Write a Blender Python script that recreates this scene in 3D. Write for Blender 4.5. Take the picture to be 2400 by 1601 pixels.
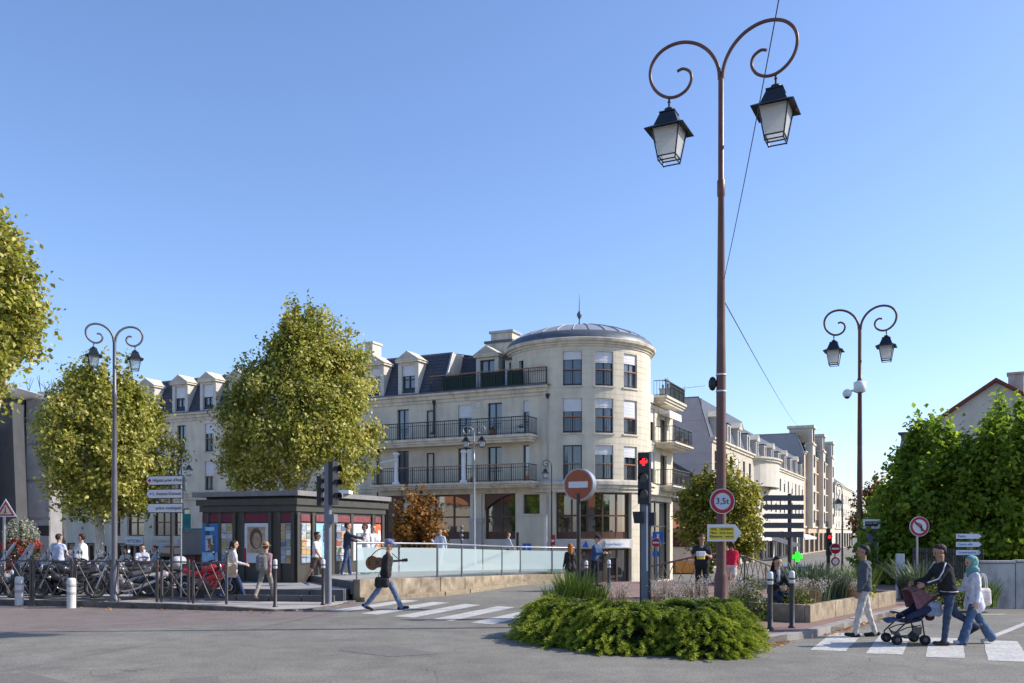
import bpy, bmesh, math, random
import numpy as np
from mathutils import Vector, Matrix
R_ = math.radians
random.seed(7)
rng = np.random.default_rng(11)
for o in list(bpy.data.objects):
    bpy.data.objects.remove(o, do_unlink=True)
SC = bpy.context.scene
COL = SC.collection

# ---------------------------------------------------------------- camera, sky, sun, exposure
HC = 1.95; FPX = 2133.0; HZ = 1250.0          # eye height, focal length and horizon measured on the 2400 px photo
cam = bpy.data.cameras.new('camera'); camo = bpy.data.objects.new('camera', cam); COL.objects.link(camo)
cam.lens = 32.0; cam.sensor_width = 36.0; cam.shift_y = (HZ-800.5)/2400.0
cam.clip_start = 0.1; cam.clip_end = 3000
camo.location = (0, 0, HC); camo.rotation_euler = (R_(90), 0, 0)
SC.camera = camo
SUN_AZ = R_(85.0)       # clockwise from +Y: from the right
SUN_EL = R_(35.0)
W = bpy.data.worlds.new('World'); SC.world = W; W.use_nodes = True
nt = W.node_tree; nt.nodes.clear()
sky = nt.nodes.new('ShaderNodeTexSky'); sky.sky_type = 'NISHITA'; sky.sun_disc = False
sky.sun_elevation = SUN_EL; sky.sun_rotation = SUN_AZ
sky.altitude = 80; sky.air_density = 1.05; sky.dust_density = 0.8; sky.ozone_density = 6.2
bg = nt.nodes.new('ShaderNodeBackground'); bg.inputs['Strength'].default_value = 0.135
wt = nt.nodes.new('ShaderNodeMix'); wt.data_type = 'RGBA'; wt.blend_type = 'MULTIPLY'; wt.inputs[0].default_value = 1.0; wt.inputs[7].default_value = (1.03, 0.945, 0.965, 1)   # white balance of the photo
wo = nt.nodes.new('ShaderNodeOutputWorld')
nt.links.new(sky.outputs[0], wt.inputs[6]); nt.links.new(wt.outputs[2], bg.inputs[0]); nt.links.new(bg.outputs[0], wo.inputs[0])
sl = bpy.data.lights.new('sun', 'SUN'); sl.energy = 3.45; sl.angle = R_(0.53); sl.color = (1.0, 0.93, 0.82)
so = bpy.data.objects.new('sun', sl); COL.objects.link(so)
sd = Vector((math.sin(SUN_AZ)*math.cos(SUN_EL), math.cos(SUN_AZ)*math.cos(SUN_EL), math.sin(SUN_EL)))
so.rotation_euler = sd.to_track_quat('Z', 'Y').to_euler(); so.location = (30, -5, 40)
SC.view_settings.view_transform = 'Standard'; SC.view_settings.look = 'None'
SC.view_settings.exposure = 0.85; SC.view_settings.gamma = 1.0
SC.view_settings.use_curve_mapping = False
SC.render.engine = 'CYCLES'
SC.cycles.use_denoising = True
SC.cycles.max_bounces = 6; SC.cycles.transparent_max_bounces = 12
SC.cycles.sample_clamp_indirect = 6.0

def GP(px, py, z=0.0):
    """point of the photo that lies on a level plane at height z"""
    d = FPX*(HC-z)/(py-HZ); return Vector(((px-1200)/FPX*d, d, z))
def AT(px, d, z=0.0): return Vector(((px-1200)/FPX*d, d, z))
def ZZ(py, d): return HC+(HZ-py)*d/FPX

# ---------------------------------------------------------------- helpers: materials
MATS = {}
def mat(name, col, rough=0.7, var=0.10, scale=6.0, bump=0.0, bscale=40.0, metal=0.0, spec=0.4, detail=4.0, col2=None, emit=None, es=1.0, alpha=None):
    if name in MATS: return MATS[name]
    m = bpy.data.materials.new(name); m.use_nodes = True; t = m.node_tree; N = t.nodes; L = t.links
    b = N['Principled BSDF']; b.inputs['Roughness'].default_value = rough; b.inputs['Metallic'].default_value = metal
    b.inputs['Specular IOR Level'].default_value = spec
    tc = N.new('ShaderNodeTexCoord')
    nz = N.new('ShaderNodeTexNoise'); nz.inputs['Scale'].default_value = scale; nz.inputs['Detail'].default_value = detail
    L.new(tc.outputs['Object'], nz.inputs['Vector'])
    mr = N.new('ShaderNodeMapRange'); mr.inputs['From Min'].default_value = 0.3; mr.inputs['From Max'].default_value = 0.7
    L.new(nz.outputs[0], mr.inputs[0])
    mx = N.new('ShaderNodeMix'); mx.data_type = 'RGBA'
    c = Vector(col[:3])
    a = c*(1-var); d = col2 if col2 is not None else c*(1+var)
    mx.inputs[6].default_value = (*a, 1); mx.inputs[7].default_value = (min(d[0],1), min(d[1],1), min(d[2],1), 1)
    L.new(mr.outputs[0], mx.inputs[0]); L.new(mx.outputs[2], b.inputs['Base Color'])
    if bump > 0:
        n2 = N.new('ShaderNodeTexNoise'); n2.inputs['Scale'].default_value = bscale; n2.inputs['Detail'].default_value = 3
        L.new(tc.outputs['Object'], n2.inputs['Vector'])
        bp = N.new('ShaderNodeBump'); bp.inputs['Strength'].default_value = bump; bp.inputs['Distance'].default_value = 0.02
        L.new(n2.outputs[0], bp.inputs['Height']); L.new(bp.outputs[0], b.inputs['Normal'])
    if emit is not None:
        b.inputs['Emission Color'].default_value = (*emit, 1); b.inputs['Emission Strength'].default_value = es
    MATS[name] = m; return m

def glass_mat(name, col, spec=1.0, ior=1.7, rough=0.03):
    m = mat(name, col, rough=rough, var=0.25, scale=0.7, spec=spec)
    m.node_tree.nodes['Principled BSDF'].inputs['IOR'].default_value = ior
    t = m.node_tree; b = t.nodes['Principled BSDF']
    tc = t.nodes.new('ShaderNodeTexCoord'); nz = t.nodes.new('ShaderNodeTexNoise'); nz.inputs['Scale'].default_value = 1.3
    t.links.new(tc.outputs['Object'], nz.inputs['Vector'])
    bp = t.nodes.new('ShaderNodeBump'); bp.inputs['Strength'].default_value = 0.05; bp.inputs['Distance'].default_value = 0.05
    t.links.new(nz.outputs[0], bp.inputs['Height']); t.links.new(bp.outputs[0], b.inputs['Normal'])
    return m

def clear_mat(name, col, trans, rough=0.1, diffuse=False):
    """thin pane: part see-through, part body colour"""
    if name in MATS: return MATS[name]
    m = bpy.data.materials.new(name); m.use_nodes = True; t = m.node_tree; N = t.nodes; L = t.links
    b = N['Principled BSDF']; b.inputs['Base Color'].default_value = (*col, 1); b.inputs['Roughness'].default_value = rough
    tr = N.new('ShaderNodeBsdfTransparent'); tr.inputs[0].default_value = (0.93, 0.97, 0.96, 1)
    mx = N.new('ShaderNodeMixShader'); mx.inputs[0].default_value = trans
    body = b.outputs[0]
    if diffuse:
        tl = N.new('ShaderNodeBsdfTranslucent'); tl.inputs[0].default_value = (*col, 1)
        m2 = N.new('ShaderNodeMixShader'); m2.inputs[0].default_value = 0.45
        L.new(b.outputs[0], m2.inputs[1]); L.new(tl.outputs[0], m2.inputs[2]); body = m2.outputs[0]
    L.new(body, mx.inputs[1]); L.new(tr.outputs[0], mx.inputs[2]); L.new(mx.outputs[0], N['Material Output'].inputs[0])
    MATS[name] = m; return m

def leaf_mat(name, stops, trans=0.35, rough=0.45):
    """stops: list of (pos, colour); each leaf carries its own 'tint' 0..1"""
    m = bpy.data.materials.new(name); m.use_nodes = True; t = m.node_tree; N = t.nodes; L = t.links
    b = N['Principled BSDF']; b.inputs['Roughness'].default_value = rough; b.inputs['Specular IOR Level'].default_value = 0.35
    at = N.new('ShaderNodeAttribute'); at.attribute_name = 'tint'
    cr = N.new('ShaderNodeValToRGB'); e = cr.color_ramp.elements
    while len(e) < len(stops): e.new(0.5)
    for k, (p, c) in enumerate(stops): e[k].position = p; e[k].color = (*c, 1)
    L.new(at.outputs['Fac'], cr.inputs[0]); L.new(cr.outputs[0], b.inputs['Base Color'])
    tl = N.new('ShaderNodeBsdfTranslucent'); L.new(cr.outputs[0], tl.inputs[0])
    mx = N.new('ShaderNodeMixShader'); mx.inputs[0].default_value = trans
    L.new(b.outputs[0], mx.inputs[1]); L.new(tl.outputs[0], mx.inputs[2]); L.new(mx.outputs[0], N['Material Output'].inputs[0])
    return m

# ---------------------------------------------------------------- helpers: meshes and objects
def tag(o, label=None, cat=None, group=None, kind=None):
    if label: o['label'] = label
    if cat: o['category'] = cat
    if group: o['group'] = group
    if kind: o['kind'] = kind
    return o
def empty(name, loc, rz=0.0, label=None, cat=None, group=None):
    o = bpy.data.objects.new(name, None); COL.objects.link(o); o.location = loc; o.rotation_euler = (0, 0, rz)
    o.empty_display_size = 0.2
    return tag(o, label, cat, group)
def worldorg(o):
    v = Vector((0, 0, 0))
    while o is not None: v += o.location; o = o.parent
    return v
def copy_tree(o, parent=None):
    c = o.copy(); COL.objects.link(c); c.parent = parent
    for ch in list(o.children): copy_tree(ch, c)
    return c

class MB:
    def __init__(s): s.v = []; s.f = []; s.mi = []; s.sm = []; s.mats = []; s.M = None
    def m(s, mt):
        if mt not in s.mats: s.mats.append(mt)
        return s.mats.index(mt)
    def add(s, vs, fs, mt, smooth=False):
        o = len(s.v)
        if s.M is not None: vs = [s.M @ Vector(p) for p in vs]
        s.v.extend([tuple(p) for p in vs]); k = s.m(mt)
        for f in fs: s.f.append(tuple(i+o for i in f)); s.mi.append(k); s.sm.append(smooth)
        return s
    def hexa(s, p, mt):
        return s.add(p, [(0,3,2,1),(4,5,6,7),(0,1,5,4),(1,2,6,5),(2,3,7,6),(3,0,4,7)], mt)
    def box(s, lo, hi, mt):
        x0,y0,z0 = lo; x1,y1,z1 = hi
        return s.hexa([(x0,y0,z0),(x1,y0,z0),(x1,y1,z0),(x0,y1,z0),(x0,y0,z1),(x1,y0,z1),(x1,y1,z1),(x0,y1,z1)], mt)
    def cbox(s, c, sz, mt, ch=0.0):
        c = Vector(c); h = Vector(sz)*0.5
        if ch <= 0: return s.box(c-h, c+h, mt)
        # chamfered box: rounded in plan
        pl = [(-h.x+ch,-h.y),(h.x-ch,-h.y),(h.x,-h.y+ch),(h.x,h.y-ch),(h.x-ch,h.y),(-h.x+ch,h.y),(-h.x,h.y-ch),(-h.x,-h.y+ch)]
        return s.prism([(c.x+a,c.y+b,c.z-h.z) for a,b in pl], (0,0,sz[2]), mt)
    def prism(s, pts, vec, mt, smooth=False):
        n = len(pts); vec = Vector(vec); a = [Vector(p) for p in pts]; b = [p+vec for p in a]
        fs = [tuple(range(n-1,-1,-1)), tuple(range(n,2*n))]
        s.add(a+b, fs, mt, False)
        return s.add(a+b, [(i,(i+1)%n,n+(i+1)%n,n+i) for i in range(n)], mt, smooth)
    def quad(s, a, b, c, d, mt): return s.add([a,b,c,d], [(0,1,2,3)], mt)
    def tube(s, pts, r, mt, n=8, caps=True, smooth=True):
        pts = [Vector(p) for p in pts]; k = len(pts)
        rs = r if isinstance(r, (list, tuple)) else [r]*k
        vs = []; fs = []; up = None
        for i, p in enumerate(pts):
            d = (pts[min(i+1,k-1)]-pts[max(i-1,0)])
            if d.length < 1e-9: d = Vector((0,0,1))
            d.normalize()
            if up is None:
                up = Vector((0,0,1)) if abs(d.z) < 0.9 else Vector((1,0,0))
            x = d.cross(up)
            if x.length < 1e-6: x = d.cross(Vector((0.3,0.9,0.1)))
            x.normalize(); y = x.cross(d).normalized(); up = y
            for j in range(n):
                a = 2*math.pi*j/n; vs.append(p + (x*math.cos(a)+y*math.sin(a))*rs[i])
        for i in range(k-1):
            for j in range(n): fs.append((i*n+j, i*n+(j+1)%n, (i+1)*n+(j+1)%n, (i+1)*n+j))
        s.add(vs, fs, mt, smooth)
        if caps: s.add([vs[j] for j in range(n)], [tuple(range(n-1,-1,-1))], mt); s.add([vs[(k-1)*n+j] for j in range(n)], [tuple(range(n))], mt)
        return s
    def lathe(s, prof, mt, n=24, c=(0,0,0), smooth=True, a0=0.0, a1=2*math.pi):
        full = abs(a1-a0-2*math.pi) < 1e-6; m_ = n if full else n+1; vs = []; fs = []
        for r, z in prof:
            for j in range(m_):
                a = a0+(a1-a0)*j/n; vs.append((c[0]+r*math.cos(a), c[1]+r*math.sin(a), c[2]+z))
        for i in range(len(prof)-1):
            for j in range(n):
                j2 = (j+1) % m_; fs.append((i*m_+j, i*m_+j2, (i+1)*m_+j2, (i+1)*m_+j))
        return s.add(vs, fs, mt, smooth)
    def sphere(s, c, r, mt, n=12, sc=(1,1,1)):
        vs = []; fs = []; m_ = n//2
        for i in range(m_+1):
            th = math.pi*i/m_
            for j in range(n):
                a = 2*math.pi*j/n
                vs.append((c[0]+r*sc[0]*math.sin(th)*math.cos(a), c[1]+r*sc[1]*math.sin(th)*math.sin(a), c[2]+r*sc[2]*math.cos(th)))
        for i in range(m_):
            for j in range(n): fs.append((i*n+j, (i+1)*n+j, (i+1)*n+(j+1)%n, i*n+(j+1)%n))
        return s.add(vs, fs, mt, True)
    def disc(s, c, nrm, r, mt, n=32, thick=0.0):
        c = Vector(c); nrm = Vector(nrm).normalized(); up = Vector((0,0,1)); x = up.cross(nrm)
        if x.length < 1e-4: x = Vector((1,0,0))
        x.normalize(); y = nrm.cross(x)
        pts = [c+(x*math.cos(2*math.pi*j/n)+y*math.sin(2*math.pi*j/n))*r for j in range(n)]
        if thick > 0: return s.prism([p-nrm*thick for p in pts], nrm*thick, mt, True)
        return s.add(pts, [tuple(range(n))], mt)
    def ring(s, c, nrm, r0, r1, mt, n=32, thick=0.0):
        c = Vector(c); nrm = Vector(nrm).normalized(); x = Vector((0,0,1)).cross(nrm).normalized(); y = nrm.cross(x)
        vs = []
        for rr in (r0, r1):
            for j in range(n): vs.append(c+(x*math.cos(2*math.pi*j/n)+y*math.sin(2*math.pi*j/n))*rr)
        return s.add(vs, [(j,(j+1)%n,n+(j+1)%n,n+j) for j in range(n)], mt)
    def build(s, name, parent=None, world=False, bevel=0.0, loc=None, kind=None, merge=False):
        me = bpy.data.meshes.new(name)
        org = Vector((0,0,0))
        if world and parent is not None: org = worldorg(parent)
        v = np.array(s.v, dtype=np.float64).reshape(-1,3) - np.array(org)
        if loc is not None: v = v - np.array(loc)
        me.from_pydata(v.tolist(), [], s.f)
        for mt in s.mats: me.materials.append(mt)
        me.polygons.foreach_set('material_index', s.mi); me.polygons.foreach_set('use_smooth', s.sm)
        me.update()
        if bevel > 0 or merge:
            bm = bmesh.new(); bm.from_mesh(me)
            bmesh.ops.remove_doubles(bm, verts=bm.verts, dist=1e-5)
            if bevel > 0:
                eds = [e for e in bm.edges if len(e.link_faces) == 2 and e.calc_face_angle(0) > 0.5]
                bmesh.ops.bevel(bm, geom=eds, offset=bevel, segments=2, profile=0.6, affect='EDGES', clamp_overlap=True)
            bm.to_mesh(me); bm.free()
        o = bpy.data.objects.new(name, me); COL.objects.link(o); o.parent = parent
        if loc is not None: o.location = loc
        if kind: o['kind'] = kind
        return o

def np_mesh(name, V, F, mt, parent=None, tint=None, smooth=False, kind=None, tcount=None):
    """fast mesh from numpy arrays; F is (n,3) or (n,4)"""
    me = bpy.data.meshes.new(name); V = np.asarray(V, dtype=np.float32); F = np.asarray(F, dtype=np.int32); k = F.shape[1]
    me.vertices.add(len(V)); me.vertices.foreach_set('co', V.ravel())
    me.loops.add(F.size); me.loops.foreach_set('vertex_index', F.ravel())
    me.polygons.add(len(F)); me.polygons.foreach_set('loop_start', np.arange(0, F.size, k, dtype=np.int32))
    me.polygons.foreach_set('loop_total', np.full(len(F), k, dtype=np.int32))
    if smooth: me.polygons.foreach_set('use_smooth', np.ones(len(F), dtype=bool))
    if isinstance(mt, (list, tuple)):
        for q in mt: me.materials.append(q)
    else: me.materials.append(mt)
    if tint is not None:
        a = me.attributes.new('tint', 'FLOAT', 'POINT'); a.data.foreach_set('value', np.asarray(tint, dtype=np.float32))
    me.update(); me.validate()
    o = bpy.data.objects.new(name, me); COL.objects.link(o); o.parent = parent
    if kind: o['kind'] = kind
    return o

def text_mesh(name, body, size, mt, parent, M, align='CENTER', thick=0.002):
    cu = bpy.data.curves.new(name, 'FONT'); cu.body = body; cu.size = size; cu.align_x = align; cu.align_y = 'CENTER'; cu.extrude = thick
    cu.resolution_u = 3
    t = bpy.data.objects.new(name, cu); COL.objects.link(t)
    dg = bpy.context.evaluated_depsgraph_get(); me = bpy.data.meshes.new_from_object(t.evaluated_get(dg))
    bpy.data.objects.remove(t); me.transform(M); me.materials.clear(); me.materials.append(mt)
    o = bpy.data.objects.new(name, me); COL.objects.link(o); o.parent = parent
    return o
def face_matrix(origin, xdir, updir=(0,0,1)):
    """text plane: x along xdir, y up, facing x cross up"""
    x = Vector(xdir).normalized(); y = Vector(updir).normalized(); z = x.cross(y).normalized()
    return Matrix(((x.x,y.x,z.x,origin[0]),(x.y,y.y,z.y,origin[1]),(x.z,y.z,z.z,origin[2]),(0,0,0,1)))

# ---------------------------------------------------------------- materials
STONE = mat('cream_stone', (0.655, 0.585, 0.455), rough=0.85, var=0.09, scale=1.1, bump=0.15, bscale=30, spec=0.2, detail=8)
STONE_L = mat('pale_stone', (0.655, 0.585, 0.46), rough=0.85, var=0.08, scale=1.5, bump=0.1, bscale=30, spec=0.2, detail=8)
STONE_G = mat('grey_weathered_stone', (0.48, 0.45, 0.39), rough=0.9, var=0.14, scale=1.3, bump=0.15, bscale=30, spec=0.2, detail=8)
WHITE = mat('white_paint', (0.74, 0.74, 0.73), rough=0.5, var=0.04, scale=3)
SHUT = mat('roller_shutter_white', (0.66, 0.66, 0.67), rough=0.6, var=0.04, scale=4)
SLATE = mat('slate_roof', (0.052, 0.062, 0.082), rough=0.55, var=0.22, scale=7, bump=0.25, bscale=18, spec=0.4)
ZINC = mat('zinc_roof', (0.36, 0.375, 0.39), rough=0.45, var=0.12, scale=2.0, metal=0.35)
ZINC_D = mat('dark_zinc', (0.10, 0.115, 0.135), rough=0.5, var=0.15, scale=3, metal=0.3)
IRON = mat('black_ironwork', (0.022, 0.024, 0.027), rough=0.45, var=0.2, scale=8)
FRAME = mat('dark_window_frame', (0.028, 0.032, 0.042), rough=0.45, var=0.15, scale=4)
BROWN = mat('brown_shop_frame', (0.105, 0.048, 0.032), rough=0.5, var=0.15, scale=4)
WOOD = mat('varnished_handrail', (0.34, 0.14, 0.06), rough=0.45, var=0.15, scale=9)
GLASS = glass_mat('window_glass', (0.020, 0.026, 0.036), ior=1.6)
GLASSD = glass_mat('shop_glass', (0.018, 0.018, 0.017), ior=1.9)
CURTAIN = glass_mat('curtained_glass', (0.075, 0.095, 0.125), ior=1.6, rough=0.08)
LAMPBR = mat('lamp_post_brown', (0.125, 0.056, 0.042), rough=0.42, var=0.16, scale=5, bump=0.05, bscale=60)
LAMPGR = mat('lamp_post_grey', (0.135, 0.13, 0.14), rough=0.45, var=0.12, scale=5, metal=0.3)
LANT = mat('lantern_black', (0.015, 0.02, 0.03), rough=0.35, var=0.2, scale=6)
GREYMET = mat('grey_galvanised_metal', (0.33, 0.34, 0.36), rough=0.4, var=0.1, scale=6, metal=0.55)
GREYPNT = mat('grey_painted_post', (0.17, 0.185, 0.215), rough=0.45, var=0.08, scale=4)
DARKPNT = mat('dark_brown_street_paint', (0.042, 0.033, 0.031), rough=0.42, var=0.2, scale=8)
BLACKP = mat('black_plastic', (0.018, 0.019, 0.021), rough=0.4, var=0.15, scale=8)
RUBBER = mat('tyre_rubber', (0.015, 0.015, 0.016), rough=0.8, var=0.2, scale=20)
SIGNW = mat('sign_white', (0.66, 0.67, 0.70), rough=0.4, var=0.05, scale=3)
SIGNR = mat('sign_red', (0.36, 0.012, 0.025), rough=0.4, var=0.08, scale=5)
SIGNB = mat('sign_blue', (0.02, 0.14, 0.52), rough=0.4, var=0.06, scale=5)
SIGNK = mat('sign_black', (0.02, 0.022, 0.03), rough=0.45, var=0.1, scale=5)
SIGNY = mat('sign_yellow', (0.72, 0.55, 0.05), rough=0.6, var=0.12, scale=9)
CONC = mat('grey_concrete', (0.27, 0.265, 0.265), rough=0.9, var=0.16, scale=1.4, bump=0.2, bscale=25, detail=8, spec=0.2)
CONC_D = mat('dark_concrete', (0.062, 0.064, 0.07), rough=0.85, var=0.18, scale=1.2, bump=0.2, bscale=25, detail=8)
CONC_W = mat('weathered_tan_concrete', (0.36, 0.295, 0.21), rough=0.92, var=0.42, scale=2.6, bump=0.4, bscale=22, detail=12, spec=0.15)
def streaks(m, dark, amount=.65, sc=(5.0, 5.0, .8)):
    """rain streaks and dirt running down a wall"""
    t = m.node_tree; N = t.nodes; L = t.links; b = N['Principled BSDF']; src = b.inputs['Base Color'].links[0].from_socket
    tc = N.new('ShaderNodeTexCoord'); mp = N.new('ShaderNodeMapping'); mp.inputs['Scale'].default_value = sc; L.new(tc.outputs['Object'], mp.inputs[0])
    nz = N.new('ShaderNodeTexNoise'); nz.inputs['Scale'].default_value = 1.0; nz.inputs['Detail'].default_value = 8; nz.inputs['Roughness'].default_value = .65; L.new(mp.outputs[0], nz.inputs['Vector'])
    mr = N.new('ShaderNodeMapRange'); mr.inputs[1].default_value = .44; mr.inputs[2].default_value = .66; mr.inputs[4].default_value = amount; L.new(nz.outputs[0], mr.inputs[0])
    mx = N.new('ShaderNodeMix'); mx.data_type = 'RGBA'; mx.inputs[7].default_value = (*dark, 1); L.new(mr.outputs[0], mx.inputs[0]); L.new(src, mx.inputs[6]); L.new(mx.outputs[2], b.inputs['Base Color'])
streaks(CONC_W, (.12,.09,.06), .75, (2.6,2.6,1.3)); streaks(STONE, (.36,.33,.28), .42, (1.6,1.6,.22)); streaks(STONE_L, (.24,.23,.21), .5, (2.0,2.0,.3)); streaks(STONE_G, (.2,.19,.18), .5, (2.0,2.0,.3))
GRANITE = mat('kerb_granite', (0.27, 0.25, 0.23), rough=0.85, var=0.2, scale=3, bump=0.25, bscale=50, detail=8)
# ---------------------------------------------------------------- ground
def asphalt():
    m = bpy.data.materials.new('asphalt'); m.use_nodes = True; t = m.node_tree; N = t.nodes; L = t.links
    b = N['Principled BSDF']; b.inputs['Roughness'].default_value = 0.85; b.inputs['Specular IOR Level'].default_value = 0.3
    tc = N.new('ShaderNodeTexCoord')
    def noise(sc, det=6, rough=0.6):
        n = N.new('ShaderNodeTexNoise'); n.inputs['Scale'].default_value = sc; n.inputs['Detail'].default_value = det; n.inputs['Roughness'].default_value = rough
        L.new(tc.outputs['Object'], n.inputs['Vector']); return n
    def ramp(src, a, ca, b_, cb):
        r = N.new('ShaderNodeValToRGB'); r.color_ramp.elements[0].position = a; r.color_ramp.elements[0].color = (*ca, 1)
        r.color_ramp.elements[1].position = b_; r.color_ramp.elements[1].color = (*cb, 1); L.new(src, r.inputs[0]); return r
    def mix(fac, a, b_, typ='MIX'):
        x = N.new('ShaderNodeMix'); x.data_type = 'RGBA'; x.blend_type = typ
        if isinstance(fac, float): x.inputs[0].default_value = fac
        else: L.new(fac, x.inputs[0])
        for k, s in ((6, a), (7, b_)):
            if isinstance(s, tuple): x.inputs[k].default_value = (*s, 1)
            else: L.new(s, x.inputs[k])
        return x.outputs[2]
    base = ramp(noise(0.22, 8, 0.65).outputs[0], 0.32, (0.162, 0.154, 0.136), 0.68, (0.236, 0.224, 0.198)).outputs[0]
    # older reddish surface beside the left kerb: its edge is a seam in the paving
    sep = N.new('ShaderNodeSeparateXYZ'); L.new(tc.outputs['Object'], sep.inputs[0])
    ma = N.new('ShaderNodeMath'); ma.operation = 'MULTIPLY_ADD'; ma.inputs[1].default_value = -0.62; ma.inputs[2].default_value = 0.0; L.new(sep.outputs[0], ma.inputs[0])
    mb_ = N.new('ShaderNodeMath'); mb_.operation = 'MULTIPLY_ADD'; mb_.inputs[1].default_value = 1.0
    L.new(sep.outputs[1], mb_.inputs[0]); L.new(ma.outputs[0], mb_.inputs[2])
    nn = N.new('ShaderNodeMath'); nn.operation = 'MULTIPLY_ADD'; nn.inputs[1].default_value = 1.2; L.new(noise(1.5).outputs[0], nn.inputs[0]); L.new(mb_.outputs[0], nn.inputs[2])
    old = ramp(nn.outputs[0], 0.0, (0, 0, 0), 1.0, (1, 1, 1)); mr = N.new('ShaderNodeMapRange'); mr.inputs[1].default_value = 24.0; mr.inputs[2].default_value = 24.5
    L.new(nn.outputs[0], mr.inputs[0])
    lx = N.new('ShaderNodeMath'); lx.operation = 'LESS_THAN'; lx.inputs[1].default_value = -4.2; L.new(sep.outputs[0], lx.inputs[0])
    mm = N.new('ShaderNodeMath'); mm.operation = 'MULTIPLY'; L.new(mr.outputs[0], mm.inputs[0]); L.new(lx.outputs[0], mm.inputs[1])
    c = mix(mm.outputs[0], base, (0.195, 0.163, 0.154))
    # newer dark repair patches
    vp = N.new('ShaderNodeTexVoronoi'); vp.inputs['Scale'].default_value = 0.17; L.new(tc.outputs['Object'], vp.inputs['Vector'])
    pt = ramp(vp.outputs['Color'], 0.80, (0, 0, 0), 0.82, (1, 1, 1))
    pf = N.new('ShaderNodeMath'); pf.operation = 'MULTIPLY'; pf.inputs[1].default_value = 0.28; L.new(pt.outputs[0], pf.inputs[0])
    c = mix(pf.outputs[0], c, (0.085, 0.083, 0.080))
    # aggregate speckle
    sp = ramp(noise(30, 3, 0.9).outputs[0], 0.40, (0.62, 0.62, 0.62), 0.60, (1.34, 1.33, 1.29))
    c = mix(1.0, c, sp.outputs[0], 'MULTIPLY')
    # worn, pitted areas
    pit = ramp(noise(15, 6, 0.8).outputs[0], 0.53, (0, 0, 0), 0.66, (1, 1, 1)); pm = ramp(noise(0.16, 4).outputs[0], 0.42, (0, 0, 0), 0.62, (1, 1, 1))
    pp = N.new('ShaderNodeMath'); pp.operation = 'MULTIPLY'; L.new(pit.outputs[0], pp.inputs[0]); L.new(pm.outputs[0], pp.inputs[1])
    pq = N.new('ShaderNodeMath'); pq.operation = 'MULTIPLY'; pq.inputs[1].default_value = 0.7; L.new(pp.outputs[0], pq.inputs[0])
    c = mix(pq.outputs[0], c, (0.075, 0.072, 0.066))
    bl = ramp(noise(1.4, 8, 0.75).outputs[0], 0.36, (0.80, 0.80, 0.80), 0.66, (1.14, 1.13, 1.10)); c = mix(1.0, c, bl.outputs[0], 'MULTIPLY')
    # cracks: a thin web, broken up
    wn = noise(1.1, 4); wm = N.new('ShaderNodeMix'); wm.data_type = 'RGBA'; wm.inputs[0].default_value = 0.32
    L.new(tc.outputs['Object'], wm.inputs[6]); L.new(wn.outputs['Color'], wm.inputs[7])
    vc = N.new('ShaderNodeTexVoronoi'); vc.feature = 'DISTANCE_TO_EDGE'; vc.inputs['Scale'].default_value = 0.95; L.new(wm.outputs[2], vc.inputs['Vector'])
    ck = ramp(vc.outputs['Distance'], 0.0, (1, 1, 1), 0.010, (0, 0, 0))
    cb = ramp(noise(0.28, 3).outputs[0], 0.50, (0, 0, 0), 0.60, (1, 1, 1))
    cm = N.new('ShaderNodeMath'); cm.operation = 'MULTIPLY'; L.new(ck.outputs[0], cm.inputs[0]); L.new(cb.outputs[0], cm.inputs[1])
    cm2 = N.new('ShaderNodeMath'); cm2.operation = 'MULTIPLY'; cm2.inputs[1].default_value = 0.55; L.new(cm.outputs[0], cm2.inputs[0])
    c = mix(cm2.outputs[0], c, (0.035, 0.034, 0.033))
    L.new(c, b.inputs['Base Color'])
    bp = N.new('ShaderNodeBump'); bp.inputs['Strength'].default_value = 0.5; bp.inputs['Distance'].default_value = 0.01
    hs = N.new('ShaderNodeMath'); hs.operation = 'SUBTRACT'; L.new(noise(70, 3).outputs[0], hs.inputs[0]); L.new(cm.outputs[0], hs.inputs[1])
    L.new(hs.outputs[0], bp.inputs['Height']); L.new(bp.outputs[0], b.inputs['Normal'])
    return m
ASPH = asphalt()
PAVE = mat('pavement_light', (0.36, 0.335, 0.315), rough=0.9, var=0.13, scale=1.2, bump=0.2, bscale=60, detail=9, spec=0.2)
PAVE_D = mat('plaza_grey_paving', (0.30, 0.285, 0.28), rough=0.88, var=0.12, scale=1.5, bump=0.2, bscale=50, detail=8, spec=0.2)
REDPAVE = mat('reddish_asphalt_footway', (0.235, 0.155, 0.135), rough=0.9, var=0.12, scale=1.5, bump=0.2, bscale=60, detail=8, spec=0.2)
STEPD = mat('dark_step_stone', (0.10, 0.10, 0.108), rough=0.8, var=0.2, scale=3, bump=0.2, bscale=40)
LINE = mat('road_marking_white', (0.50, 0.485, 0.455), rough=0.8, var=0.16, scale=3, bump=0.2, bscale=60, detail=12); streaks(LINE, (.26,.25,.235), .8, (16,16,16))
SOIL = mat('bed_soil', (0.07, 0.05, 0.035), rough=0.95, var=0.3, scale=9, bump=0.6, bscale=30)
WARMW = mat('warm_render_base', (0.56, 0.52, 0.46), rough=0.9, var=0.08, scale=3)

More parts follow.
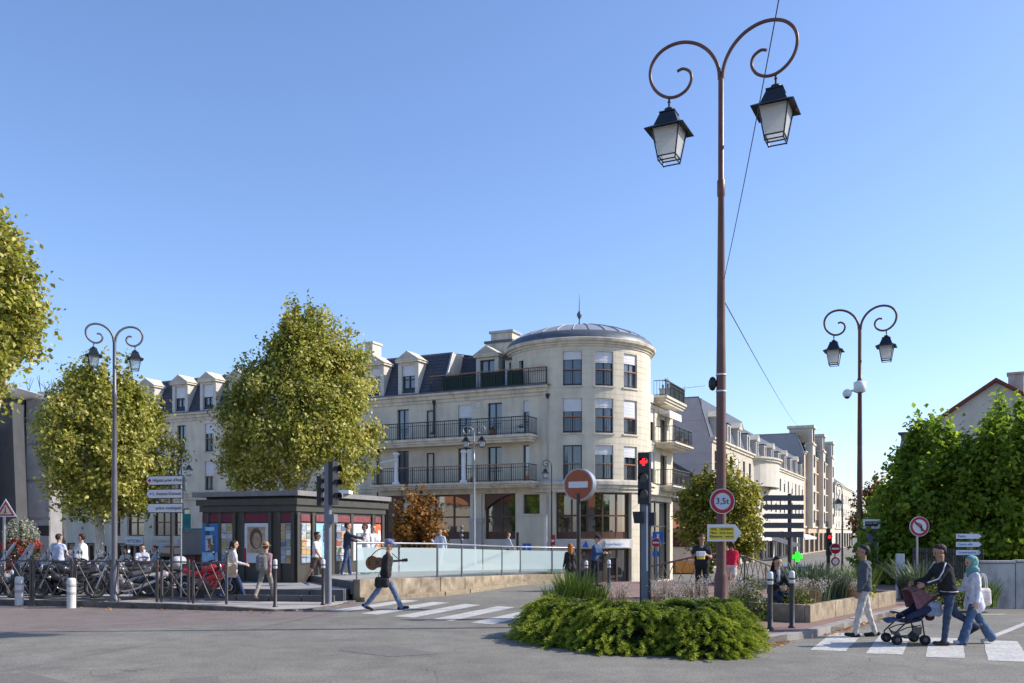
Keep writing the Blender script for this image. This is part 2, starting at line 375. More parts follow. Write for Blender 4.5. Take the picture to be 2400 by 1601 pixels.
ASPH2 = mat('asphalt_patch', (0.162, 0.153, 0.138), rough=.88, var=.2, scale=14, bump=.4, bscale=60, detail=9, spec=.25)
def zg(x, y):
    """road level: flat to the crest, then it falls away towards the buildings"""
    s = min(max((y-35.2)/9.5, 0), 1); return -1.2*s*s*(3-2*s)
xs = [-900,-300,-120,-60,-40] + list(range(-30, 62, 2)) + [80,120,300,900]
ys = [-60,-20,-6] + [0.5*k for k in range(0, 100, 2)] + [52,56,60,70,90,120,200,400,900,1800]
b = MB(); vs = [(x, y, zg(x, y)) for y in ys for x in xs]; n = len(xs)
b.add(vs, [(j*n+i, j*n+i+1, (j+1)*n+i+1, (j+1)*n+i) for j in range(len(ys)-1) for i in range(n-1)], ASPH, True)
tag(b.build('road'), 'grey asphalt road surface of the crossing', None, None, 'structure')

def slab(name, top, depth, mt, side=None, label=None):
    """top: list of 3-D points (counter-clockwise); walls run down by depth"""
    q = MB(); top = [Vector(p) for p in top]; n = len(top)
    q.add(top, [tuple(range(n))], mt)
    lo = [Vector((p.x, p.y, p.z-depth)) for p in top]
    q.add(top+lo, [(i, n+i, n+(i+1) % n, (i+1) % n) for i in range(n)], side or mt)
    o = q.build(name); return tag(o, label, None, None, 'structure')

# left footway with its kerb
def KB(px, py, z): p = GP(px, py); return Vector((p.x, p.y, z))
kerb_pts = [KB(-700,1400,.14), KB(-200,1411,.14), KB(0,1417,.14), KB(150,1421,.14), KB(290,1425,.14), KB(430,1429,.13), KB(540,1432,.10), KB(620,1433.5,.05), KB(700,1433,.03), KB(770,1427,.03), KB(815,1418,.03), KB(836,1410,.03)]
back = [Vector((-4.6,26.6,.03)), Vector((-9,30,.12)), Vector((-12,62,.12)), Vector((-95,62,.12)), Vector((-95,27,.14))]
q = MB(); inner = []
for i, p in enumerate(kerb_pts):
    a = kerb_pts[max(i-1,0)]; c = kerb_pts[min(i+1,len(kerb_pts)-1)]; d = (c-a); d.z = 0; d.normalize(); nn = Vector((-d.y, d.x, 0))
    w = Vector((p.x+nn.x*.18, p.y+nn.y*.18, p.z)); inner.append(w)
o = slab('pavement', [Vector((p.x,p.y,p.z)) for p in inner]+back, .3, PAVE); o['label'] = 'light footway along the parked motorbikes'
# granite kerb stones, one by one
def kerb_run(parent, line, h_in=0.18, seg=1.0, mt=GRANITE, gap=.012):
    pts = [Vector(p) for p in line]; cur = []; acc = 0
    L_ = [0]
    for i in range(1, len(pts)): L_.append(L_[-1]+(pts[i]-pts[i-1]).length)
    def at(s):
        s = min(max(s, 0), L_[-1])
        for i in range(1, len(pts)):
            if s <= L_[i]+1e-9: f = (s-L_[i-1])/max(L_[i]-L_[i-1], 1e-9); return pts[i-1].lerp(pts[i], f)
        return pts[-1].copy()
    k = max(1, int(L_[-1]/seg)); 
    for i in range(k):
        s0, s1 = L_[-1]*i/k+gap/2, L_[-1]*(i+1)/k-gap/2
        a, c = at(s0), at(s1); d = c-a; d.z = 0; d.normalize(); nn = Vector((-d.y, d.x, 0))*h_in
        dz = random.uniform(-.006, .008)
        a = a+Vector((0,0,.006+dz)); c = c+Vector((0,0,.006+dz))
        B_ = MB(); lo = Vector((0,0,1))
        P = [Vector((a.x,a.y,-.1)), Vector((c.x,c.y,-.1)), Vector((c.x+nn.x,c.y+nn.y,-.1)), Vector((a.x+nn.x,a.y+nn.y,-.1)), a, c, c+nn, a+nn]
        B_.hexa(P, mt); B_.build('kerb_stone', parent, bevel=.012)
KERB_SHADE = mat('shade_toned_dirty_kerb', (.13,.112,.098), rough=.9, var=.35, scale=4, bump=.3, bscale=40, detail=9)  # kerb granite with the shade of its road face put into the colour, plus dirt
kerb_run(o, kerb_pts, .176, 1.0, KERB_SHADE)

# raised plaza behind it, the low wall with the glass balustrade runs along its edge
RAIL_D = [(836,26.0,.63),(1025,28.6,.57),(1082,29.8,.525),(1176,33.2,.42),(1219,34.6,.38),(1294,35.8,.34),(1345,36.6,.32)]
RAILP = [Vector((AT(px, d).x, d, z)) for px, d, z in RAIL_D]
P1 = RAILP[0]
pl = slab('plaza', [Vector((-11.2,26.9,.36)), Vector((-8.73,26.2,.36)), Vector((P1.x-.3,P1.y-.25,.36)), Vector((P1.x-.1,P1.y+3,.36)), Vector((-3,40,.36)), Vector((-6,56,.36)), Vector((-11.2,58,.36))], .6, PAVE_D, STEPD, 'raised grey paved plaza carrying the kiosk')
# paved edge: long step stones in front of the kiosk
a, c = Vector((-12.5,27.3,0)), Vector((-8.73,26.2,0)); e = Vector((P1.x-.3,P1.y-.25,0))
def step_stones(parent, p, q_, z0, z1, deep, n, name='step_stone', mt=STEPD, top=PAVE_D):
    d = (q_-p); nn = Vector((d.y,-d.x,0)).normalized()
    for i in range(n):
        u, v = p.lerp(q_, i/n+.004), p.lerp(q_, (i+1)/n-.004); B_ = MB()
        P = [u+nn*deep, v+nn*deep, v-nn*.05, u-nn*.05]
        B_.hexa([Vector((w.x,w.y,z0)) for w in P]+[Vector((w.x,w.y,z1)) for w in P], mt); B_.build(name, parent, bevel=.01)
step_stones(pl, c, e, -.05, .355, .06, 4)
step_stones(pl, c+Vector((0,-.36,0)), e+Vector((-.2,-.36,0)), -.05, .215, .05, 4)
up = slab('upper_plaza', [Vector((-6.55,30.1,.56)), P1+Vector((-.1,.1,-.07)), RAILP[1]+Vector((-.12,.16,-.02)), RAILP[2]+Vector((-.12,.16,.0)), RAILP[3]+Vector((-.1,.2,.05)), RAILP[5]+Vector((-.1,.3,.10)), Vector((1.5,44,.40)), Vector((-4,47,.45)), Vector((-5.4,36,.5))], .5, PAVE_D, STEPD, 'upper paved level beside the kiosk')
step_stones(up, Vector((-6.62,30.0,0)), Vector((P1.x-.12,P1.y+.05,0)), .2, .572, .05, 3)
# the wall: cast segments
wl = empty('retaining_wall', (P1.x, P1.y, 0), 0, 'low stained tan concrete wall curving under the glass balustrade', 'wall')
sub = []
for i in range(len(RAILP)-1):
    k = max(1, round((RAILP[i+1]-RAILP[i]).length/1.6))
    for j in range(k): sub.append(RAILP[i].lerp(RAILP[i+1], j/k))
sub.append(RAILP[-1])
for i in range(len(sub)-1):
    a, c = sub[i], sub[i+1]; d = (c-a).normalized(); nn = Vector((d.y,-d.x,0)).normalized()
    if nn.y > 0: nn = -nn
    a = a+d*.004; c = c-d*.004; B_ = MB()
    f, g = nn*.13, -nn*.17
    B_.hexa([Vector((w.x,w.y,-.12)) for w in (a+f, c+f, c+g, a+g)]+[Vector((w.x,w.y,w.z+.0)) for w in (a+f, c+f, c+g, a+g)], CONC_W)
    B_.build('wall_segment', wl, world=True, bevel=.015)
    B_ = MB(); f2 = nn*.33; zk = .13
    B_.hexa([Vector((w.x,w.y,-.05)) for w in (a+f2, c+f2, c+nn*.13, a+nn*.13)]+[Vector((w.x,w.y,zk)) for w in (a+f2, c+f2, c+nn*.128, a+nn*.128)], CONC_W)
    B_.build('kerb_stone', wl, world=True, bevel=.015)

# zebra crossings: every bar is a sheet just above the asphalt
def zebra(name, label, starts, vec, wdt, across):
    r = empty(name, (starts[0][0], starts[0][1], 0), 0); tag(r, label, None, None, 'structure')
    v = Vector((vec[0], vec[1], 0)); ac = Vector((across[0], across[1], 0)).normalized()*wdt
    for (x, y) in starts:
        p = Vector((x, y, 0)); B_ = MB(); nseg = 6; 
        top = []
        for k in range(nseg+1):
            j = random.uniform(-.012, .012); top.append((p+v*(k/nseg)+ac*(j)))
        bot = [p+v*(k/nseg)+ac*(1+random.uniform(-.02, .02)) for k in range(nseg+1)]
        vs = [Vector((w.x,w.y,.005)) for w in top+bot]
        B_.add(vs, [(k, k+nseg+1, k+nseg+2, k+1) for k in range(nseg)], LINE); B_.build('bar', r, world=True)
zebra('crossing_left', 'white zebra bars where the guitar player walks', [(-4.62+.93*k, 22.87-.77*k) for k in range(0, 6)], (1.45, 3.75), .58, (.93, -.62))
zebra('crossing_right', 'white zebra bars where the pushchair crosses', [(4.97+.77*k, 15.18-.42*k) for k in range(0, 6)], (1.30, 2.65), .56, (.78, -.22))
# thin lane lines further right
ln = empty('lane_markings', (11, 20, 0)); tag(ln, 'thin white lane lines on the right-hand road', None, None, 'structure')
for p, q_ in ((GP(2310,1499), GP(2420,1455)), (GP(2300,1441), GP(2356,1440))):
    B_ = MB(); d = (q_-p).normalized(); nn = Vector((-d.y,d.x,0))*.07
    B_.add([p-nn+Vector((0,0,.005)), q_-nn+Vector((0,0,.005)), q_+nn+Vector((0,0,.005)), p+nn+Vector((0,0,.005))], [(0,1,2,3)], LINE); B_.build('line', ln, world=True)

# rectangular repairs in the road surface
rp = empty('road_patches', (-2, 16, 0)); tag(rp, 'darker rectangular asphalt repairs', None, None, 'structure')
for quad in ((GP(796,1524), GP(905,1512), GP(1025,1533), GP(915,1540)), (GP(-40,1580), GP(60,1577), GP(170,1604), GP(-20,1620)), (GP(400,1592), GP(505,1585), GP(520,1604), GP(395,1612))):
    B_ = MB(); B_.add([Vector((p.x+random.uniform(-.03,.03), p.y+random.uniform(-.03,.03), .004)) for p in quad], [(0,1,2,3)], ASPH2); B_.build('patch', rp, world=True)
# central island: kerbed planting bed in front, reddish footway behind
isl = [GP(1232,1456), GP(1265,1480), GP(1335,1497), GP(1420,1507), GP(1540,1517), GP(1650,1523), GP(1730,1522), GP(1790,1512), GP(1850,1502), GP(1912,1493), GP(2020,1462), GP(2122,1438), GP(2215,1417), GP(2300,1403)]
isl_back = [Vector((16.5,33.5,0)), Vector((12.5,34.9,0)), Vector((6.2,34.9,0)), Vector((3.4,34.0,0)), Vector((1.1,26.5,0)), GP(1240,1440)]
zi = .13
o = slab('island', [Vector((p.x,p.y,zi)) for p in isl+isl_back], .3, REDPAVE, GRANITE, 'reddish footway island between the two roads')
kerb_run(o, [Vector((p.x,p.y,zi)) for p in isl], -.2+.4, 0.9)
bed = [GP(1254,1456), GP(1280,1472), GP(1340,1487), GP(1420,1497), GP(1540,1506), GP(1650,1511), GP(1722,1510), GP(1752,1500), AT(1745,19.3), AT(1760,22.0), AT(1700,24.5), AT(1540,25.5), AT(1400,25), AT(1300,23.5)]
b = MB(); b.add([Vector((p.x,p.y,zi+.045)) for p in bed], [tuple(range(len(bed)))], SOIL)
lo = [Vector((p.x,p.y,zi-.02)) for p in bed]; n = len(bed)
b.add([Vector((p.x,p.y,zi+.045)) for p in bed]+lo, [(i,n+i,n+(i+1)%n,(i+1)%n) for i in range(n)], SOIL)
tag(b.build('ground_soil'), 'soil of the planting bed on the island', None, None, 'structure')
# ---------------------------------------------------------------- facade tools
def plane_map(o, u, n):
    o = Vector(o); u = Vector(u).normalized(); n = Vector(n).normalized()
    return lambda a, z, w=0.0: Vector((o.x+u.x*a+n.x*w, o.y+u.y*a+n.y*w, z))
def px_to_u(px, o, u):
    r = (px-1200)/FPX; return (o[0]-r*o[1])/(r*u[1]-u[0])
def facade(B_, mp, u0, u1, z0, z1, holes, mt, course=.36, depth=.24, ustep=None, groove=.012, gw=.02, reveal=None):
    us = {u0, u1}; zs = {z0, z1}; gset = []
    for (a, b_, c, d) in holes: us |= {a, b_}; zs |= {c, d}
    if ustep:
        k = max(1, round((u1-u0)/ustep)); us |= {u0+(u1-u0)*i/k for i in range(k+1)}
    if course:
        z = z0+course
        while z < z1-.1:
            if all(abs(z-c) > .05 and abs(z-d) > .05 for (_, _, c, d) in holes): zs |= {z, z+gw}; gset.append(z)
            z += course
    us = sorted(us); zs = sorted(zs)
    inh = lambda u, z: any(a < u < b_ and c < z < d for (a, b_, c, d) in holes)
    for j in range(len(zs)-1):
        gr = any(abs(zs[j]-g) < 1e-6 for g in gset); w = -groove if gr else 0.0
        for i in range(len(us)-1):
            if us[i+1]-us[i] < 1e-5: continue
            if inh((us[i]+us[i+1])/2, (zs[j]+zs[j+1])/2): continue
            B_.quad(mp(us[i],zs[j],w), mp(us[i+1],zs[j],w), mp(us[i+1],zs[j+1],w), mp(us[i],zs[j+1],w), mt)
            if gr:
                for zz in (zs[j], zs[j+1]): B_.quad(mp(us[i],zz,0), mp(us[i+1],zz,0), mp(us[i+1],zz,w), mp(us[i],zz,w), mt)
    for (a, b_, c, d) in holes:
        su = [a]+[x for x in us if a < x < b_]+[b_]
        for i in range(len(su)-1):
            for zz in (c, d): B_.quad(mp(su[i],zz,0), mp(su[i+1],zz,0), mp(su[i+1],zz,-depth), mp(su[i],zz,-depth), reveal or mt)
        for uu in (a, b_): B_.quad(mp(uu,c,0), mp(uu,d,0), mp(uu,d,-depth), mp(uu,c,-depth), reveal or mt)
def mbox(B_, mp, u0, u1, z0, z1, w0, w1, mt, k=1):
    for i in range(k):
        a, c = u0+(u1-u0)*i/k, u0+(u1-u0)*(i+1)/k
        B_.hexa([mp(a,z0,w1), mp(c,z0,w1), mp(c,z0,w0), mp(a,z0,w0), mp(a,z1,w1), mp(c,z1,w1), mp(c,z1,w0), mp(a,z1,w0)], mt)
def window(root, mp, u0, u1, z0, z1, shut=0.0, depth=.17, fr=.055, mull=1, trans=(), fmat=None, gmat=None, k=1, guard=False, sill=False, name='window', lowpanel=0.0):
    fmat = fmat or FRAME; gmat = gmat or GLASS; B_ = MB(); w0, w1 = -depth-.05, -depth+.02
    mbox(B_, mp, u0, u0+fr, z0, z1, w0, w1, fmat); mbox(B_, mp, u1-fr, u1, z0, z1, w0, w1, fmat)
    mbox(B_, mp, u0+fr, u1-fr, z0, z0+fr, w0, w1, fmat, k); mbox(B_, mp, u0+fr, u1-fr, z1-fr, z1, w0, w1, fmat, k)
    for i in range(mull):
        c = u0+(u1-u0)*(i+1)/(mull+1); mbox(B_, mp, c-fr*.6, c+fr*.6, z0+fr, z1-fr, w0, w1+.004, fmat)
    for tz in trans: mbox(B_, mp, u0+fr, u1-fr, tz-fr*.5, tz+fr*.5, w0, w1+.002, fmat, k)
    if lowpanel: mbox(B_, mp, u0+fr, u1-fr, z0+fr, z0+lowpanel, w0, w1-.01, fmat, k)
    if guard:
        gz = z0+(z1-z0)*.47; mbox(B_, mp, u0+.01, u1-.01, gz-.03, gz+.03, -.09, -.04, WOOD, k)
        m_ = max(4, int((u1-u0)/.13))
        for i in range(1, m_):
            c = u0+(u1-u0)*i/m_; mbox(B_, mp, c-.008, c+.008, z0+.1, gz-.03, -.07, -.055, IRON)
        mbox(B_, mp, u0+.01, u1-.01, z0+.09, z0+.12, -.075, -.05, IRON, k)
    if sill: mbox(B_, mp, u0-.08, u1+.08, z0-.1, z0-.002, -.1, .07, STONE_L, k)
    f = B_.build(name, root, world=True)
    for i in range(mull+1):
        a, c = u0+(u1-u0)*i/(mull+1), u0+(u1-u0)*(i+1)/(mull+1); zc = [z0]+[t_ for t_ in trans]+[z1]
        for j in range(len(zc)-1):
            if zc[j+1] <= z1-(z1-z0)*0 and zc[j] >= z1-(z1-z0)*shut-1e-3 and shut > 0: continue
            G = MB(); kk = max(1, k//(mull+1))
            for q_ in range(kk):
                x0, x1 = a+(c-a)*q_/kk, a+(c-a)*(q_+1)/kk
                G.quad(mp(x0,zc[j],-depth-.02), mp(x1,zc[j],-depth-.02), mp(x1,zc[j+1],-depth-.02), mp(x0,zc[j+1],-depth-.02), gmat)
            G.build('pane', f, world=True)
    if shut > 0:
        S = MB(); zb = z1-(z1-z0)*shut; n_ = max(3, int((z1-zb)/.09))
        for i in range(n_):
            a, c = zb+(z1-zb)*i/n_, zb+(z1-zb)*(i+1)/n_
            mbox(S, mp, u0+.02, u1-.02, a+.004, c, -depth+.02, -depth+.075+.008*(i%2), SHUT, k)
        S.build('shutter', f, world=True)
    return f
def railing(root, mp, u0, u1, z0, h, w, mt=None, step=.14, name='balcony_railing', k=1, returns=(True, True), wall=0.0, rail=None, fabric=None):
    """iron railing: rails, uprights with a small ornament band"""
    mt = mt or IRON; B_ = MB()
    seg = lambda a, c, z, t_=.025, ww=w: mbox(B_, mp, a, c, z-t_, z+t_, ww-.02, ww+.02, mt, k)
    mbox(B_, mp, u0, u1, z0+h-.03, z0+h+.02, w-.03, w+.03, rail or mt, k); seg(u0, u1, z0+.08, .018); seg(u0, u1, z0+h-.2, .015)
    n_ = max(2, int((u1-u0)/step))
    for i in range(n_+1):
        c = u0+(u1-u0)*i/n_; big = (i % 8 == 0); t_ = .022 if big else .009
        mbox(B_, mp, c-t_, c+t_, z0+.0, z0+h-.03, w-t_, w+t_, mt)
    for uu, on in ((u0, returns[0]), (u1, returns[1])):
        if on:
            m_ = max(2, int((w-wall)/.16))
            for i in range(m_+1):
                ww = wall+(w-wall)*i/m_; mbox(B_, mp, uu-.01, uu+.01, z0, z0+h, ww-.01, ww+.01, mt)
            for zz in (z0+h-.03, z0+.08): mbox(B_, mp, uu-.02, uu+.02, zz-.02, zz+.02, wall, w, mt)
    o = B_.build(name, root, world=True)
    return o
def slab_mold(root, mp, u0, u1, z1, t_, w, mt=STONE_L, wall=0.0, name='balcony_slab', k=1, steps=3):
    B_ = MB()
    for i in range(steps):
        a = i/steps; mbox(B_, mp, u0+.10*(steps-1-i), u1-.10*(steps-1-i), z1-t_+t_*i/steps, z1-t_+t_*(i+1)/steps-.001, wall-.05, wall+(w-wall)*(.78+.11*i)/(.78+.11*(steps-1)), mt, k)
    return B_.build(name, root, world=True)

# ---------------------------------------------------------------- corner building with the round tower
TC = (4.22, 57.0); TR = 4.4
UL = Vector((-.898, .44, 0)).normalized(); NL = Vector((-.44, -.898, 0)).normalized()
US = Vector((.424, .905, 0)).normalized(); NS = Vector((.905, -.424, 0)).normalized()
FO = (TC[0]+NL.x*4.32, TC[1]+NL.y*4.32); SO = (TC[0]+NS.x*4.1, TC[1]+NS.y*4.1)
FM = plane_map((FO[0], FO[1], 0), UL, NL); SM = plane_map((SO[0], SO[1], 0), US, NS)
def TM(u, z, w=0.0):
    a = u/TR; return Vector((TC[0]+(TR+w)*math.sin(a), TC[1]-(TR+w)*math.cos(a), z))
fu = lambda px: px_to_u(px, FO, UL)
cb = empty('corner_building', (TC[0], TC[1], -1.2), 0, 'cream stone corner building with round domed tower and slate mansard roof', 'building')
Z0 = -1.2; ZC = 4.95; ZG = 4.35; ZK = 10.05; ZE = 10.6
L1 = (5.03, 7.06); L2 = (7.77, 9.78); L3 = (10.5, 12.5)
UEND = 44.0
# openings of the long facade
bal_px = [(931,958,'a'), (1073.6,1105,'b'), (1143,1176,'c'), (1226,1240,'d')]
holes = []; wins = []
for (a, c, t_) in bal_px:
    u1, u0 = fu(a), fu(c)
    for (za, zb, lv) in ((L1[0]-.02, L1[1]+.1, 1), (L2[0]-.02, L2[1]+.02, 2)):
        holes.append((u0, u1, za, zb)); wins.append((u0, u1, za, zb, t_, lv))
left_us = [29.3, 26.6, 23.6, 21.0, 18.2, 15.5, 32.6, 35.4, 38.4, 41.4]
for u in left_us:
    for (za, zb, lv) in ((L1[0], L1[1], 1), (L2[0], L2[1], 2)):
        holes.append((u-.42, u+.42, za, zb)); wins.append((u-.42, u+.42, za, zb, 'L', lv))
# ground floor bays
bays = [(fu(1208), fu(1135), 1.6, ZG-.02), (fu(1103), fu(974), 1.6, ZG-.02), (fu(947), fu(878), 1.6, ZG-.02)]
gwin = [(fu(1265), fu(1226), 3.1, 4.25)]
shops = []
for a, c in ((444, 406), (400, 360), (338, 298), (283, 262), (530, 490), (620, 560), (700, 650), (800, 730)):
    shops.append((fu(a), fu(c), 1.75, 3.75))
gh = bays+gwin+shops
low = []
for a, c in ((436, 362), (336, 300), (285, 262), (250, 205), (530, 490), (640, 560)):
    low.append((fu(a), fu(c), -1.15, 1.0))
for u in (35.2, 38.6, 41.6): low.append((u-1.1, u+1.1, -1.1, 1.2))
B_ = MB()
facade(B_, FM, 0.0, UEND, Z0, ZG, gh+low, STONE, .42)
facade(B_, FM, 0.0, UEND, ZC, ZK, holes, STONE, .36)
mbox(B_, FM, 0.4, UEND-.3, Z0+.1, ZE-.1, -11, -.5, STONE_G)
B_.build('wall', cb, world=True)
# cornices
B_ = MB()
mbox(B_, FM, -.2, UEND, ZG, ZG+.22, -.3, .10, STONE_L); mbox(B_, FM, -.2, UEND, ZG+.22, ZG+.44, -.3, .2, STONE_L); mbox(B_, FM, -.2, UEND, ZG+.44, ZC-.002, -.3, .3, STONE_L)
B_.build('string_course', cb, world=True)
B_ = MB()
mbox(B_, FM, 0.3, UEND+.1, ZK, ZK+.2, -.3, .08, STONE_L); mbox(B_, FM, .25, UEND+.1, ZK+.2, ZK+.42, -.3, .2, STONE_L); mbox(B_, FM, .2, UEND+.1, ZK+.42, ZE, -.3, .38, STONE_L)
mbox(B_, FM, .2, UEND+.1, ZE, ZE+.07, .2, .42, ZINC_D)
B_.build('cornice', cb, world=True)
sh = {('a',2):0, ('b',2):.38, ('c',2):.0, ('d',2):.32, ('a',1):0, ('b',1):0, ('c',1):0, ('d',1):0}
gm = {('a',2):CURTAIN, ('c',2):CURTAIN, ('b',1):GLASSD, ('d',1):GLASSD, ('a',1):CURTAIN}
for i, (u0, u1, za, zb, t_, lv) in enumerate(wins):
    if t_ == 'L': window(cb, FM, u0, u1, za, zb, shut=[.5, .36, .5, .0, .45, .3][(i*5) % 6], sill=True, mull=1, gmat=CURTAIN if i % 3 else GLASS, guard=True)
    else: window(cb, FM, u0, u1, za, zb, shut=sh[(t_, lv)], mull=0 if t_ == 'd' else 1, gmat=gm.get((t_, lv), GLASS))
# balconies
ub0, ub1 = fu(1262), fu(893); ub2 = fu(884)
for (zf, ua, uc) in ((L1[0]-.05, ub0, ub1), (L2[0]-.05, ub0, fu(872))):
    if zf > 6: slab_mold(cb, FM, ua, uc, zf, .42, 1.15)
    else: slab_mold(cb, FM, ua-.15, uc, zf, .35, 1.25)
    railing(cb, FM, ua+.12, uc-.1, zf, 1.02, 1.08, rail=None if zf > 6 else WOOD)
# privacy frames on the balconies
for zf, zt in ((L1[0]-.03, 6.95), (L2[0]-.03, 9.6)):
    B_ = MB(); ua, uc = fu(1017), fu(1003)
    for u in (ua, uc): mbox(B_, FM, u-.03, u+.03, zf, zt, .02, .08, IRON)
    mbox(B_, FM, ua, uc, zt-.06, zt, .02, .08, IRON); mbox(B_, FM, ua, uc, zf, zf+.05, .02, .08, IRON); B_.build('privacy_frame', cb, world=True)
# white columns standing on the first-floor ledge, one with a folded awning arm
for px, top in ((950.5, 6.95), (1107, 6.9)):
    B_ = MB(); u = fu(px); p = FM(u, L1[0]-.05, 1.25-.2); 
    B_.lathe([(.26,0),(.26,.1),(.17,.16),(.14,.2),(.125,1.2),(.12,top-5.15),(.2,top-5.1),(.2,top-4.98),(0,top-4.98)], WHITE, 14, p); 
    if px < 1000: B_.tube([FM(u+1.0, 6.33, 1.4), FM(u-.35, 6.52, 1.4)], .045, WHITE, 6)
    B_.build('column', cb, world=True)
# wall lamp discs, downpipes
B_ = MB(); B_.disc(FM(fu(1122), 9.72, .05), NL, .14, WHITE, 16, .05); B_.disc(FM(fu(1122), 9.72, .056), NL, .09, GREYMET, 16); B_.build('wall_light', cb, world=True)
for px, za, zb in ((1285, -1.1, 10.0), (887, -1.1, 7.2), (1019, 7.8, 10.1)):
    B_ = MB(); u = fu(px); B_.tube([FM(u, za, .09), FM(u, zb, .09)], .055, STONE_G if px == 1285 else IRON, 8); B_.lathe([(.06,-.2),(.13,0),(.13,.1)], IRON, 8, FM(u, zb, .09)); B_.build('downpipe', cb, world=True)
# plant pots on the balconies
POT = mat('terracotta_pot', (0.30, 0.12, 0.06), rough=0.8); POTW = mat('pale_pot', (0.5, 0.5, 0.5), rough=0.6)
PLANTG = mat('pot_plant_green', (0.05, 0.10, 0.025), rough=0.6, var=.4, scale=30, bump=.8, bscale=40)
# ground floor glazing with arched heads
def spandrel(root, mp, u0, u1, zs, zt, w, mt, half=None):
    B_ = MB(); n_ = 14; top = []; arc = []
    for i in range(n_+1):
        f = i/n_; u = u0+(u1-u0)*f
        if half == 'l': x = f; 
        elif half == 'r': x = 1-f
        else: x = None
        if x is None: zz = zs+(zt-.02-zs)*math.sqrt(max(0, 1-(2*f-1)**2))
        else: zz = zs+(zt-.02-zs)*math.sin(x*math.pi/2)**.8
        arc.append((u, zz))
    for i in range(n_):
        (a, za), (c, zc) = arc[i], arc[i+1]
        B_.quad(mp(a,za,w), mp(c,zc,w), mp(c,zt,w), mp(a,zt,w), mt)
        B_.quad(mp(a,za,w), mp(c,zc,w), mp(c,zc,w-.15), mp(a,za,w-.15), mt)
    return B_.build('arch_head', root, world=True)
for i, (a, c, z0, z1) in enumerate(bays):
    window(cb, FM, a, c, z0, z1, depth=.3, fr=.09, mull=1 if i == 0 else 2, trans=(2.95,), fmat=BROWN, gmat=GLASSD, lowpanel=.45, name='shop_window')
    spandrel(cb, FM, a, c, 3.35, z1, -.1, BROWN, 'r' if i == 0 else None)
    B_ = MB(); mbox(B_, FM, a-.05, c+.05, 1.1, 1.55, -.05, .06, WARMW); B_.build('sign_band', cb, world=True)
for (a, c, z0, z1) in gwin: window(cb, FM, a, c, z0, z1, depth=.2, fmat=BROWN, gmat=GLASSD, mull=0, sill=True)
for j, (a, c, z0, z1) in enumerate(shops): window(cb, FM, a, c, z0, z1, depth=.2, fr=.08, fmat=BROWN, gmat=GLASS if j % 2 else GLASSD, mull=1, trans=(2.75,), name='shop_window')
for j, (a, c, z0, z1) in enumerate(low): window(cb, FM, a, c, z0, z1, depth=.25, fr=.09, fmat=BROWN, gmat=GLASSD, mull=1, name='shop_door')
for px, top in ((960.5, ZG), (1117, ZG)):
    B_ = MB(); u = fu(px); mbox(B_, FM, u-.42, u+.42, Z0, 2.6, .02, .16, STONE_G); mbox(B_, FM, u-.5, u+.5, 2.6, 2.85, .02, .22, STONE_G); mbox(B_, FM, u-.38, u+.38, 2.85, ZG-.01, .02, .12, STONE_L)
    B_.build('pilaster', cb, world=True)
# shop signs over the left shops
for a, c, body, mt, tm in ((336, 296, 'OPTICIEN', SIGNW, SIGNK), (404, 358, 'BOULANGERIE', WARMW, STONE_G), (438, 410, '13', WARMW, SIGNR)):
    B_ = MB(); u0, u1 = fu(a), fu(c); mbox(B_, FM, u0, u1, 1.12, 1.62, .01, .08, mt); s_ = B_.build('shop_sign', cb, world=True)
    w_ = abs(u1-u0); o_ = text_mesh('lettering', body, min(.42, w_*1.55/len(body)), tm, s_, Matrix.Translation(-worldorg(s_)) @ face_matrix(FM((u0+u1)/2, 1.36, .09), -UL))
# ---- mansard roof
UN = 7.3; ZR = 13.3
B_ = MB()
def mans(ua, uc, wb, zb, zt, wt):
    B_.quad(FM(ua,zb,wb), FM(uc,zb,wb), FM(uc,zt,wt), FM(ua,zt,wt), SLATE)
mans(UN, UEND+.1, .1, ZE+.02, ZR, -1.15)
B_.quad(FM(UN,ZR,-1.15), FM(UEND+.1,ZR,-1.15), FM(UEND+.1,ZR+.5,-5.5), FM(UN,ZR+.5,-5.5), ZINC)
B_.quad(FM(UN,ZR+.5,-5.5), FM(UEND+.1,ZR+.5,-5.5), FM(UEND+.1,ZE,-11), FM(UN,ZE,-11), SLATE)
mans(0.0, UN, -1.5, ZE+.02, ZR-.1, -2.5)
B_.quad(FM(-1,ZR-.1,-2.5), FM(UN,ZR-.1,-2.5), FM(UN,ZR+.4,-5.6), FM(-1,ZR+.4,-5.6), ZINC)
B_.quad(FM(-1,ZR+.4,-5.6), FM(UN,ZR+.4,-5.6), FM(UN,ZE,-11), FM(-1,ZE,-11), SLATE)
B_.add([FM(UEND+.1,ZE,.1), FM(UEND+.1,ZR,-1.15), FM(UEND+.1,ZR+.5,-5.5), FM(UEND+.1,ZE,-11)], [(0,1,2,3)], STONE)
B_.quad(FM(0,ZE+.03,.3), FM(UN,ZE+.03,.3), FM(UN,ZE+.03,-1.6), FM(0,ZE+.03,-1.6), PAVE_D)
rf = B_.build('roof', cb, world=True)
B_ = MB(); B_.add([FM(UN,ZE+.02,.1), FM(UN,ZR,-1.15), FM(UN,ZR+.1,-2.6), FM(UN,ZE+.02,-1.5)], [(0,1,2,3)], STONE_L)
B_.tube([FM(UN,ZE,.12), FM(UN,ZR+.02,-1.13)], .09, ZINC, 6); B_.build('hip_flank', cb, world=True)
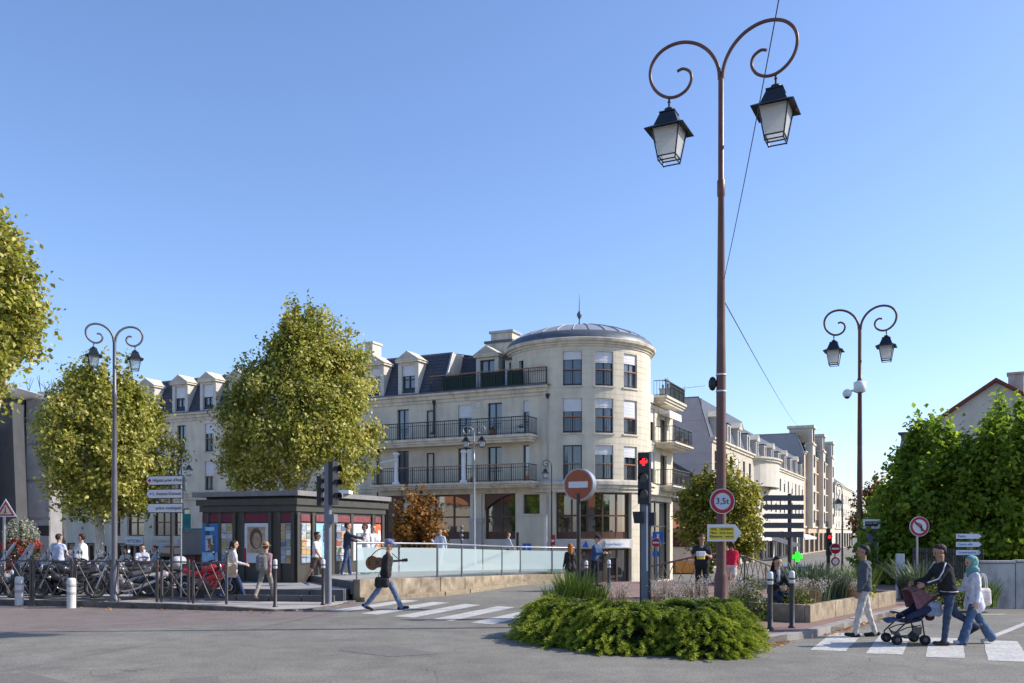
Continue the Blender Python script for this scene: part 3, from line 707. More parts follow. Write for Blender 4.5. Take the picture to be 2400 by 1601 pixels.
# slate courses: thin battens of slate lapping down the slope
for (ua, uc, wb, zb, zt, wt) in ((UN, UEND, .1, ZE+.02, ZR, -1.15), (0, UN, -1.5, ZE+.02, ZR-.1, -2.5)):
    B_ = MB(); k = 12
    for i in range(k):
        f0, f1 = i/k, (i+1.0)/k
        a0, a1 = zb+(zt-zb)*f0, zb+(zt-zb)*f1; b0, b1 = wb+(wt-wb)*f0, wb+(wt-wb)*f1
        B_.quad(FM(ua,a0,b0+.035), FM(uc,a0,b0+.035), FM(uc,a1,b1+.008), FM(ua,a1,b1+.008), SLATE)
        B_.quad(FM(ua,a0,b0+.035), FM(uc,a0,b0+.035), FM(uc,a0,b0), FM(ua,a0,b0), SLATE)
    B_.build('slate_course', rf, world=True)
# ridge cap
B_ = MB(); mbox(B_, FM, UN, UEND+.1, ZR-.05, ZR+.06, -1.28, -1.08, ZINC_D); mbox(B_, FM, 0, UN, ZR-.15, ZR-.04, -2.63, -2.43, ZINC_D); B_.build('ridge_cap', rf, world=True)
# ---- dormers
def dormer(root, mp, u, zb, w, wid=1.25, hgt=2.05, shut=.4, wback=-2.2, small=False, gmat=None):
    B_ = MB(); h = wid/2; zt = zb+hgt; gmat = gmat or CURTAIN
    wf = w
    for s_ in (-1, 1):
        mbox(B_, mp, u+s_*h-.13, u+s_*h+.13, zb, zt, wback, wf, mat('dormer_paint', (.56,.53,.47), .7, .08, 3))
    mbox(B_, mp, u-h, u+h, zt-.16, zt, wback, wf-.01, STONE_L)
    mbox(B_, mp, u-h+.13, u+h-.13, zb, zb+.12, wback, wf-.01, STONE_L)
    if not small:
        mbox(B_, mp, u-h-.24, u+h+.24, zt, zt+.13, wback, wf+.16, STONE_L)
        tri = [mp(u-h-.3, zt+.13, wf+.2), mp(u+h+.3, zt+.13, wf+.2), mp(u, zt+.72, wf+.2)]
        n3 = Vector(mp(0,0,0)-mp(0,0,1))*(-wback+wf+.2)
        B_.prism(tri, n3, STONE_L)
        tri2 = [mp(u-h-.1, zt+.22, wf+.21), mp(u+h+.1, zt+.22, wf+.21), mp(u, zt+.60, wf+.21)]
        B_.add(tri2, [(0,1,2)], STONE_G)
    else:
        mbox(B_, mp, u-h-.16, u+h+.16, zt, zt+.12, wback, wf+.1, SLATE)
    d = B_.build('dormer', root, world=True)
    z0, z1 = zb+.12, zt-.16; a, c = u-h+.13, u+h-.13; G = MB(); fr = .05; w0, w1 = wf-.26, wf-.18
    for (x0, x1, y0, y1) in ((a,a+fr,z0,z1),(c-fr,c,z0,z1),(a+fr,c-fr,z0,z0+fr),(a+fr,c-fr,z1-fr,z1),(u-.04,u+.04,z0+fr,z1-fr),(a+fr,c-fr,z0+.85,z0+.9)):
        mbox(G, mp, x0, x1, y0, y1, w0, w1, FRAME)
    G.build('window_frame', d, world=True)
    G = MB(); G.quad(mp(a,z0,w0+.02), mp(c,z0,w0+.02), mp(c,z1,w0+.02), mp(a,z1,w0+.02), gmat); G.build('pane', d, world=True)
    if shut:
        G = MB(); zs = z1-(z1-z0)*shut; n_ = 6
        for i in range(n_): mbox(G, mp, a+.02, c-.02, zs+(z1-zs)*i/n_+.004, zs+(z1-zs)*(i+1)/n_, w1, w1+.05+.008*(i%2), SHUT)
        G.build('shutter', d, world=True)
    return d
for i, u in enumerate([9.8, 12.4, 15.2, 18.0, 20.8, 23.9, 26.6, 29.3, 32.6, 35.4, 38.4, 41.4]):
    dormer(cb, FM, u, ZE+.06, .12, shut=[.38, .3, .5, .45][i % 4])
dormer(cb, FM, 5.0, ZE+.25, -1.42, shut=0, wid=1.3, wback=-3.0); dormer(cb, FM, 3.2, ZE+.3, -1.42, wid=.85, hgt=1.7, shut=.0, wback=-3.0, small=True)
# chimneys
def chimney(root, c, sx, sy, z0, z1, mt, pots=2, cap=True, u=UL, n=NL):
    B_ = MB(); mp = plane_map(c, u, n)
    mbox(B_, mp, -sx/2, sx/2, z0, z1, -sy/2, sy/2, mt)
    if cap: mbox(B_, mp, -sx/2-.08, sx/2+.08, z1, z1+.12, -sy/2-.08, sy/2+.08, mt)
    for i in range(pots):
        a = (i-(pots-1)/2)*sx/max(pots, 1); B_.lathe([(.09,0),(.09,.35),(.12,.38)], ZINC_D, 8, mp(a, z1+.1, 0))
    return B_.build('chimney', root, world=True)
chimney(rf, FM(13.45, 0, -1.3), .62, 1.0, ZE+.6, 14.4, STONE_L, 0)
B_ = MB(); u = 4.9; mbox(B_, FM, u-.9, u+.9, ZR-.3, ZR+.75, -3.9, -2.8, STONE_L); mbox(B_, FM, u-1.0, u+1.0, ZR+.75, ZR+.9, -4.0, -2.7, ZINC_D)
mbox(B_, FM, u-.95, u+.55, ZR+.9, ZR+1.35, -3.9, -2.8, STONE_L); mbox(B_, FM, u-1.05, u+.65, ZR+1.35, ZR+1.5, -4.0, -2.7, ZINC); B_.build('chimney', rf, world=True)
# terrace railing with green windbreak
uT0, uT1 = fu(1283), fu(1012)
railing(cb, FM, uT0, uT1, ZE+.07, 1.0, .2, name='terrace_railing')
FAB = mat('green_windbreak', (0.012, 0.035, 0.024), rough=0.8, var=.25, scale=14)
for a, c in ((1225, 1192), (1180, 1130), (1118, 1040)):
    B_ = MB(); mbox(B_, FM, fu(a), fu(c), ZE+.12, ZE+1.02, .13, .15, FAB); B_.build('windbreak', cb, world=True)
B_ = MB(); mbox(B_, FM, uT0, uT1, ZE+1.05, ZE+1.1, .16, .24, WOOD); B_.build('handrail', cb, world=True)
# ---- tower
tw = []; th = []
for (deg, sh3, sh2, sh1) in ((-9.6, .24, .38, 0), (15.1, .33, .28, .27), (39.2, .30, .55, .32)):
    c = R_(deg)*TR; h = .56
    for (za, zb), s_ in ((L3, sh3), (L2, sh2), (L1, sh1)): th.append((c-h, c+h, za, zb)); tw.append((c-h, c+h, za, zb, s_))
door = (R_(-60)*TR, R_(-53.5)*TR, 10.75, 12.3); th.append(door)
B_ = MB(); A0, A1 = R_(-125)*TR, R_(120)*TR
facade(B_, TM, A0, A1, ZC+.05, 12.82, th, STONE, .36, ustep=.35)
shop = (R_(-23)*TR, R_(40)*TR, 1.62, ZG-.03); shopl = (R_(-8)*TR, R_(40)*TR, -1.12, 1.05)
facade(B_, TM, R_(-30)*TR, A1, Z0, ZG, [shop, shopl], STONE, .42, ustep=.35)
B_.lathe([(TR-.8, Z0), (TR-.8, 13.2), (0, 13.2)], STONE_G, 32, (TC[0], TC[1], 0))
B_.build('tower_wall', cb, world=True)
for (a, c, za, zb, s_) in tw: window(cb, TM, a, c, za, zb, shut=s_, k=4, guard=True, sill=True, gmat=CURTAIN if (a*7+za) % 2 > 1 else GLASS)
window(cb, TM, *door, mull=0, depth=.2, gmat=GLASSD)
B_ = MB()
for (z0, z1, w) in ((ZG, ZG+.2, .10), (ZG+.2, ZG+.42, .2), (ZG+.42, ZC, .32)):
    B_.lathe([(TR-.3, z0), (TR+w, z0), (TR+w, z1), (TR-.3, z1)], STONE_L, 72, (TC[0], TC[1], 0), smooth=False)
B_.lathe([(TR-.1, ZC+.001), (TR+.25, ZC+.001), (TR+.1, ZC+.12), (TR-.1, ZC+.12)], STONE_G, 72, (TC[0], TC[1], 0), smooth=False)
B_.build('string_course', cb, world=True)
B_ = MB(); c0 = (TC[0], TC[1], 0)
B_.lathe([(TR-.2,12.80),(TR+.06,12.80),(TR+.06,12.89),(TR+.16,12.93),(TR+.16,13.0),(TR+.30,13.08),(TR+.34,13.22),(TR+.30,13.26),(TR-.3,13.27)], STONE_L, 96, c0, smooth=False)
B_.build('tower_cornice', cb, world=True)
B_ = MB(); dome = [(TR+.24,13.27),(TR+.22,13.36),(TR+.06,13.60),(TR-.2,13.78)]
B_.lathe(dome, ZINC_D, 96, c0)
dz = []
for i in range(13):
    f = i/12; r = (TR-.2)*(1-f)+.05*f; dz.append((r, 13.78+1.02*(1-(r/(TR-.2))**2)**.9))
B_.lathe(dz, ZINC, 96, c0)
dm = B_.build('dome', cb, world=True)
for k in range(28):
    a = 2*math.pi*k/28+.06; pts = [(c0[0]+r*math.cos(a), c0[1]+r*math.sin(a), z+.02) for r, z in dz]
    B_ = MB(); B_.tube(pts, .035, ZINC, 4, smooth=False); B_.build('standing_seam', dm, world=True)
B_ = MB(); B_.lathe([(.14,14.7),(.08,15.0),(.04,15.2),(.04,15.35),(.10,15.45),(.165,15.58),(.15,15.7),(.08,15.8),(.035,15.88),(.022,16.3),(.010,16.9),(0,16.95)], ZINC_D, 14, c0); B_.build('finial', cb, world=True)
# tower shopfront
window(cb, TM, *shop, depth=.28, fr=.1, mull=4, trans=(2.98,), fmat=BROWN, gmat=GLASSD, k=10, lowpanel=.42, name='shop_window')
window(cb, TM, *shopl, depth=.3, fr=.09, mull=3, fmat=BROWN, gmat=GLASSD, k=8, name='shop_door')
B_ = MB(); mbox(B_, TM, R_(-23)*TR, R_(40)*TR, 1.08, 1.58, .02, .1, WARMW, 10); s_ = B_.build('sign_band', cb, world=True)
B_ = MB(); mbox(B_, TM, R_(15)*TR, R_(36)*TR, 1.12, 1.54, .105, .13, WHITE, 5); s2 = B_.build('sign_panel', cb, world=True)
a_ = R_(22); o_ = text_mesh('lettering', 'Banque Populaire', .17, SIGNB, s2, Matrix.Translation(-worldorg(s2)) @ face_matrix(TM(R_(22)*TR, 1.33, .145), (math.cos(a_), math.sin(a_), 0)))
B_ = MB(); p_ = [TM(R_(-2.2)*TR, 1.14, .14), TM(R_(.5)*TR, 1.52, .14), TM(R_(2.6)*TR, 1.14, .14)]; B_.add(p_, [(0,1,2)], SIGNB); B_.build('emblem', s2, world=True)
# small blue sign on the wall
B_ = MB(); u = fu(1235); mbox(B_, FM, u-.26, u+.26, .85, 1.35, .02, .05, SIGNB); sb = B_.build('wall_sign', cb, world=True)
B_ = MB(); mbox(B_, FM, u-.05, u+.05, 1.0, 1.22, .051, .054, WHITE); mbox(B_, FM, u-.13, u+.13, .93, .96, .051, .054, WHITE); B_.build('pictogram', sb, world=True)
# ---- right-hand wing in the sun
SE = 6.9; rh = []; rw = []
for (za, zb) in ((L1[0]-.02, L1[1]), (L2[0]-.02, L2[1])):
    rh += [(3.9, 5.4, za, zb), (1.5, 2.6, za, zb)]
B_ = MB(); facade(B_, SM, 0, SE, ZC, ZK, rh, STONE, .36); facade(B_, SM, 0, SE, Z0, ZG, [(1.2, 6.2, -1.1, 4.0)], STONE, .42)
EM = plane_map(SM(SE, 0, 0), -NS, US); facade(B_, EM, 0, 8, Z0, ZK+.5, [], STONE, .36)
mbox(B_, SM, .3, SE-.05, Z0+.1, ZE-.1, -7.8, -.5, STONE_G)
B_.build('side_wall', cb, world=True)
for i, (a, c, za, zb) in enumerate(rh): window(cb, SM, a, c, za, zb, shut=[0, .5, .2, .4][i], gmat=GLASS)
window(cb, SM, 1.2, 6.2, -1.1, 4.0, depth=.3, fr=.1, mull=3, trans=(1.3, 2.4), fmat=IRON, gmat=GLASSD, name='shop_window')
for zf, w_ in ((L1[0]-.05, 1.3), (L2[0]-.05, 1.45)):
    slab_mold(cb, SM, 2.6, SE+.3, zf, .32, w_-.1); railing(cb, SM, 2.75, SE+.15, zf, 1.02, w_-.18)
slab_mold(cb, SM, 2.2, SE+.3, ZE, .45, .9, name='cornice'); railing(cb, SM, 2.4, SE+.2, ZE, 1.0, .75, name='terrace_railing')
B_ = MB(); mbox(B_, SM, 4.0, SE+.15, ZE+.1, ZE+1.0, .66, .68, FAB); B_.build('windbreak', cb, world=True)
B_ = MB(); mbox(B_, SM, 3.4, 6.3, 9.62, 9.8, .02, .75, WHITE); mbox(B_, SM, 3.4, 6.3, 9.35, 9.62, .72, .76, WHITE); B_.build('awning_box', cb, world=True)
B_ = MB(); mbox(B_, SM, 0, SE+.1, ZG, ZC-.003, -.3, .35, STONE_L); mbox(B_, SM, 0, SE, ZE-.5, ZE-.01, -.3, .1, STONE_L); B_.build('string_course', cb, world=True)
# plants in pots (parts of the terraces and balconies)
for mp, u, z, w, s_, pm in ((SM, 3.2, ZE+1.0, .6, .26, None), (SM, 4.9, L2[0]-.05, 1.0, .34, POT), (SM, 6.3, L2[0]-.05, 1.0, .3, POT), (FM, fu(1233), L2[0]-.05, .8, .33, POTW), (FM, fu(1168), L2[0]-.05, .75, .33, POT), (FM, fu(1027), L2[0]-.05, .8, .25, POTW), (FM, fu(1200), ZE+.07, -.3, .3, POT), (FM, fu(1123), L1[0]-.05, .9, .2, POT)):
    B_ = MB(); p = mp(u, z, w)
    if pm: B_.lathe([(.0,0),(s_*.55,0),(s_*.7,s_*1.1),(s_*.62,s_*1.1)], pm, 10, p)
    q_ = Vector(p)+Vector((0,0,s_*1.1 if pm else 0))
    r_ = random.Random(int(u*100))
    for k in range(60):
        d = Vector((r_.gauss(0,1), r_.gauss(0,1), abs(r_.gauss(0.3,1)))).normalized(); a = q_+d*s_*r_.uniform(.2,.9); e_ = Vector((r_.gauss(0,1),r_.gauss(0,1),r_.gauss(0,1))).normalized()*s_*.3
        f_ = d.cross(e_).normalized()*s_*.13; B_.add([a-f_, a+e_*.5, a+f_, a-e_*.5], [(0,1,2,3)], PLANTG if (pm or k % 3) else mat('orange_flowers', (.55,.2,.03), .6))
    B_.build('potted_plant', cb, world=True)
# ---------------------------------------------------------------- terrace of houses along the street on the right
RO = (18.0, 82.0); RM = plane_map((RO[0], RO[1], 0), US, NS)
CREAM = mat('cream_render', (0.46, 0.415, 0.335), rough=0.9, var=0.06, scale=1.0, detail=8, spec=.2)
WHITER = mat('white_render', (0.52, 0.48, 0.41), rough=0.9, var=0.06, scale=1.0, detail=8, spec=.2)
PINKR = mat('pinkish_gable_render', (0.52, 0.44, 0.41), rough=0.9, var=0.07, scale=1.2, detail=8, spec=.2)
GREYR = mat('grey_gable_render', (0.30, 0.30, 0.31), rough=0.9, var=0.08, scale=1.0, detail=8, spec=.2)
ORANGEB = mat('pale_orange_brick', (0.50, 0.375, 0.26), rough=0.9, var=0.12, scale=4, detail=6, spec=.2)
ZB = -1.2
def row_house(name, label, u0, u1, ze, zr, wallm, gablem, depth, nwin, levels, mansard=True, dormers=0, gable_top=None, winw=1.15, groove=True, shopz=2.9, setback=0.0, shut=True):
    root = empty(name, RM(u0, ZB, 0), 0, label, 'building')
    holes = []; sp = (u1-u0)/nwin
    for lv in levels:
        for i in range(nwin):
            c = u0+sp*(i+.5); holes.append((c-winw/2, c+winw/2, lv[0], lv[1]))
    shops = []; ns = max(1, int((u1-u0)/6))
    for i in range(ns):
        a = u0+(u1-u0)*i/ns+.5; c = u0+(u1-u0)*(i+1)/ns-.5; shops.append((a, c, ZB+.1, shopz-.9))
    mp = plane_map(RM(0, 0, -setback), US, NS)
    B_ = MB(); facade(B_, mp, u0, u1, ZB, ze, holes+shops, wallm, None, depth=.22)
    B_.build('wall', root, world=True)
    GM = plane_map(RM(u0, 0, -setback), -NS, -US)
    B_ = MB()
    if mansard:
        prof = [(0, ZB), (depth, ZB), (depth, ze), (depth-1.2, zr), (1.2, zr), (0.1, ze)]
    else: prof = [(0, ZB), (depth, ZB), (depth, ze), (depth/2, zr), (0, ze)]
    B_.add([GM(a, z, 0) for a, z in prof], [tuple(range(len(prof)))], gablem)
    k = int((zr-ZB)/.9)
    B_.build('gable_wall', root, world=True)
    B_ = MB()
    f0 = [RM(u0, z, -a-setback) for a, z in prof[2:]]+([] if mansard else []); f1 = [RM(u1, z, -a-setback) for a, z in prof[2:]]
    for i in range(len(f0)-1):
        B_.quad(f0[i], f1[i], f1[i+1], f0[i+1], SLATE if (mansard and i != 1) or not mansard else ZINC)
    B_.tube([p+Vector((0,0,.02)) for p in f0], .07, ZINC_D, 4, smooth=False)
    B_.add(f1, [tuple(range(len(f1)))], gablem)
    B_.quad(RM(u1,ZB,-setback), RM(u1,ZB,-depth-setback), RM(u1,ze,-depth-setback), RM(u1,ze,-setback), gablem)
    rf = B_.build('roof', root, world=True)
    B_ = MB(); mbox(B_, mp, u0-.1, u1, ze-.35, ze-.1, -.2, .15, STONE_L); mbox(B_, mp, u0-.1, u1, ze-.1, ze+.06, -.2, .32, STONE_L); mbox(B_, mp, u0, u1, shopz-.1, shopz+.15, -.1, .18, STONE_L); B_.build('cornice', root, world=True)
    for j, h in enumerate(holes): window(root, mp, *h, depth=.14, mull=1, shut=[0, .3, 0, .5, 0][j % 5] if shut else 0, gmat=GLASS if j % 2 else CURTAIN, guard=(j % 3 == 0), fr=.06)
    for j, h in enumerate(shops): window(root, mp, *h, depth=.2, mull=2, gmat=GLASSD, fmat=[BROWN, FRAME, IRON][j % 3], fr=.1, name='shop_window')
    for i in range(dormers):
        c = u0+(u1-u0)*(i+.5)/dormers
        mp2 = mp
        dormer(root, mp2, c, ze+.1, .0, wid=1.15, hgt=min(1.9, zr-ze-.3), shut=.0, wback=-1.8, small=(i % 2 == 1 and dormers > 3))
    return root, rf, mp
# 1: mansard house with pinkish blind gable
lev = [(7.6, 9.5), (4.7, 6.6)]
h1, rf1, mp1 = row_house('mansard_house', 'cream mansard house with pinkish blind gable beyond the tower', 0, 20, 10.55, 14.3, CREAM, PINKR, 9, 6, lev, dormers=4)
# blind gable: faint panel courses
B_ = MB(); GM1 = plane_map(RM(0, 0, 0), -NS, -US)
for k in range(15): mbox(B_, GM1, .05 if k < 11 else .9, 9-.05, ZB+.4+k, ZB+1.36+k, .005, .03, PINKR)
B_.build('gable_panels', h1, world=True, kind='stuff')
for u in (1.5, 10, 17): chimney(rf1, RM(u, 0, -4.5), 1.3, .6, 13.8, 15.4, STONE_L, 3)
# 2: white building with a curved corner loggia
h2, rf2, mp2 = row_house('white_loggia_building', 'white building with curved loggia and row of slate dormers', 20.05, 62, 10.3, 13.6, WHITER, GREYR, 9, 12, [(7.4, 9.0), (4.6, 6.2)], dormers=8)
B_ = MB(); cxp = RM(26, 0, -.2)
def arc_map(u, z, w=0.0):
    a = u; r = 2.6+w; d = US*math.sin(a)*r*2.2+NS*(math.cos(a)*r-.6); return Vector((cxp.x+d.x, cxp.y+d.y, z))
for (z0, z1, w) in ((7.2, 10.0, 0), (10.0, 10.25, .2), (10.25, 10.45, .35)):
    mbox(B_, arc_map, -1.5, 1.5, z0, z1, -.3, w, WHITER, 12)
for a in (-1.3, 1.3): mbox(B_, arc_map, a-.08, a+.08, 4.6, 7.2, -.3, -.02, WHITER)
B_.build('loggia', h2, world=True)
# 3: tall white and orange brick apartment house with bow windows and turrets
h3, rf3, mp3 = row_house('brick_bay_apartment_house', 'tall white and orange brick apartment house with turreted bay windows', 62.05, 100, 14.4, 17.2, ORANGEB, GREYR, 10, 8, [(12.0, 13.8), (9.2, 11.2), (6.3, 8.3), (3.4, 5.4)], dormers=0, winw=1.1)
for i, u in enumerate((66, 80, 94)):
    B_ = MB(); mbox(B_, mp3, u-1.6, u+1.6, 2.8, 15.6, -.1, 1.0, WHITER); mbox(B_, mp3, u-1.75, u+1.75, 15.6, 15.9, -.1, 1.15, STONE_L); mbox(B_, mp3, u-1.5, u+1.5, 15.9, 18.2, -2.5, .9, WHITER); mbox(B_, mp3, u-1.8, u+1.8, 18.2, 18.6, -2.8, 1.2, STONE_L)
    mbox(B_, mp3, u-1.62, u-1.6, 16.0, 17.6, -1.8, .3, ORANGEB)
    bw = B_.build('bay', h3, world=True)
    for z0 in (3.6, 6.5, 9.4, 12.2, 16.2):
        window(h3, plane_map(mp3(u, 0, 1.0 if z0 < 15 else .9), US, NS), -.55, .55, z0, z0+1.9, depth=-.06, gmat=GLASS, guard=z0 < 15)
for u in (73, 87):
    B_ = MB(); mbox(B_, mp3, u-3, u+3, 3.0, 14.0, .01, .06, ORANGEB); 
    for z0 in (5.6, 8.6, 11.6): mbox(B_, mp3, u-3.4, u+3.4, z0, z0+.16, .03, .5, STONE_L)
    B_.build('brick_panel', h3, world=True)
    railing(h3, mp3, u-3.4, u+3.4, 3.1, 1.0, .6, step=.3, name='balcony_railing'); railing(h3, mp3, u-3.4, u+3.4, 14.5, 1.0, .3, step=.3, name='balcony_railing')
# 4: last houses
h4, rf4, mp4 = row_house('steep_gable_house', 'pale house with steep roof at the far end of the street', 108, 150, 12.0, 16.8, WHITER, GREYR, 13, 8, [(8.4, 10.2), (5.4, 7.2), (2.6, 4.4)], mansard=False, winw=1.2)
B_ = MB(); mbox(B_, plane_map(RM(100.1, 0, 0), US, NS), 0, 7.8, ZB, 5.2, -6, 0, WHITER); lowx = B_.build('annex', h4, world=True)
# glass roof cage above it
B_ = MB()
for k in range(9):
    p = RM(110+k*1.5, 16.5, -5); B_.tube([p, p+Vector((0,0,2))], .05, IRON, 4)
B_.tube([RM(110,18.4,-5), RM(122,18.4,-5)], .06, IRON, 4); B_.build('roof_railing', h4, world=True)
# roof aerials
B_ = MB(); p = RM(6, 14.2, -4); B_.tube([p, p+Vector((0,0,2.2))], .03, GREYMET, 5); B_.tube([p+Vector((-2.2,0,1.7)), p+Vector((2.0,0,2.2))], .02, GREYMET, 4)
for k in range(6): c = p+Vector((-2.0+.6*k,0,1.75+.07*k)); B_.tube([c+Vector((0,-.4,0)), c+Vector((0,.4,0))], .012, GREYMET, 4)
B_.build('aerial', h1, world=True)
# awnings and the pharmacy cross along the street
AWN = mat('cream_awning', (0.62, 0.56, 0.50), rough=0.8, var=.1, scale=5); AWND = mat('dark_awning', (0.06, 0.06, 0.075), rough=0.8, var=.15)
for (u, z, w, wd, mt_, lab) in ((16, 2.3, 2.2, 6, AWN, 'cream shop awning near the green pharmacy cross'), (44, 2.3, 3.2, 12, AWN, 'long cream awning further down the street'), (30, 1.5, 3.0, 10, AWND, 'dark awning below the white loggia building')):
    B_ = MB(); a, c = u-wd/2, u+wd/2
    B_.hexa([RM(a,z-.9,w), RM(c,z-.9,w), RM(c,z-.05,.25), RM(a,z-.05,.25), RM(a,z-.86,w), RM(c,z-.86,w), RM(c,z,.25), RM(a,z,.25)], mt_)
    k = int(wd/.5)
    for i in range(k): B_.hexa([RM(a+wd*i/k+.02,z-1.15,w-.02), RM(a+wd*(i+1)/k-.02,z-1.15,w-.02), RM(a+wd*(i+1)/k-.02,z-1.15,w+.02), RM(a+wd*i/k+.02,z-1.15,w+.02), RM(a+wd*i/k,z-.9,w-.02), RM(a+wd*(i+1)/k,z-.9,w-.02), RM(a+wd*(i+1)/k,z-.9,w+.02), RM(a+wd*i/k,z-.9,w+.02)], mt_)
    tag(B_.build('shop_awning'), lab, 'awning')
GREENL = mat('green_led', (0.02, 0.5, 0.02), rough=.5, var=.1, emit=(0.03, 1.0, 0.03), es=1.1)
gc = AT(1868, 62); root = empty('pharmacy_cross', (gc.x, gc.y, -1.2), 0, 'glowing green pharmacy cross', 'sign')
B_ = MB(); zc = ZZ(1305, 62)+1.2
def cross_pts(h, t_): return [(-t_,-h),(t_,-h),(t_,-t_),(h,-t_),(h,t_),(t_,t_),(t_,h),(-t_,h),(-t_,t_),(-h,t_),(-h,-t_),(-t_,-t_)]
B_.prism([(a, .08, zc+b_) for a, b_ in cross_pts(.34,.135)], (0,-.16,0), GREENL); B_.build('cross', root)
B_ = MB(); B_.prism([(a, .1, zc+b_) for a, b_ in cross_pts(.37,.165)], (0,-.13,0), BLACKP); B_.build('casing', root)
B_ = MB(); B_.tube([(0,.05,0),(0,.05,zc-.4)], .06, IRON, 8); B_.build('post', root)
# low house with a sloping tiled roof squeezed between tower and mansard house
TILE = mat('old_red_tiles', (0.30, 0.12, 0.07), rough=.85, var=.25, scale=12, bump=.4, bscale=20)
BRK = mat('pinkish_brick', (0.40, 0.27, 0.22), rough=.9, var=.15, scale=10, bump=.2, bscale=30)
a = AT(1572, 72); c = AT(1640, 72)
lh = empty('low_brick_house', (a.x, 72, ZB), 0, 'low pink brick house between the tower and the mansard house', 'house')
B_ = MB(); x0, x1 = a.x-1.5, c.x+1.0; zt0, zt1 = ZZ(1062,72), ZZ(1120,72)
B_.prism([(x0,72,ZB),(x1,72,ZB),(x1,72,zt1-.9),(x0,72,zt0)], (0,6,0), BRK); B_.build('wall', lh, world=True)
B_ = MB(); B_.prism([(x0-.3,71.7,zt0+.1),(x1+.4,71.7,zt1-1.0),(x1+.4,71.7,zt1-.75),(x0-.3,71.7,zt0+.35)], (0,6.6,0), SLATE); B_.build('roof', lh, world=True)
LM = plane_map((x0, 72, 0), (1,0,0), (0,-1,0))
window(lh, LM, 1.9, 3.4, 4.4, 6.4, depth=-.05, mull=3)
B_ = MB(); B_.prism([(x0-.2,72,3.2),(x0-.2,69.4,2.2),(x0-.2,69.4,2.35),(x0-.2,72,3.4)], (5.2,0,0), TILE); B_.build('canopy_roof', lh, world=True)
B_ = MB(); mbox(B_, LM, .3, 4.6, -.2, 2.2, .05, 1.2, WARMW); B_.build('shop_front', lh, world=True)
B_ = MB(); mbox(B_, LM, 1.3, 2.7, .9, 2.0, 1.25, 1.32, mat('dark_red_board', (.08,.02,.02), .6)); B_.build('menu_board', lh, world=True)
B_ = MB(); mbox(B_, LM, 1.6, 4.2, -1.1, -.25, 1.21, 1.9, mat('orange_blind', (.55,.25,.05), .8)); B_.build('blind', lh, world=True)

# ---------------------------------------------------------------- gabled house behind the trees on the right
gh_ = AT(2335, 52); rt = empty('gabled_house', (gh_.x, 52, 0), R_(-30), 'grey rendered house with red-brown gable roof behind the trees', 'house')
za = ZZ(896, 52)
REND = mat('beige_grey_render', (0.56, 0.515, 0.45), rough=.9, var=.08, scale=1.2, detail=8)
RTILE = mat('red_brown_tiles', (0.17, 0.045, 0.03), rough=.8, var=.25, scale=14, bump=.4, bscale=25)
B_ = MB(); hw = 3.4; sl_ = .68
B_.prism([(-hw,0,0),(hw,0,0),(hw,0,za-hw*sl_),(0,0,za),(-hw,0,za-hw*sl_)], (0,7,0), REND); B_.build('wall', rt)
B_ = MB()
for s_ in (-1, 1):
    B_.prism([(0,-.35,za+.22),(s_*(hw+.5),-.35,za+.22-(hw+.5)*sl_),(s_*(hw+.5),-.35,za+.02-(hw+.5)*sl_),(0,-.35,za+.02)], (0,7.6,0), RTILE)
rr = B_.build('roof', rt)
B_ = MB(); B_.box((.55,1.6,za-1.2),(1.35,2.4,za+.62), STONE_G); B_.box((.48,1.5,za+.62),(1.42,2.5,za+.74), STONE_G); B_.build('chimney', rr)
B_ = MB(); B_.box((-.5,-.1,za-3.6),(.5,.1,za-2.0), FRAME); B_.build('window', rt)
B_ = MB(); zt = za-2.6; B_.prism([(-hw-2.0,1,0),(-hw+.1,1,0),(-hw+.1,1,zt+.3),(-hw-1.7,1,zt),(-hw-2.0,1,zt-1.6)], (0,5,0), GREYR)
B_.box((-hw-1.9,.7,zt-.02),(-hw+.1,6.1,zt+.1), SLATE); B_.build('wing', rt)

# concrete garden wall on the right, cast panels
gw = empty('garden_wall', tuple(AT(2295, 23.6)), 0, 'weathered white-grey concrete garden wall at the right edge', 'wall')
WALLC = mat('weathered_white_concrete', (0.38, 0.375, 0.37), rough=.9, var=.25, scale=1.1, bump=.3, bscale=20, detail=10); streaks(WALLC, (.15,.145,.14), .7, (2.5,2.5,1.2))
p0 = AT(2297, 23.4); dv = Vector((1, .10, 0)).normalized(); nv = Vector((.1,-1,0))
for k in range(6):
    a = p0+dv*(1.15*k if k < 1 else .98+1.9*(k-1)); L_ = .96 if k == 0 else 1.88
    B_ = MB(); c = a+dv*L_; t_ = Vector((0,.16,0))
    B_.hexa([a, c, c+t_, a+t_, a+Vector((0,0,1.17+.02*(k%2))), c+Vector((0,0,1.17+.02*(k%2))), c+t_+Vector((0,0,1.17+.02*(k%2))), a+t_+Vector((0,0,1.17+.02*(k%2)))], WALLC); B_.build('wall_panel', gw, world=True, bevel=.012)
    B_ = MB(); a2, c2 = a-Vector((0,.03,0)), c-Vector((0,.03,0)); t2 = Vector((0,.22,0)); zc_ = Vector((0,0,1.185+.02*(k%2))); zd = zc_+Vector((0,0,.06))
    B_.hexa([a2+zc_, c2+zc_, c2+t2+zc_, a2+t2+zc_, a2+zd, c2+zd, c2+t2+zd, a2+t2+zd], WALLC); B_.build('coping_stone', gw, world=True, bevel=.01)
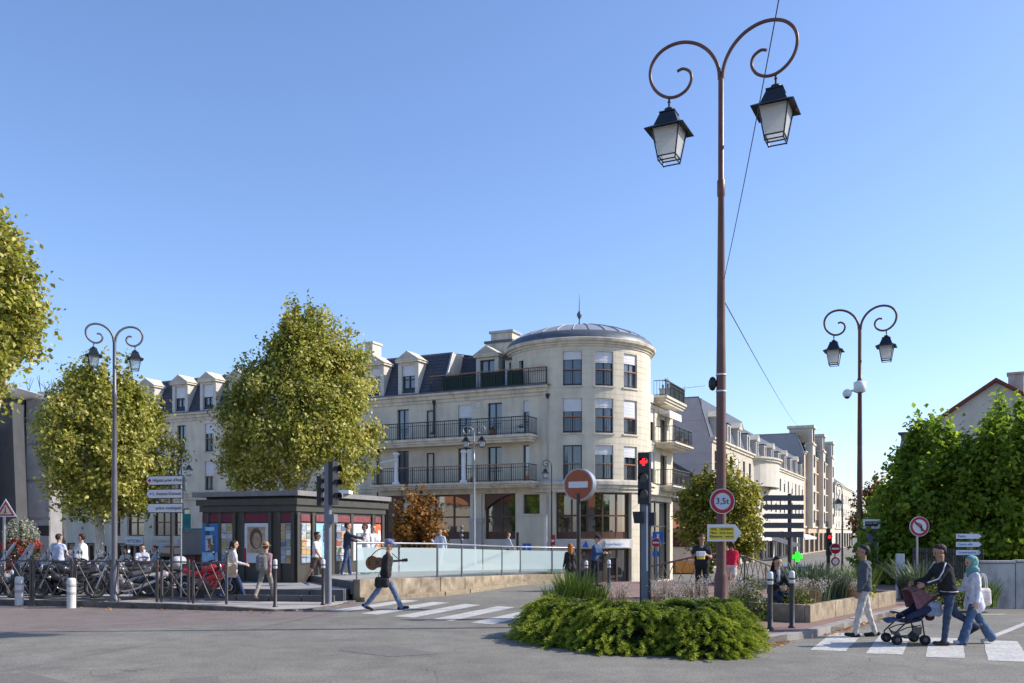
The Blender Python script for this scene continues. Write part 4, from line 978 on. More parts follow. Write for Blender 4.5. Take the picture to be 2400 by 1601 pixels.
# dark railing fence between wall and street
fn = empty('garden_fence', tuple(AT(2150, 27.5)), 0, 'dark vertical bar fence below the leafy trees', 'fence')
q0, q1 = AT(2140, 29.0), AT(2302, 25.4)
for z in (.25, 1.35): B_ = MB(); B_.tube([q0+Vector((0,0,z)), q1+Vector((0,0,z))], .025, IRON, 5); B_.build('fence_rail', fn, world=True)
for k in range(36):
    p = q0.lerp(q1, k/35); B_ = MB(); B_.tube([p, p+Vector((0,0,1.5))], .016 if k % 7 else .035, IRON, 5); B_.build('fence_bar', fn, world=True)

# ---------------------------------------------------------------- modern concrete building, far left
mbd = empty('concrete_building', tuple(AT(60, 46)), 0, 'modern grey concrete building with white roof slab and leaning dark wall', 'building')
D_ = 46.0
X = lambda px, d=D_: AT(px, d).x
B_ = MB(); B_.box((X(62),D_,-.2),(X(118),D_+1.2,ZZ(936,D_)), CONC)
B_.build('wall', mbd, world=True)
# panel joints: individual cast panels standing proud
k = 0
for (za, zb) in ((1290,1218),(1214,1130),(1126,1044),(1040,990),(986,938)):
    for (xa, xb) in ((62,118),):
        P = MB(); P.box((X(xa)+.03,D_-.06,ZZ(za,D_)+.03),(X(xb)-.03,D_-.002,ZZ(zb,D_)-.03), CONC); P.build('concrete_panel', mbd, world=True, bevel=.01)
P = MB(); P.box((X(90),D_-.08,ZZ(1256,D_)),(X(117),D_-.061,ZZ(1232,D_)), BLACKP); P.build('vent', mbd, world=True)
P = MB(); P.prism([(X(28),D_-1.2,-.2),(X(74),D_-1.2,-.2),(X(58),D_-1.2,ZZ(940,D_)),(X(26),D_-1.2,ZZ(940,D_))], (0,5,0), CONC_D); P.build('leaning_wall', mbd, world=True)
P = MB(); P.prism([(X(-60),D_-2,ZZ(945,D_)),(X(26),D_-2,ZZ(945,D_)),(X(56),D_-2,ZZ(938,D_)),(X(95),D_-2,ZZ(925,D_)),(X(60),D_-2,ZZ(914,D_)),(X(-60),D_-2,ZZ(900,D_))], (0,10,0), WHITE); P.build('roof_slab', mbd, world=True)
FASC = mat('pale_blue_grey_cladding', (.42,.46,.54), .5, .06, 3)
P = MB(); P.box((X(-140),D_-2.6,ZZ(1006,D_)),(X(24),D_-.5,ZZ(950,D_)), FASC); P.build('fascia', mbd, world=True)
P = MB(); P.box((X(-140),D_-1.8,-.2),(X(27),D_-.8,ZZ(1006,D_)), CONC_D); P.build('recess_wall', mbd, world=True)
P = MB(); P.box((X(10),D_-2.2,-.2),(X(22),D_-1.81,ZZ(1006,D_)), CONC); P.build('inner_pillar', mbd, world=True)
P = MB(); P.box((X(33),D_-3.0,ZZ(1188,D_)),(X(46),D_-2.5,ZZ(1003,D_)), WHITE); P.build('white_fin', mbd, world=True)
TEAL = mat('teal_banner', (.02,.27,.28), .6, .3, 3)
P = MB(); P.box((X(45.5),D_-2.7,ZZ(1183,D_)),(X(61),D_-2.62,ZZ(1127,D_)), TEAL); bn = P.build('banner', mbd, world=True)
P = MB(); P.box((X(30),D_-2.72,ZZ(1200,D_)),(X(61),D_-2.63,ZZ(1184,D_)), FASC); P.build('banner_foot', mbd, world=True)
P = MB(); P.box((X(88,56),56,0),(X(126,56),57.5,ZZ(918,56)), WHITER); tag(P.build('white_block'), 'plain white block behind the concrete building', 'building')

# ---------------------------------------------------------------- kiosk
KD = mat('kiosk_dark_green', (0.060, 0.057, 0.045), rough=.5, var=.12, scale=3); KL = KD
KC = Vector((-6.93, 29.2, .36)); ku = Vector((-.93,.37,0)).normalized(); kv = Vector((.37,.93,0)).normalized()
ki = empty('kiosk', KC, 0, 'dark green newspaper kiosk with flat roof and poster panels', 'kiosk')
KLM = plane_map(KC, ku, -kv); KRM = plane_map(KC, kv, -ku)      # left face (shade), right face (sun)
KRM = plane_map(KC, kv, Vector((.93,-.37,0))); KLN = Vector((-.37,-.93,0)); KLM = plane_map(KC, ku, KLN)
WL, WR, KH = 3.75, 5.6, 2.72; z0 = KC.z
B_ = MB(); B_.prism([KLM(.02,z0,-.02), KLM(WL,z0,-.02), KLM(WL,z0,-WR), KRM(WR,z0,-.02)], (0,0,KH), KD); B_.build('body', ki, world=True)
B_ = MB(); e_ = .22
P0 = [KLM(-e_,0,e_), KLM(WL+e_,0,e_), KLM(WL+e_,0,-WR-e_), KLM(-e_,0,-WR-e_)]
B_.prism([Vector((p.x,p.y,z0+KH-.42)) for p in [KLM(-.06,0,.06), KLM(WL+.06,0,.06), KLM(WL+.06,0,-WR-.06), KLM(-.06,0,-WR-.06)]], (0,0,.2), KD)
B_.prism([Vector((p.x,p.y,z0+KH-.21)) for p in [KLM(-.14,0,.14), KLM(WL+.14,0,.14), KLM(WL+.14,0,-WR-.14), KLM(-.14,0,-WR-.14)]], (0,0,.2), KD); B_.build('fascia', ki, world=True)
ROOFK = mat('kiosk_grey_roof', (.20,.19,.185), .6, .15, 3)
B_ = MB(); B_.prism([Vector((p.x,p.y,z0+KH+.08)) for p in P0], (0,0,.16), ROOFK); B_.prism([Vector((p.x,p.y,z0+KH)) for p in [KLM(.1,0,-.1), KLM(WL-.1,0,-.1), KLM(WL-.1,0,-WR+.1), KLM(.1,0,-WR+.1)]], (0,0,.079), BLACKP); B_.build('roof', ki, world=True)
B_ = MB(); B_.box((KC.x+.5,KC.y+2.2,z0+KH+.24),(KC.x+1.3,KC.y+3.0,z0+KH+.36), WHITE); B_.build('roof_hatch', ki, world=True)
MAG = mat('magenta_strip', (.14,.010,.034), .5, .1, 5); PW = mat('poster_paper', (.62,.64,.66), .5, .06, 3)
PB = mat('poster_blue', (.02,.17,.42), .45, .12, 5); PBL = mat('poster_light_blue', (.28,.5,.68), .45, .25, 7)
def poster_mat(name, cols, sc=6):
    m = bpy.data.materials.new(name); m.use_nodes = True; t = m.node_tree; N = t.nodes; L = t.links; b = N['Principled BSDF']; b.inputs['Roughness'].default_value = .35
    tc = N.new('ShaderNodeTexCoord'); v = N.new('ShaderNodeTexVoronoi'); v.distance = 'CHEBYCHEV'; v.inputs['Scale'].default_value = sc; L.new(tc.outputs['Object'], v.inputs['Vector'])
    r = N.new('ShaderNodeValToRGB'); r.color_ramp.interpolation = 'CONSTANT'; e = r.color_ramp.elements
    while len(e) < len(cols): e.new(.5)
    for k, c in enumerate(cols): e[k].position = k/len(cols); e[k].color = (*c, 1)
    sp = N.new('ShaderNodeSeparateColor'); L.new(v.outputs['Color'], sp.inputs[0]); L.new(sp.outputs[0], r.inputs[0]); L.new(r.outputs[0], b.inputs['Base Color']); return m
MAGZ = poster_mat('magazine_display', [(.5,.5,.5),(.42,.30,.06),(.36,.06,.05),(.34,.38,.44),(.52,.52,.5),(.14,.18,.26),(.46,.46,.42),(.5,.49,.46),(.3,.28,.25)], 9)
MAGD = poster_mat('magazine_display_dark', [(.25,.27,.3),(.1,.1,.1),(.3,.28,.2),(.16,.2,.26),(.35,.33,.3),(.08,.1,.05)], 9)
PORT = poster_mat('portrait_poster_tones', [(.30,.22,.13),(.14,.09,.05),(.42,.36,.27),(.22,.15,.06),(.50,.48,.46)], 7)
def panel(mp, u0, u1, za, zb, mt, w, name, parent=None):
    B_ = MB(); mbox(B_, mp, u0, u1, za, zb, w-.02, w, mt); return B_.build(name, parent or ki, world=True)
# pilasters / frames between the panels
for u in (0.10, .62, .98, 2.05, 2.4, 2.98, 3.5): panel(KLM, u-.06, u+.06, z0+.05, z0+KH-.45, KD, .05, 'mullion')
MAGS = [mat('magazine_%d' % i, c, .45, .3, 16) for i, c in enumerate(((.50,.50,.49),(.42,.33,.10),(.34,.07,.06),(.30,.36,.42),(.55,.54,.52),(.12,.15,.22),(.45,.43,.38),(.28,.30,.22),(.50,.30,.12),(.20,.32,.40)))]
PAPER = mat('display_paper', (.36,.37,.38), .5, .12, 6)
rk = random.Random(12)
def magazines(mp, u0, u1, za, zb, parent, cols, rows, dark=False):
    for i in range(cols):
        for j in range(rows):
            x0, x1 = u0+(u1-u0)*i/cols+.015, u0+(u1-u0)*(i+1)/cols-.015; y0, y1 = za+(zb-za)*j/rows+.02, za+(zb-za)*(j+1)/rows-.015
            B_ = MB(); mbox(B_, mp, x0, x1, y0, y1, .032, .045+rk.random()*.01, rk.choice(MAGS)); mbox(B_, mp, x0+.01, x1-.01, y1-(y1-y0)*.3, y1-(y1-y0)*.12, .046, .06, rk.choice(MAGS)); B_.build('magazine', parent, world=True)
def ell(mp, u, z, ru, rz, w, mt, parent):
    B_ = MB(); B_.add([mp(u+ru*math.cos(t), z+rz*math.sin(t), w) for t in np.linspace(0, 2*math.pi, 24, endpoint=False)], [tuple(range(24))], mt); B_.build('print', parent, world=True)
klp = [(.16,.56,PAPER,'mags'), (1.04,1.99,PW,'poster'), (2.46,2.92,PAPER,'mags'), (3.04-.0,3.46+.26,PB,'blue poster')]
zt = z0+KH-.5
for u0, u1, mt_, nm in klp:
    panel(KLM, u0, u1, zt-.26, zt, MAG, .03, 'header_strip'); p = panel(KLM, u0, u1, z0+.62, zt-.3, mt_, .03, 'poster')
    if nm == 'mags': magazines(KLM, u0, u1, z0+.62, zt-.3, p, 2, 5)
    if nm == 'poster':
        um = (u0+u1)/2; panel(KLM, u0+.13, u1-.13, z0+.95, zt-.42, mat('poster_tan', (.40,.31,.20), .5, .35, 5), .052, 'print', p); ell(KLM, um, z0+1.42, .25, .34, .056, mat('poster_hair', (.10,.06,.035), .5, .3, 9), p); ell(KLM, um-.03, z0+1.36, .17, .25, .059, mat('poster_skin', (.38,.25,.16), .5, .3, 6), p); panel(KLM, u1-.07, u1, z0+.55, z0+1.1, SIGNR, .056, 'print', p)
    if nm == 'blue poster':
        panel(KLM, u0+.18, u1-.16, z0+1.0, zt-.7, poster_mat('poster_print', [(.45,.5,.6),(.35,.12,.05),(.3,.45,.6),(.12,.1,.06),(.5,.5,.5)], 6), .055, 'print', p)
        panel(KLM, u0+.15, u1-.15, zt-.55, zt-.42, PBL, .055, 'print', p); panel(KLM, u0+.02, u1-.02, z0+.64, z0+.95, PBL, .056, 'print', p)
kr = [(.25,.75,PAPER), (1.1,1.9,PBL), (2.3,3.2,PAPER), (3.4,4.6,PW), (4.95,5.35,poster_mat('orange_stack', [(.6,.2,.02),(.65,.65,.62),(.6,.12,.05),(.65,.6,.5)], 4))]
for i, (u0, u1, mt_) in enumerate(kr):
    panel(KRM, u0, u1, zt-.24, zt-.02, mat('pink_strip', (.20,.05,.058), .5, .25, 8), .03, 'header_strip'); p = panel(KRM, u0, u1, z0+.62, zt-.3, mt_, .03, 'poster')
    if i in (0, 2): magazines(KRM, u0, u1, z0+.62, zt-.3, p, 2 if i == 0 else 3, 5)
    if i == 3: panel(KRM, u0+.2, u1-.2, z0+1.2, z0+1.6, MAGD, .055, 'print', p)
    if i == 1: panel(KRM, u0+.4, u1, z0+1.3, zt-.35, MAGD, .055, 'print', p); panel(KRM, u0+.5, u1-.02, z0+.65, z0+1.28, MAGZ, .056, 'print', p)
for u in (.08, .92, 2.08, 3.3, 4.78, 5.5): panel(KRM, u-.08, u+.08, z0+.05, z0+KH-.45, KD, .06, 'mullion')
# ---------------------------------------------------------------- street lamps with scrolled double arms
def lantern(root, c, s, frost, name='lantern'):
    """c: point where it hangs; s: overall scale (width of the hood in metres)"""
    B_ = MB(); cx, cy, cz = c
    B_.tube([(cx,cy,cz+.02*s),(cx,cy,cz-.30*s)], .028*s, LANT, 6)
    B_.lathe([(.02*s,-.10*s),(.05*s,-.13*s),(.02*s,-.16*s)], LANT, 8, c)
    B_.lathe([(.0,-.26*s),(.12*s,-.30*s),(.13*s,-.34*s),(.05*s,-.38*s),(.05*s,-.42*s)], LANT, 12, c)
    def ringq(h, z): return [(cx-h,cy-h,cz+z),(cx+h,cy-h,cz+z),(cx+h,cy+h,cz+z),(cx-h,cy+h,cz+z)]
    def fr(h0, z0, h1, z1, mt): B_.add(ringq(h0,z0)+ringq(h1,z1), [(0,1,5,4),(1,2,6,5),(2,3,7,6),(3,0,4,7)], mt)
    t = -.40*s
    B_.add(ringq(.20*s,t), [(0,1,2,3)], LANT); fr(.20*s, t, .205*s, t-.03*s, LANT); fr(.185*s, t-.03*s, .31*s, t-.36*s, LANT)
    fr(.31*s, t-.36*s, .50*s, t-.47*s, LANT); fr(.50*s, t-.47*s, .50*s, t-.49*s, LANT); fr(.50*s, t-.49*s, .33*s, t-.42*s, LANT)
    zb = t-1.12*s
    for sx in (-1,1):
        for sy in (-1,1):
            B_.tube([(cx+sx*.345*s,cy+sy*.345*s,cz+t-.44*s),(cx+sx*.212*s,cy+sy*.212*s,cz+zb-.13*s)], .02*s, LANT, 5)
    for z, h in ((zb, .222), (zb-.11*s, .214)):
        q_ = ringq(h*s, z)
        for i in range(4): B_.tube([q_[i], q_[(i+1) % 4]], .018*s, LANT, 5)
    o = B_.build(name, root)
    G = MB(); h0, h1 = .33*s, .208*s
    q0, q1 = ringq(h0, t-.45*s), ringq(h1, zb)
    for i in range(4):
        G = MB(); G.add([q0[i], q0[(i+1)%4], q1[(i+1)%4], q1[i]], [(0,1,2,3)], frost); G.build('pane', o)
    return o
FROST = clear_mat('frosted_lantern_glass', (0.72,0.72,0.70), .12, .4, True)
CLEARL = clear_mat('clear_lantern_glass', (0.7,0.75,0.8), .55, .15, True)
SCR = [(0.0, -0.02), (0.021, 0.2), (0.096, 0.42), (0.246, 0.65), (0.471, 0.84), (0.749, 0.95), (1.027, 0.96), (1.284, 0.87), (1.466, 0.68), (1.53, 0.44), (1.477, 0.18), (1.327, -0.03), (1.113, -0.16), (0.899, -0.17), (0.706, -0.07), (0.61, 0.11), (0.642, 0.29), (0.792, 0.39), (0.92, 0.36)]
def smooth_pts(pts, k=4):
    out = []; n = len(pts)
    for i in range(n-1):
        p0, p1, p2, p3 = (Vector(pts[max(i-1,0)]), Vector(pts[i]), Vector(pts[i+1]), Vector(pts[min(i+2,n-1)]))
        for j in range(k):
            t = j/k; out.append(.5*((2*p1)+(-p0+p2)*t+(2*p0-5*p1+4*p2-p3)*t*t+(-p0+3*p1-3*p2+p3)*t**3))
    out.append(Vector(pts[-1])); return out
def street_lamp(loc, rz, H, s, mt, frost, label, r0=.11, r1=.075, single=False, lant=None, group='scrolled street lamps', n=10, name='street_lamp'):
    """H: height of the fork; s: scale of scrolls (1 = 1.43 m reach)"""
    root = empty(name, loc, rz, label, 'street lamp', group)
    B_ = MB(); B_.lathe([(r0*2.1,0),(r0*2.1,.05),(r0*1.5,.12),(r0*1.35,.9),(r0*1.1,1.0),(r0,1.06),(r0*.97,H*.45),((r0+r1)*.5,H*.55),((r0+r1)*.52,H*.56),(r1,H*.78),(r1*1.28,H*.783),(r1*1.28,H*.81),(r1*.98,H*.813),(r1*.9,H)], mt, 14)
    B_.build('post', root)
    lant = lant or s*.66
    for sg in ((1,) if single else (1,-1)):
        pts = [Vector((p[0]*s*sg+sg*r1*.45, 0, H+p[1]*s)) for p in smooth_pts([(a, b_, 0) for a, b_ in SCR])]
        B_ = MB(); k = len(pts); B_.tube(pts, [r1*.62-(r1*.14)*i/k for i in range(k)], mt, 8); B_.build('scroll_arm', root)
        lantern(root, (sg*(1.10*s+r1*.45), 0, H-.155*s), lant*1.0, frost)
    return root
# main lamp, photo x 1690
ml = street_lamp(AT(1690, 19.2, .13), R_(-27), 11.42, 1.0, LAMPBR, FROST, 'tall brown double-scroll street lamp on the island, largest in view', r0=.105, r1=.066, lant=.86)
B_ = MB()
for z in (4.8, 5.15): B_.lathe([(.112,z),(.112,z+.03)], WHITE, 12)
B_.sphere((-.17,-.05,4.98), .09, BLACKP, 10, (1,1,1.7)); B_.build('junction_box', ml)
rl = street_lamp(AT(2015, 40, -.62), R_(-27), 11.55, .95, LAMPBR, FROST, 'brown double-scroll street lamp behind the planter, with dome camera', r0=.12, r1=.085, lant=.84)
B_ = MB(); B_.lathe([(.16,0),(.26,.05),(.26,.45),(.16,.5)], WHITE, 14, (0,0,8.75)); B_.tube([(0,-.05,8.9),(-.45,-.2,8.8)], .05, WHITE, 8); B_.sphere((-.5,-.2,8.72), .2, WHITE, 12); B_.sphere((-.5,-.2,8.62), .14, BLACKP, 12); B_.build('camera_dome', rl)
ll = street_lamp(AT(268.5, 24.2, .13), R_(27), 6.92, .44, LAMPGR, CLEARL, 'grey double-scroll street lamp at the barrier fence', r0=.075, r1=.05, lant=.41)
street_lamp(AT(1111, 43.5, .4), R_(-12), 6.35, .34, GREYMET, CLEARL, 'silver double-scroll street lamp in front of the stone balconies', r0=.075, r1=.042, lant=.40)
street_lamp(AT(1293, 45, -1.2), R_(-178), 6.5, .28, IRON, CLEARL, 'slim black single-arm street lamp beside the tower', r0=.05, r1=.03, lant=.37, single=True)
street_lamp(AT(425, 50, .2), R_(8), 5.7, .36, LANT, CLEARL, 'black double-scroll street lamp behind the direction signs', r0=.05, r1=.03, lant=.45)
p = AT(1974, 70, -1.2); sw = street_lamp(p, R_(90), 6.2, .8, IRON, CLEARL, 'dark single street lamp down the street', r0=.08, r1=.05, lant=.7, single=True)
# overhead cables
def cable(a, b_, sag, r, label):
    B_ = MB(); pts = [Vector(a).lerp(Vector(b_), i/24)-Vector((0,0,sag*4*(i/24)*(1-i/24))) for i in range(25)]
    B_.tube(pts, r, BLACKP, 5); o = B_.build('overhead_cable'); return tag(o, label, 'cable', 'overhead cables')
base = AT(1690, 19.2)
cable((base.x+.06, base.y, ZZ(655,19.2)), AT(1833+25, 9.0, ZZ(-180, 9.0)), .12, .007, 'thin black cable rising from lamp post to top of the picture')
cable((base.x+.06, base.y, ZZ(705,19.2)), RM(66, 18.4, -1), .5, .012, 'thin black cable running from lamp post to the brick apartment house')

# ---------------------------------------------------------------- signs
def pole_sign(name, label, loc, rz, h, r=.03, mt=GREYMET, cat='sign', group=None):
    root = empty(name, loc, rz, label, cat, group); B_ = MB(); B_.tube([(0,0,0),(0,0,h)], r, mt, 10); B_.build('post', root); return root
# local frame of signs: face looks towards -Y
FN = Vector((0,-1,0))
# 3.5 t limit and yellow arrow panel mounted on the big lamp
s35 = empty('weight_limit_sign', tuple(AT(1693, 18.98, ZZ(1175,18.98))), R_(4), 'round red and white 3,5t weight limit sign on the lamp post', 'sign')
B_ = MB(); B_.disc((0,0,0), FN, .265, GREYMET, 40, .03); B_.disc((0,-.031+.03,0), FN, .262, SIGNW, 40); B_.build('plate', s35)
B_ = MB(); B_.ring((0,-.004,0), FN, .175, .25, SIGNR, 40); B_.build('red_ring', s35)
B_ = MB(); B_.disc((0,-.003,0), FN, .18, mat('sign_greyish_white', (.48,.52,.58), .4, .05), 40); B_.build('field', s35)
text_mesh('lettering', '3,5t', .185, SIGNK, s35, face_matrix((0,-.008,0), (1,0,0)))
ya = empty('yellow_arrow_sign', tuple(AT(1690, 18.97, ZZ(1249,18.97))), R_(3), 'white arrow board with yellow panel strapped to the lamp post', 'sign')
B_ = MB(); x0, x1, hh = -.29, .30, .178
B_.prism([(x0,0,-hh),(x1,0,-hh),(x1+.13,0,.01),(x1,0,hh),(x0,0,hh)], (0,.012,0), SIGNW); B_.build('board', ya)
B_ = MB(); B_.prism([(x0+.04,-.004,-hh+.045),(x1-.02,-.004,-hh+.045),(x1-.02,-.004,hh-.055),(x0+.04,-.004,hh-.055)], (0,.003,0), SIGNY); yp = B_.build('yellow_panel', ya)
for i, t_ in enumerate(('VIDE   GRENIERS', 'Place   de la Gare', 'Dimanche   entree')): text_mesh('lettering', t_, .066, SIGNK, ya, face_matrix((.01,-.009,.075-.075*i), (1,0,0)))
# big no-entry drum sign
ne = pole_sign('no_entry_sign', 'large faded orange-red no entry drum sign behind the juniper', AT(1356, 23.6, .13), R_(-28), 2.85, .055, DARKPNT)
B_ = MB(); B_.disc((0,-.02,3.08), FN, .42, GREYMET, 48, .22); B_.build('drum', ne)
FADE = mat('faded_red', (.36,.085,.035), .5, .08, 6)
B_ = MB(); B_.disc((0,-.024,3.08), FN, .385, FADE, 48); B_.build('red_face', ne)
B_ = MB(); B_.box((-.27,-.03,3.0),(.27,-.026,3.16), SIGNW); B_.build('white_bar', ne)
def no_entry(label, loc, rz, h, r, extra=None):
    root = pole_sign('no_entry_sign', label, loc, rz, h+r*.4, .035, GREYPNT)
    B_ = MB(); B_.disc((0,-.06,h), FN, r, SIGNW, 36, .02); B_.build('plate', root)
    B_ = MB(); B_.disc((0,-.064,h), FN, r*.94, SIGNR, 36); B_.build('red_face', root)
    B_ = MB(); B_.box((-r*.68,-.07,h-r*.16),(r*.68,-.066,h+r*.16), SIGNW); B_.build('white_bar', root); return root
e1 = no_entry('small red no entry sign beside the black traffic light post', AT(1538, 42, -.9), R_(-20), ZZ(1272,42)+.9, .22)
no_entry('red no entry sign at the mouth of the side street', AT(1957, 45, -1.2), R_(0), ZZ(1286,45)+1.2, .27)
B_ = MB(); B_.disc((0,-.06,ZZ(1316,45)+1.2), FN, .22, SIGNR, 30, .02); B_.disc((0,-.064,ZZ(1316,45)+1.2), FN, .15, SIGNW, 30); B_.build('lower_plate', bpy.data.objects['no_entry_sign.002'])
bs = pole_sign('blue_square_sign', 'blue square information sign behind the small no entry sign', AT(1541, 48, -1.2), 0, ZZ(1246,48)+1.2, .03)
B_ = MB(); hz = ZZ(1260,48)+1.2; B_.box((-.27,-.05,hz-.3),(.27,-.03,hz+.3), SIGNB); B_.build('plate', bs)
B_ = MB(); B_.box((-.27,-.05,hz-1.0),(.12,-.03,hz-.72), SIGNB); B_.build('lower_plate', bs)
B_ = MB(); B_.box((-.05,-.056,hz-.2),(.08,-.052,hz+.2), SIGNW); B_.build('pictogram', bs)
# no left turn
nl = pole_sign('no_left_turn_sign', 'round no left turn sign in front of the dark trees', AT(2149, 26, 0), R_(2), ZZ(1240,26), .03)
h = ZZ(1234,26); B_ = MB(); B_.disc((.05,-.05,h), FN, .285, SIGNW, 40, .02); B_.build('plate', nl)
B_ = MB(); B_.ring((.05,-.054,h), FN, .2, .27, SIGNR, 40); B_.build('red_ring', nl)
B_ = MB(); d = Vector((.7071,0,-.7071)); q_ = Vector((.7071,0,.7071))*.025; c = Vector((.05,-.062,h)); B_.add([c-d*.2-q_, c+d*.2-q_, c+d*.2+q_, c-d*.2+q_], [(0,1,2,3)], SIGNR); B_.build('red_bar', nl)
B_ = MB(); pts = [Vector((.05,0,h))+Vector(p) for p in ((.06,-.058,-.13),(.065,-.058,-.02),(.04,-.058,.06),(-.02,-.058,.085),(-.08,-.058,.085))]; B_.tube(pts, .018, SIGNK, 4); B_.add([Vector((.05,-.059,h))+Vector(p) for p in ((-.08,0,.13),(-.08,0,.04),(-.14,0,.085))], [(0,1,2)], SIGNK); B_.build('arrow', nl)
# right-hand white direction arrows
da = pole_sign('direction_sign', 'three small white direction arrows by the garden wall', AT(2275, 25.5, 0), 0, ZZ(1247,25.5), .04, GREYPNT, group='direction signposts')
for i, y in enumerate((1257, 1276, 1295)):
    z = ZZ(y,25.5); B_ = MB(); B_.prism([(-.43,-.05,z-.07),(.2,-.05,z-.07),(.28,-.05,z),(.2,-.05,z+.07),(-.43,-.05,z+.07)], (0,.02,0), SIGNW); a_ = B_.build('arrow_board', da)
    B_ = MB(); B_.prism([(-.43,-.03+.012,z-.085),(.24,-.018,z-.085),(.33,-.018,z),(.24,-.018,z+.085),(-.43,-.018,z+.085)], (0,.012,0), SIGNK); B_.build('backing', a_)
    text_mesh('lettering', ('Mairie', 'Centre ville', 'Conservatoire')[i], .085, SIGNB, a_, face_matrix((-.38,-.056,z), (1,0,0)), 'LEFT')
# dark backs of a five-board direction sign
db = pole_sign('direction_sign', 'signpost with five dark boards seen from behind', AT(1850.5, 21.5, .13), R_(3), ZZ(1157,21.5)-.13, .045, DARKPNT, group='direction signposts')
BACK = mat('sign_back_grey', (.075,.07,.078), .5, .1, 4)
for i, (ya_, yb) in enumerate(((1161,1174.5),(1183,1195.5),(1204,1216.5),(1225,1238),(1246,1259.5))):
    za_, zb_ = ZZ(yb,21.5)-.13, ZZ(ya_,21.5)-.13; xl, xr = -.675, .315
    B_ = MB(); B_.prism([(xl+.07,-.07,za_),(xr,-.07,za_),(xr,-.07,zb_),(xl+.07,-.07,zb_),(xl,-.07,(za_+zb_)/2)], (0,.035,0), BACK)
    B_.box((-.06,-.035,za_+.02),(.06,.05,zb_-.02), DARKPNT); B_.build('arrow_board', db)
# left white direction boards with lettering
dl = pole_sign('direction_sign', 'three white arrow boards with dark lettering behind the barrier fence', AT(402.5, 24.9, .13), R_(-16), ZZ(1108,24.9)-.13, .045, DARKPNT, group='direction signposts')
for i, (yc, body) in enumerate(((1126, 'Hôpital privé d\'Antony'), (1157.5, 'L. Avenue-Dumont'), (1191, 'police municipale'))):
    z = ZZ(yc,24.9)-.13; hh = .135; B_ = MB()
    B_.prism([(-.70,-.06,z-hh),(.40,-.06,z-hh),(.40,-.06,z+hh),(-.70,-.06,z+hh),(-.79,-.06,z)], (0,.03,0), SIGNK); a_ = B_.build('arrow_board', dl)
    B_ = MB(); B_.prism([(-.685,-.066,z-hh+.022),(.385,-.066,z-hh+.022),(.385,-.066,z+hh-.022),(-.685,-.066,z+hh-.022),(-.76,-.066,z)], (0,.004,0), SIGNW); B_.build('face', a_)
    text_mesh('lettering', body, .118, SIGNK, a_, face_matrix((-.56 if i < 2 else -.46,-.072,z), (1,0,0)), 'LEFT')
    if i == 0: B_ = MB(); B_.prism([(-.66+a, -.07, z+b_) for a, b_ in cross_pts(.05,.02)], (0,.003,0), SIGNR); B_.build('red_cross', a_)
    if i == 1: B_ = MB(); B_.box((-.66,-.07,z-.02),(-.6,-.067,z+.02), SIGNB); B_.build('blue_mark', a_)
pp = pole_sign('slim_post', 'slim silver post beside the white direction boards', AT(424.5, 25.4, .13), 0, 3.2, .024, GREYMET, 'post')
# triangular crossing warning at the left edge
tw_ = pole_sign('pedestrian_warning_sign', 'red triangle pedestrian warning sign at left edge', AT(10, 26.5, .14), R_(8), ZZ(1200,26.5)-.14, .035, GREYMET)
h = ZZ(1200,26.5)-.14; tri = lambda k, y: [(-.30*k+.06, y, h-.16*k), (.30*k+.06, y, h-.16*k), (.06, y, h+.36*k)]
B_ = MB(); B_.prism([Vector(p)+Vector((0,0,.02)) for p in tri(1.0,-.05)], (0,.02,0), SIGNW); B_.build('plate', tw_)
B_ = MB(); B_.add([Vector(p)+Vector((0,0,.02)) for p in tri(.82,-.054)], [(0,1,2)], SIGNR); B_.build('red_border', tw_)
B_ = MB(); B_.add([Vector(p)+Vector((0,0,.02)) for p in tri(.56,-.058)], [(0,1,2)], mat('sign_cream', (.55,.5,.38), .5)); B_.build('field', tw_)
B_ = MB(); B_.tube([(.06,-.06,h+.10),(.06,-.06,h+.02),(.02,-.06,h-.04)], .014, SIGNK, 5); B_.tube([(.06,-.06,h+.02),(.10,-.06,h-.04)], .012, SIGNK, 5); B_.sphere((.06,-.06,h+.13), .02, SIGNK, 8); B_.build('pictogram', tw_)
# bus stop panel on the right
bp_ = pole_sign('bus_stop_sign', 'white framed bus stop panel beside the right street lamp', AT(2052, 33, 0), R_(-5), ZZ(1219,33), .05, GREYPNT)
z = ZZ(1228,33); B_ = MB(); B_.box((-.46,-.08,z-.17),(.14,-.02,z+.17), WHITE); pb = B_.build('panel', bp_)
B_ = MB(); B_.box((-.39,-.085,z-.09),(.06,-.081,z+.09), SIGNK); B_.build('dark_field', pb)
text_mesh('lettering', 'Gare RER', .1, SIGNW, pb, face_matrix((-.15,-.09,z+.03), (1,0,0)))
B_ = MB(); B_.box((.04,-.03,0),(.09,.03,z-.15), WHITE); B_.box((-.34,-.05,z-1.0),(.0,-.02,z-.35), GREYPNT); B_.build('timetable_case', bp_)
# white marker column in the planter
wc = empty('marker_column', tuple(AT(2109, 25.5, .13)), 0, 'plain pale grey rectangular column among the planter grasses', 'column')
B_ = MB(); B_.cbox((0,0,.62), (.2,.14,1.25), mat('pale_grey_box', (.5,.52,.55), .5), .02); B_.build('casing', wc); B_ = MB(); B_.box((.07,-.073,.0),(.1,-.0705,1.24), WHITE); B_.build('edge_strip', wc)

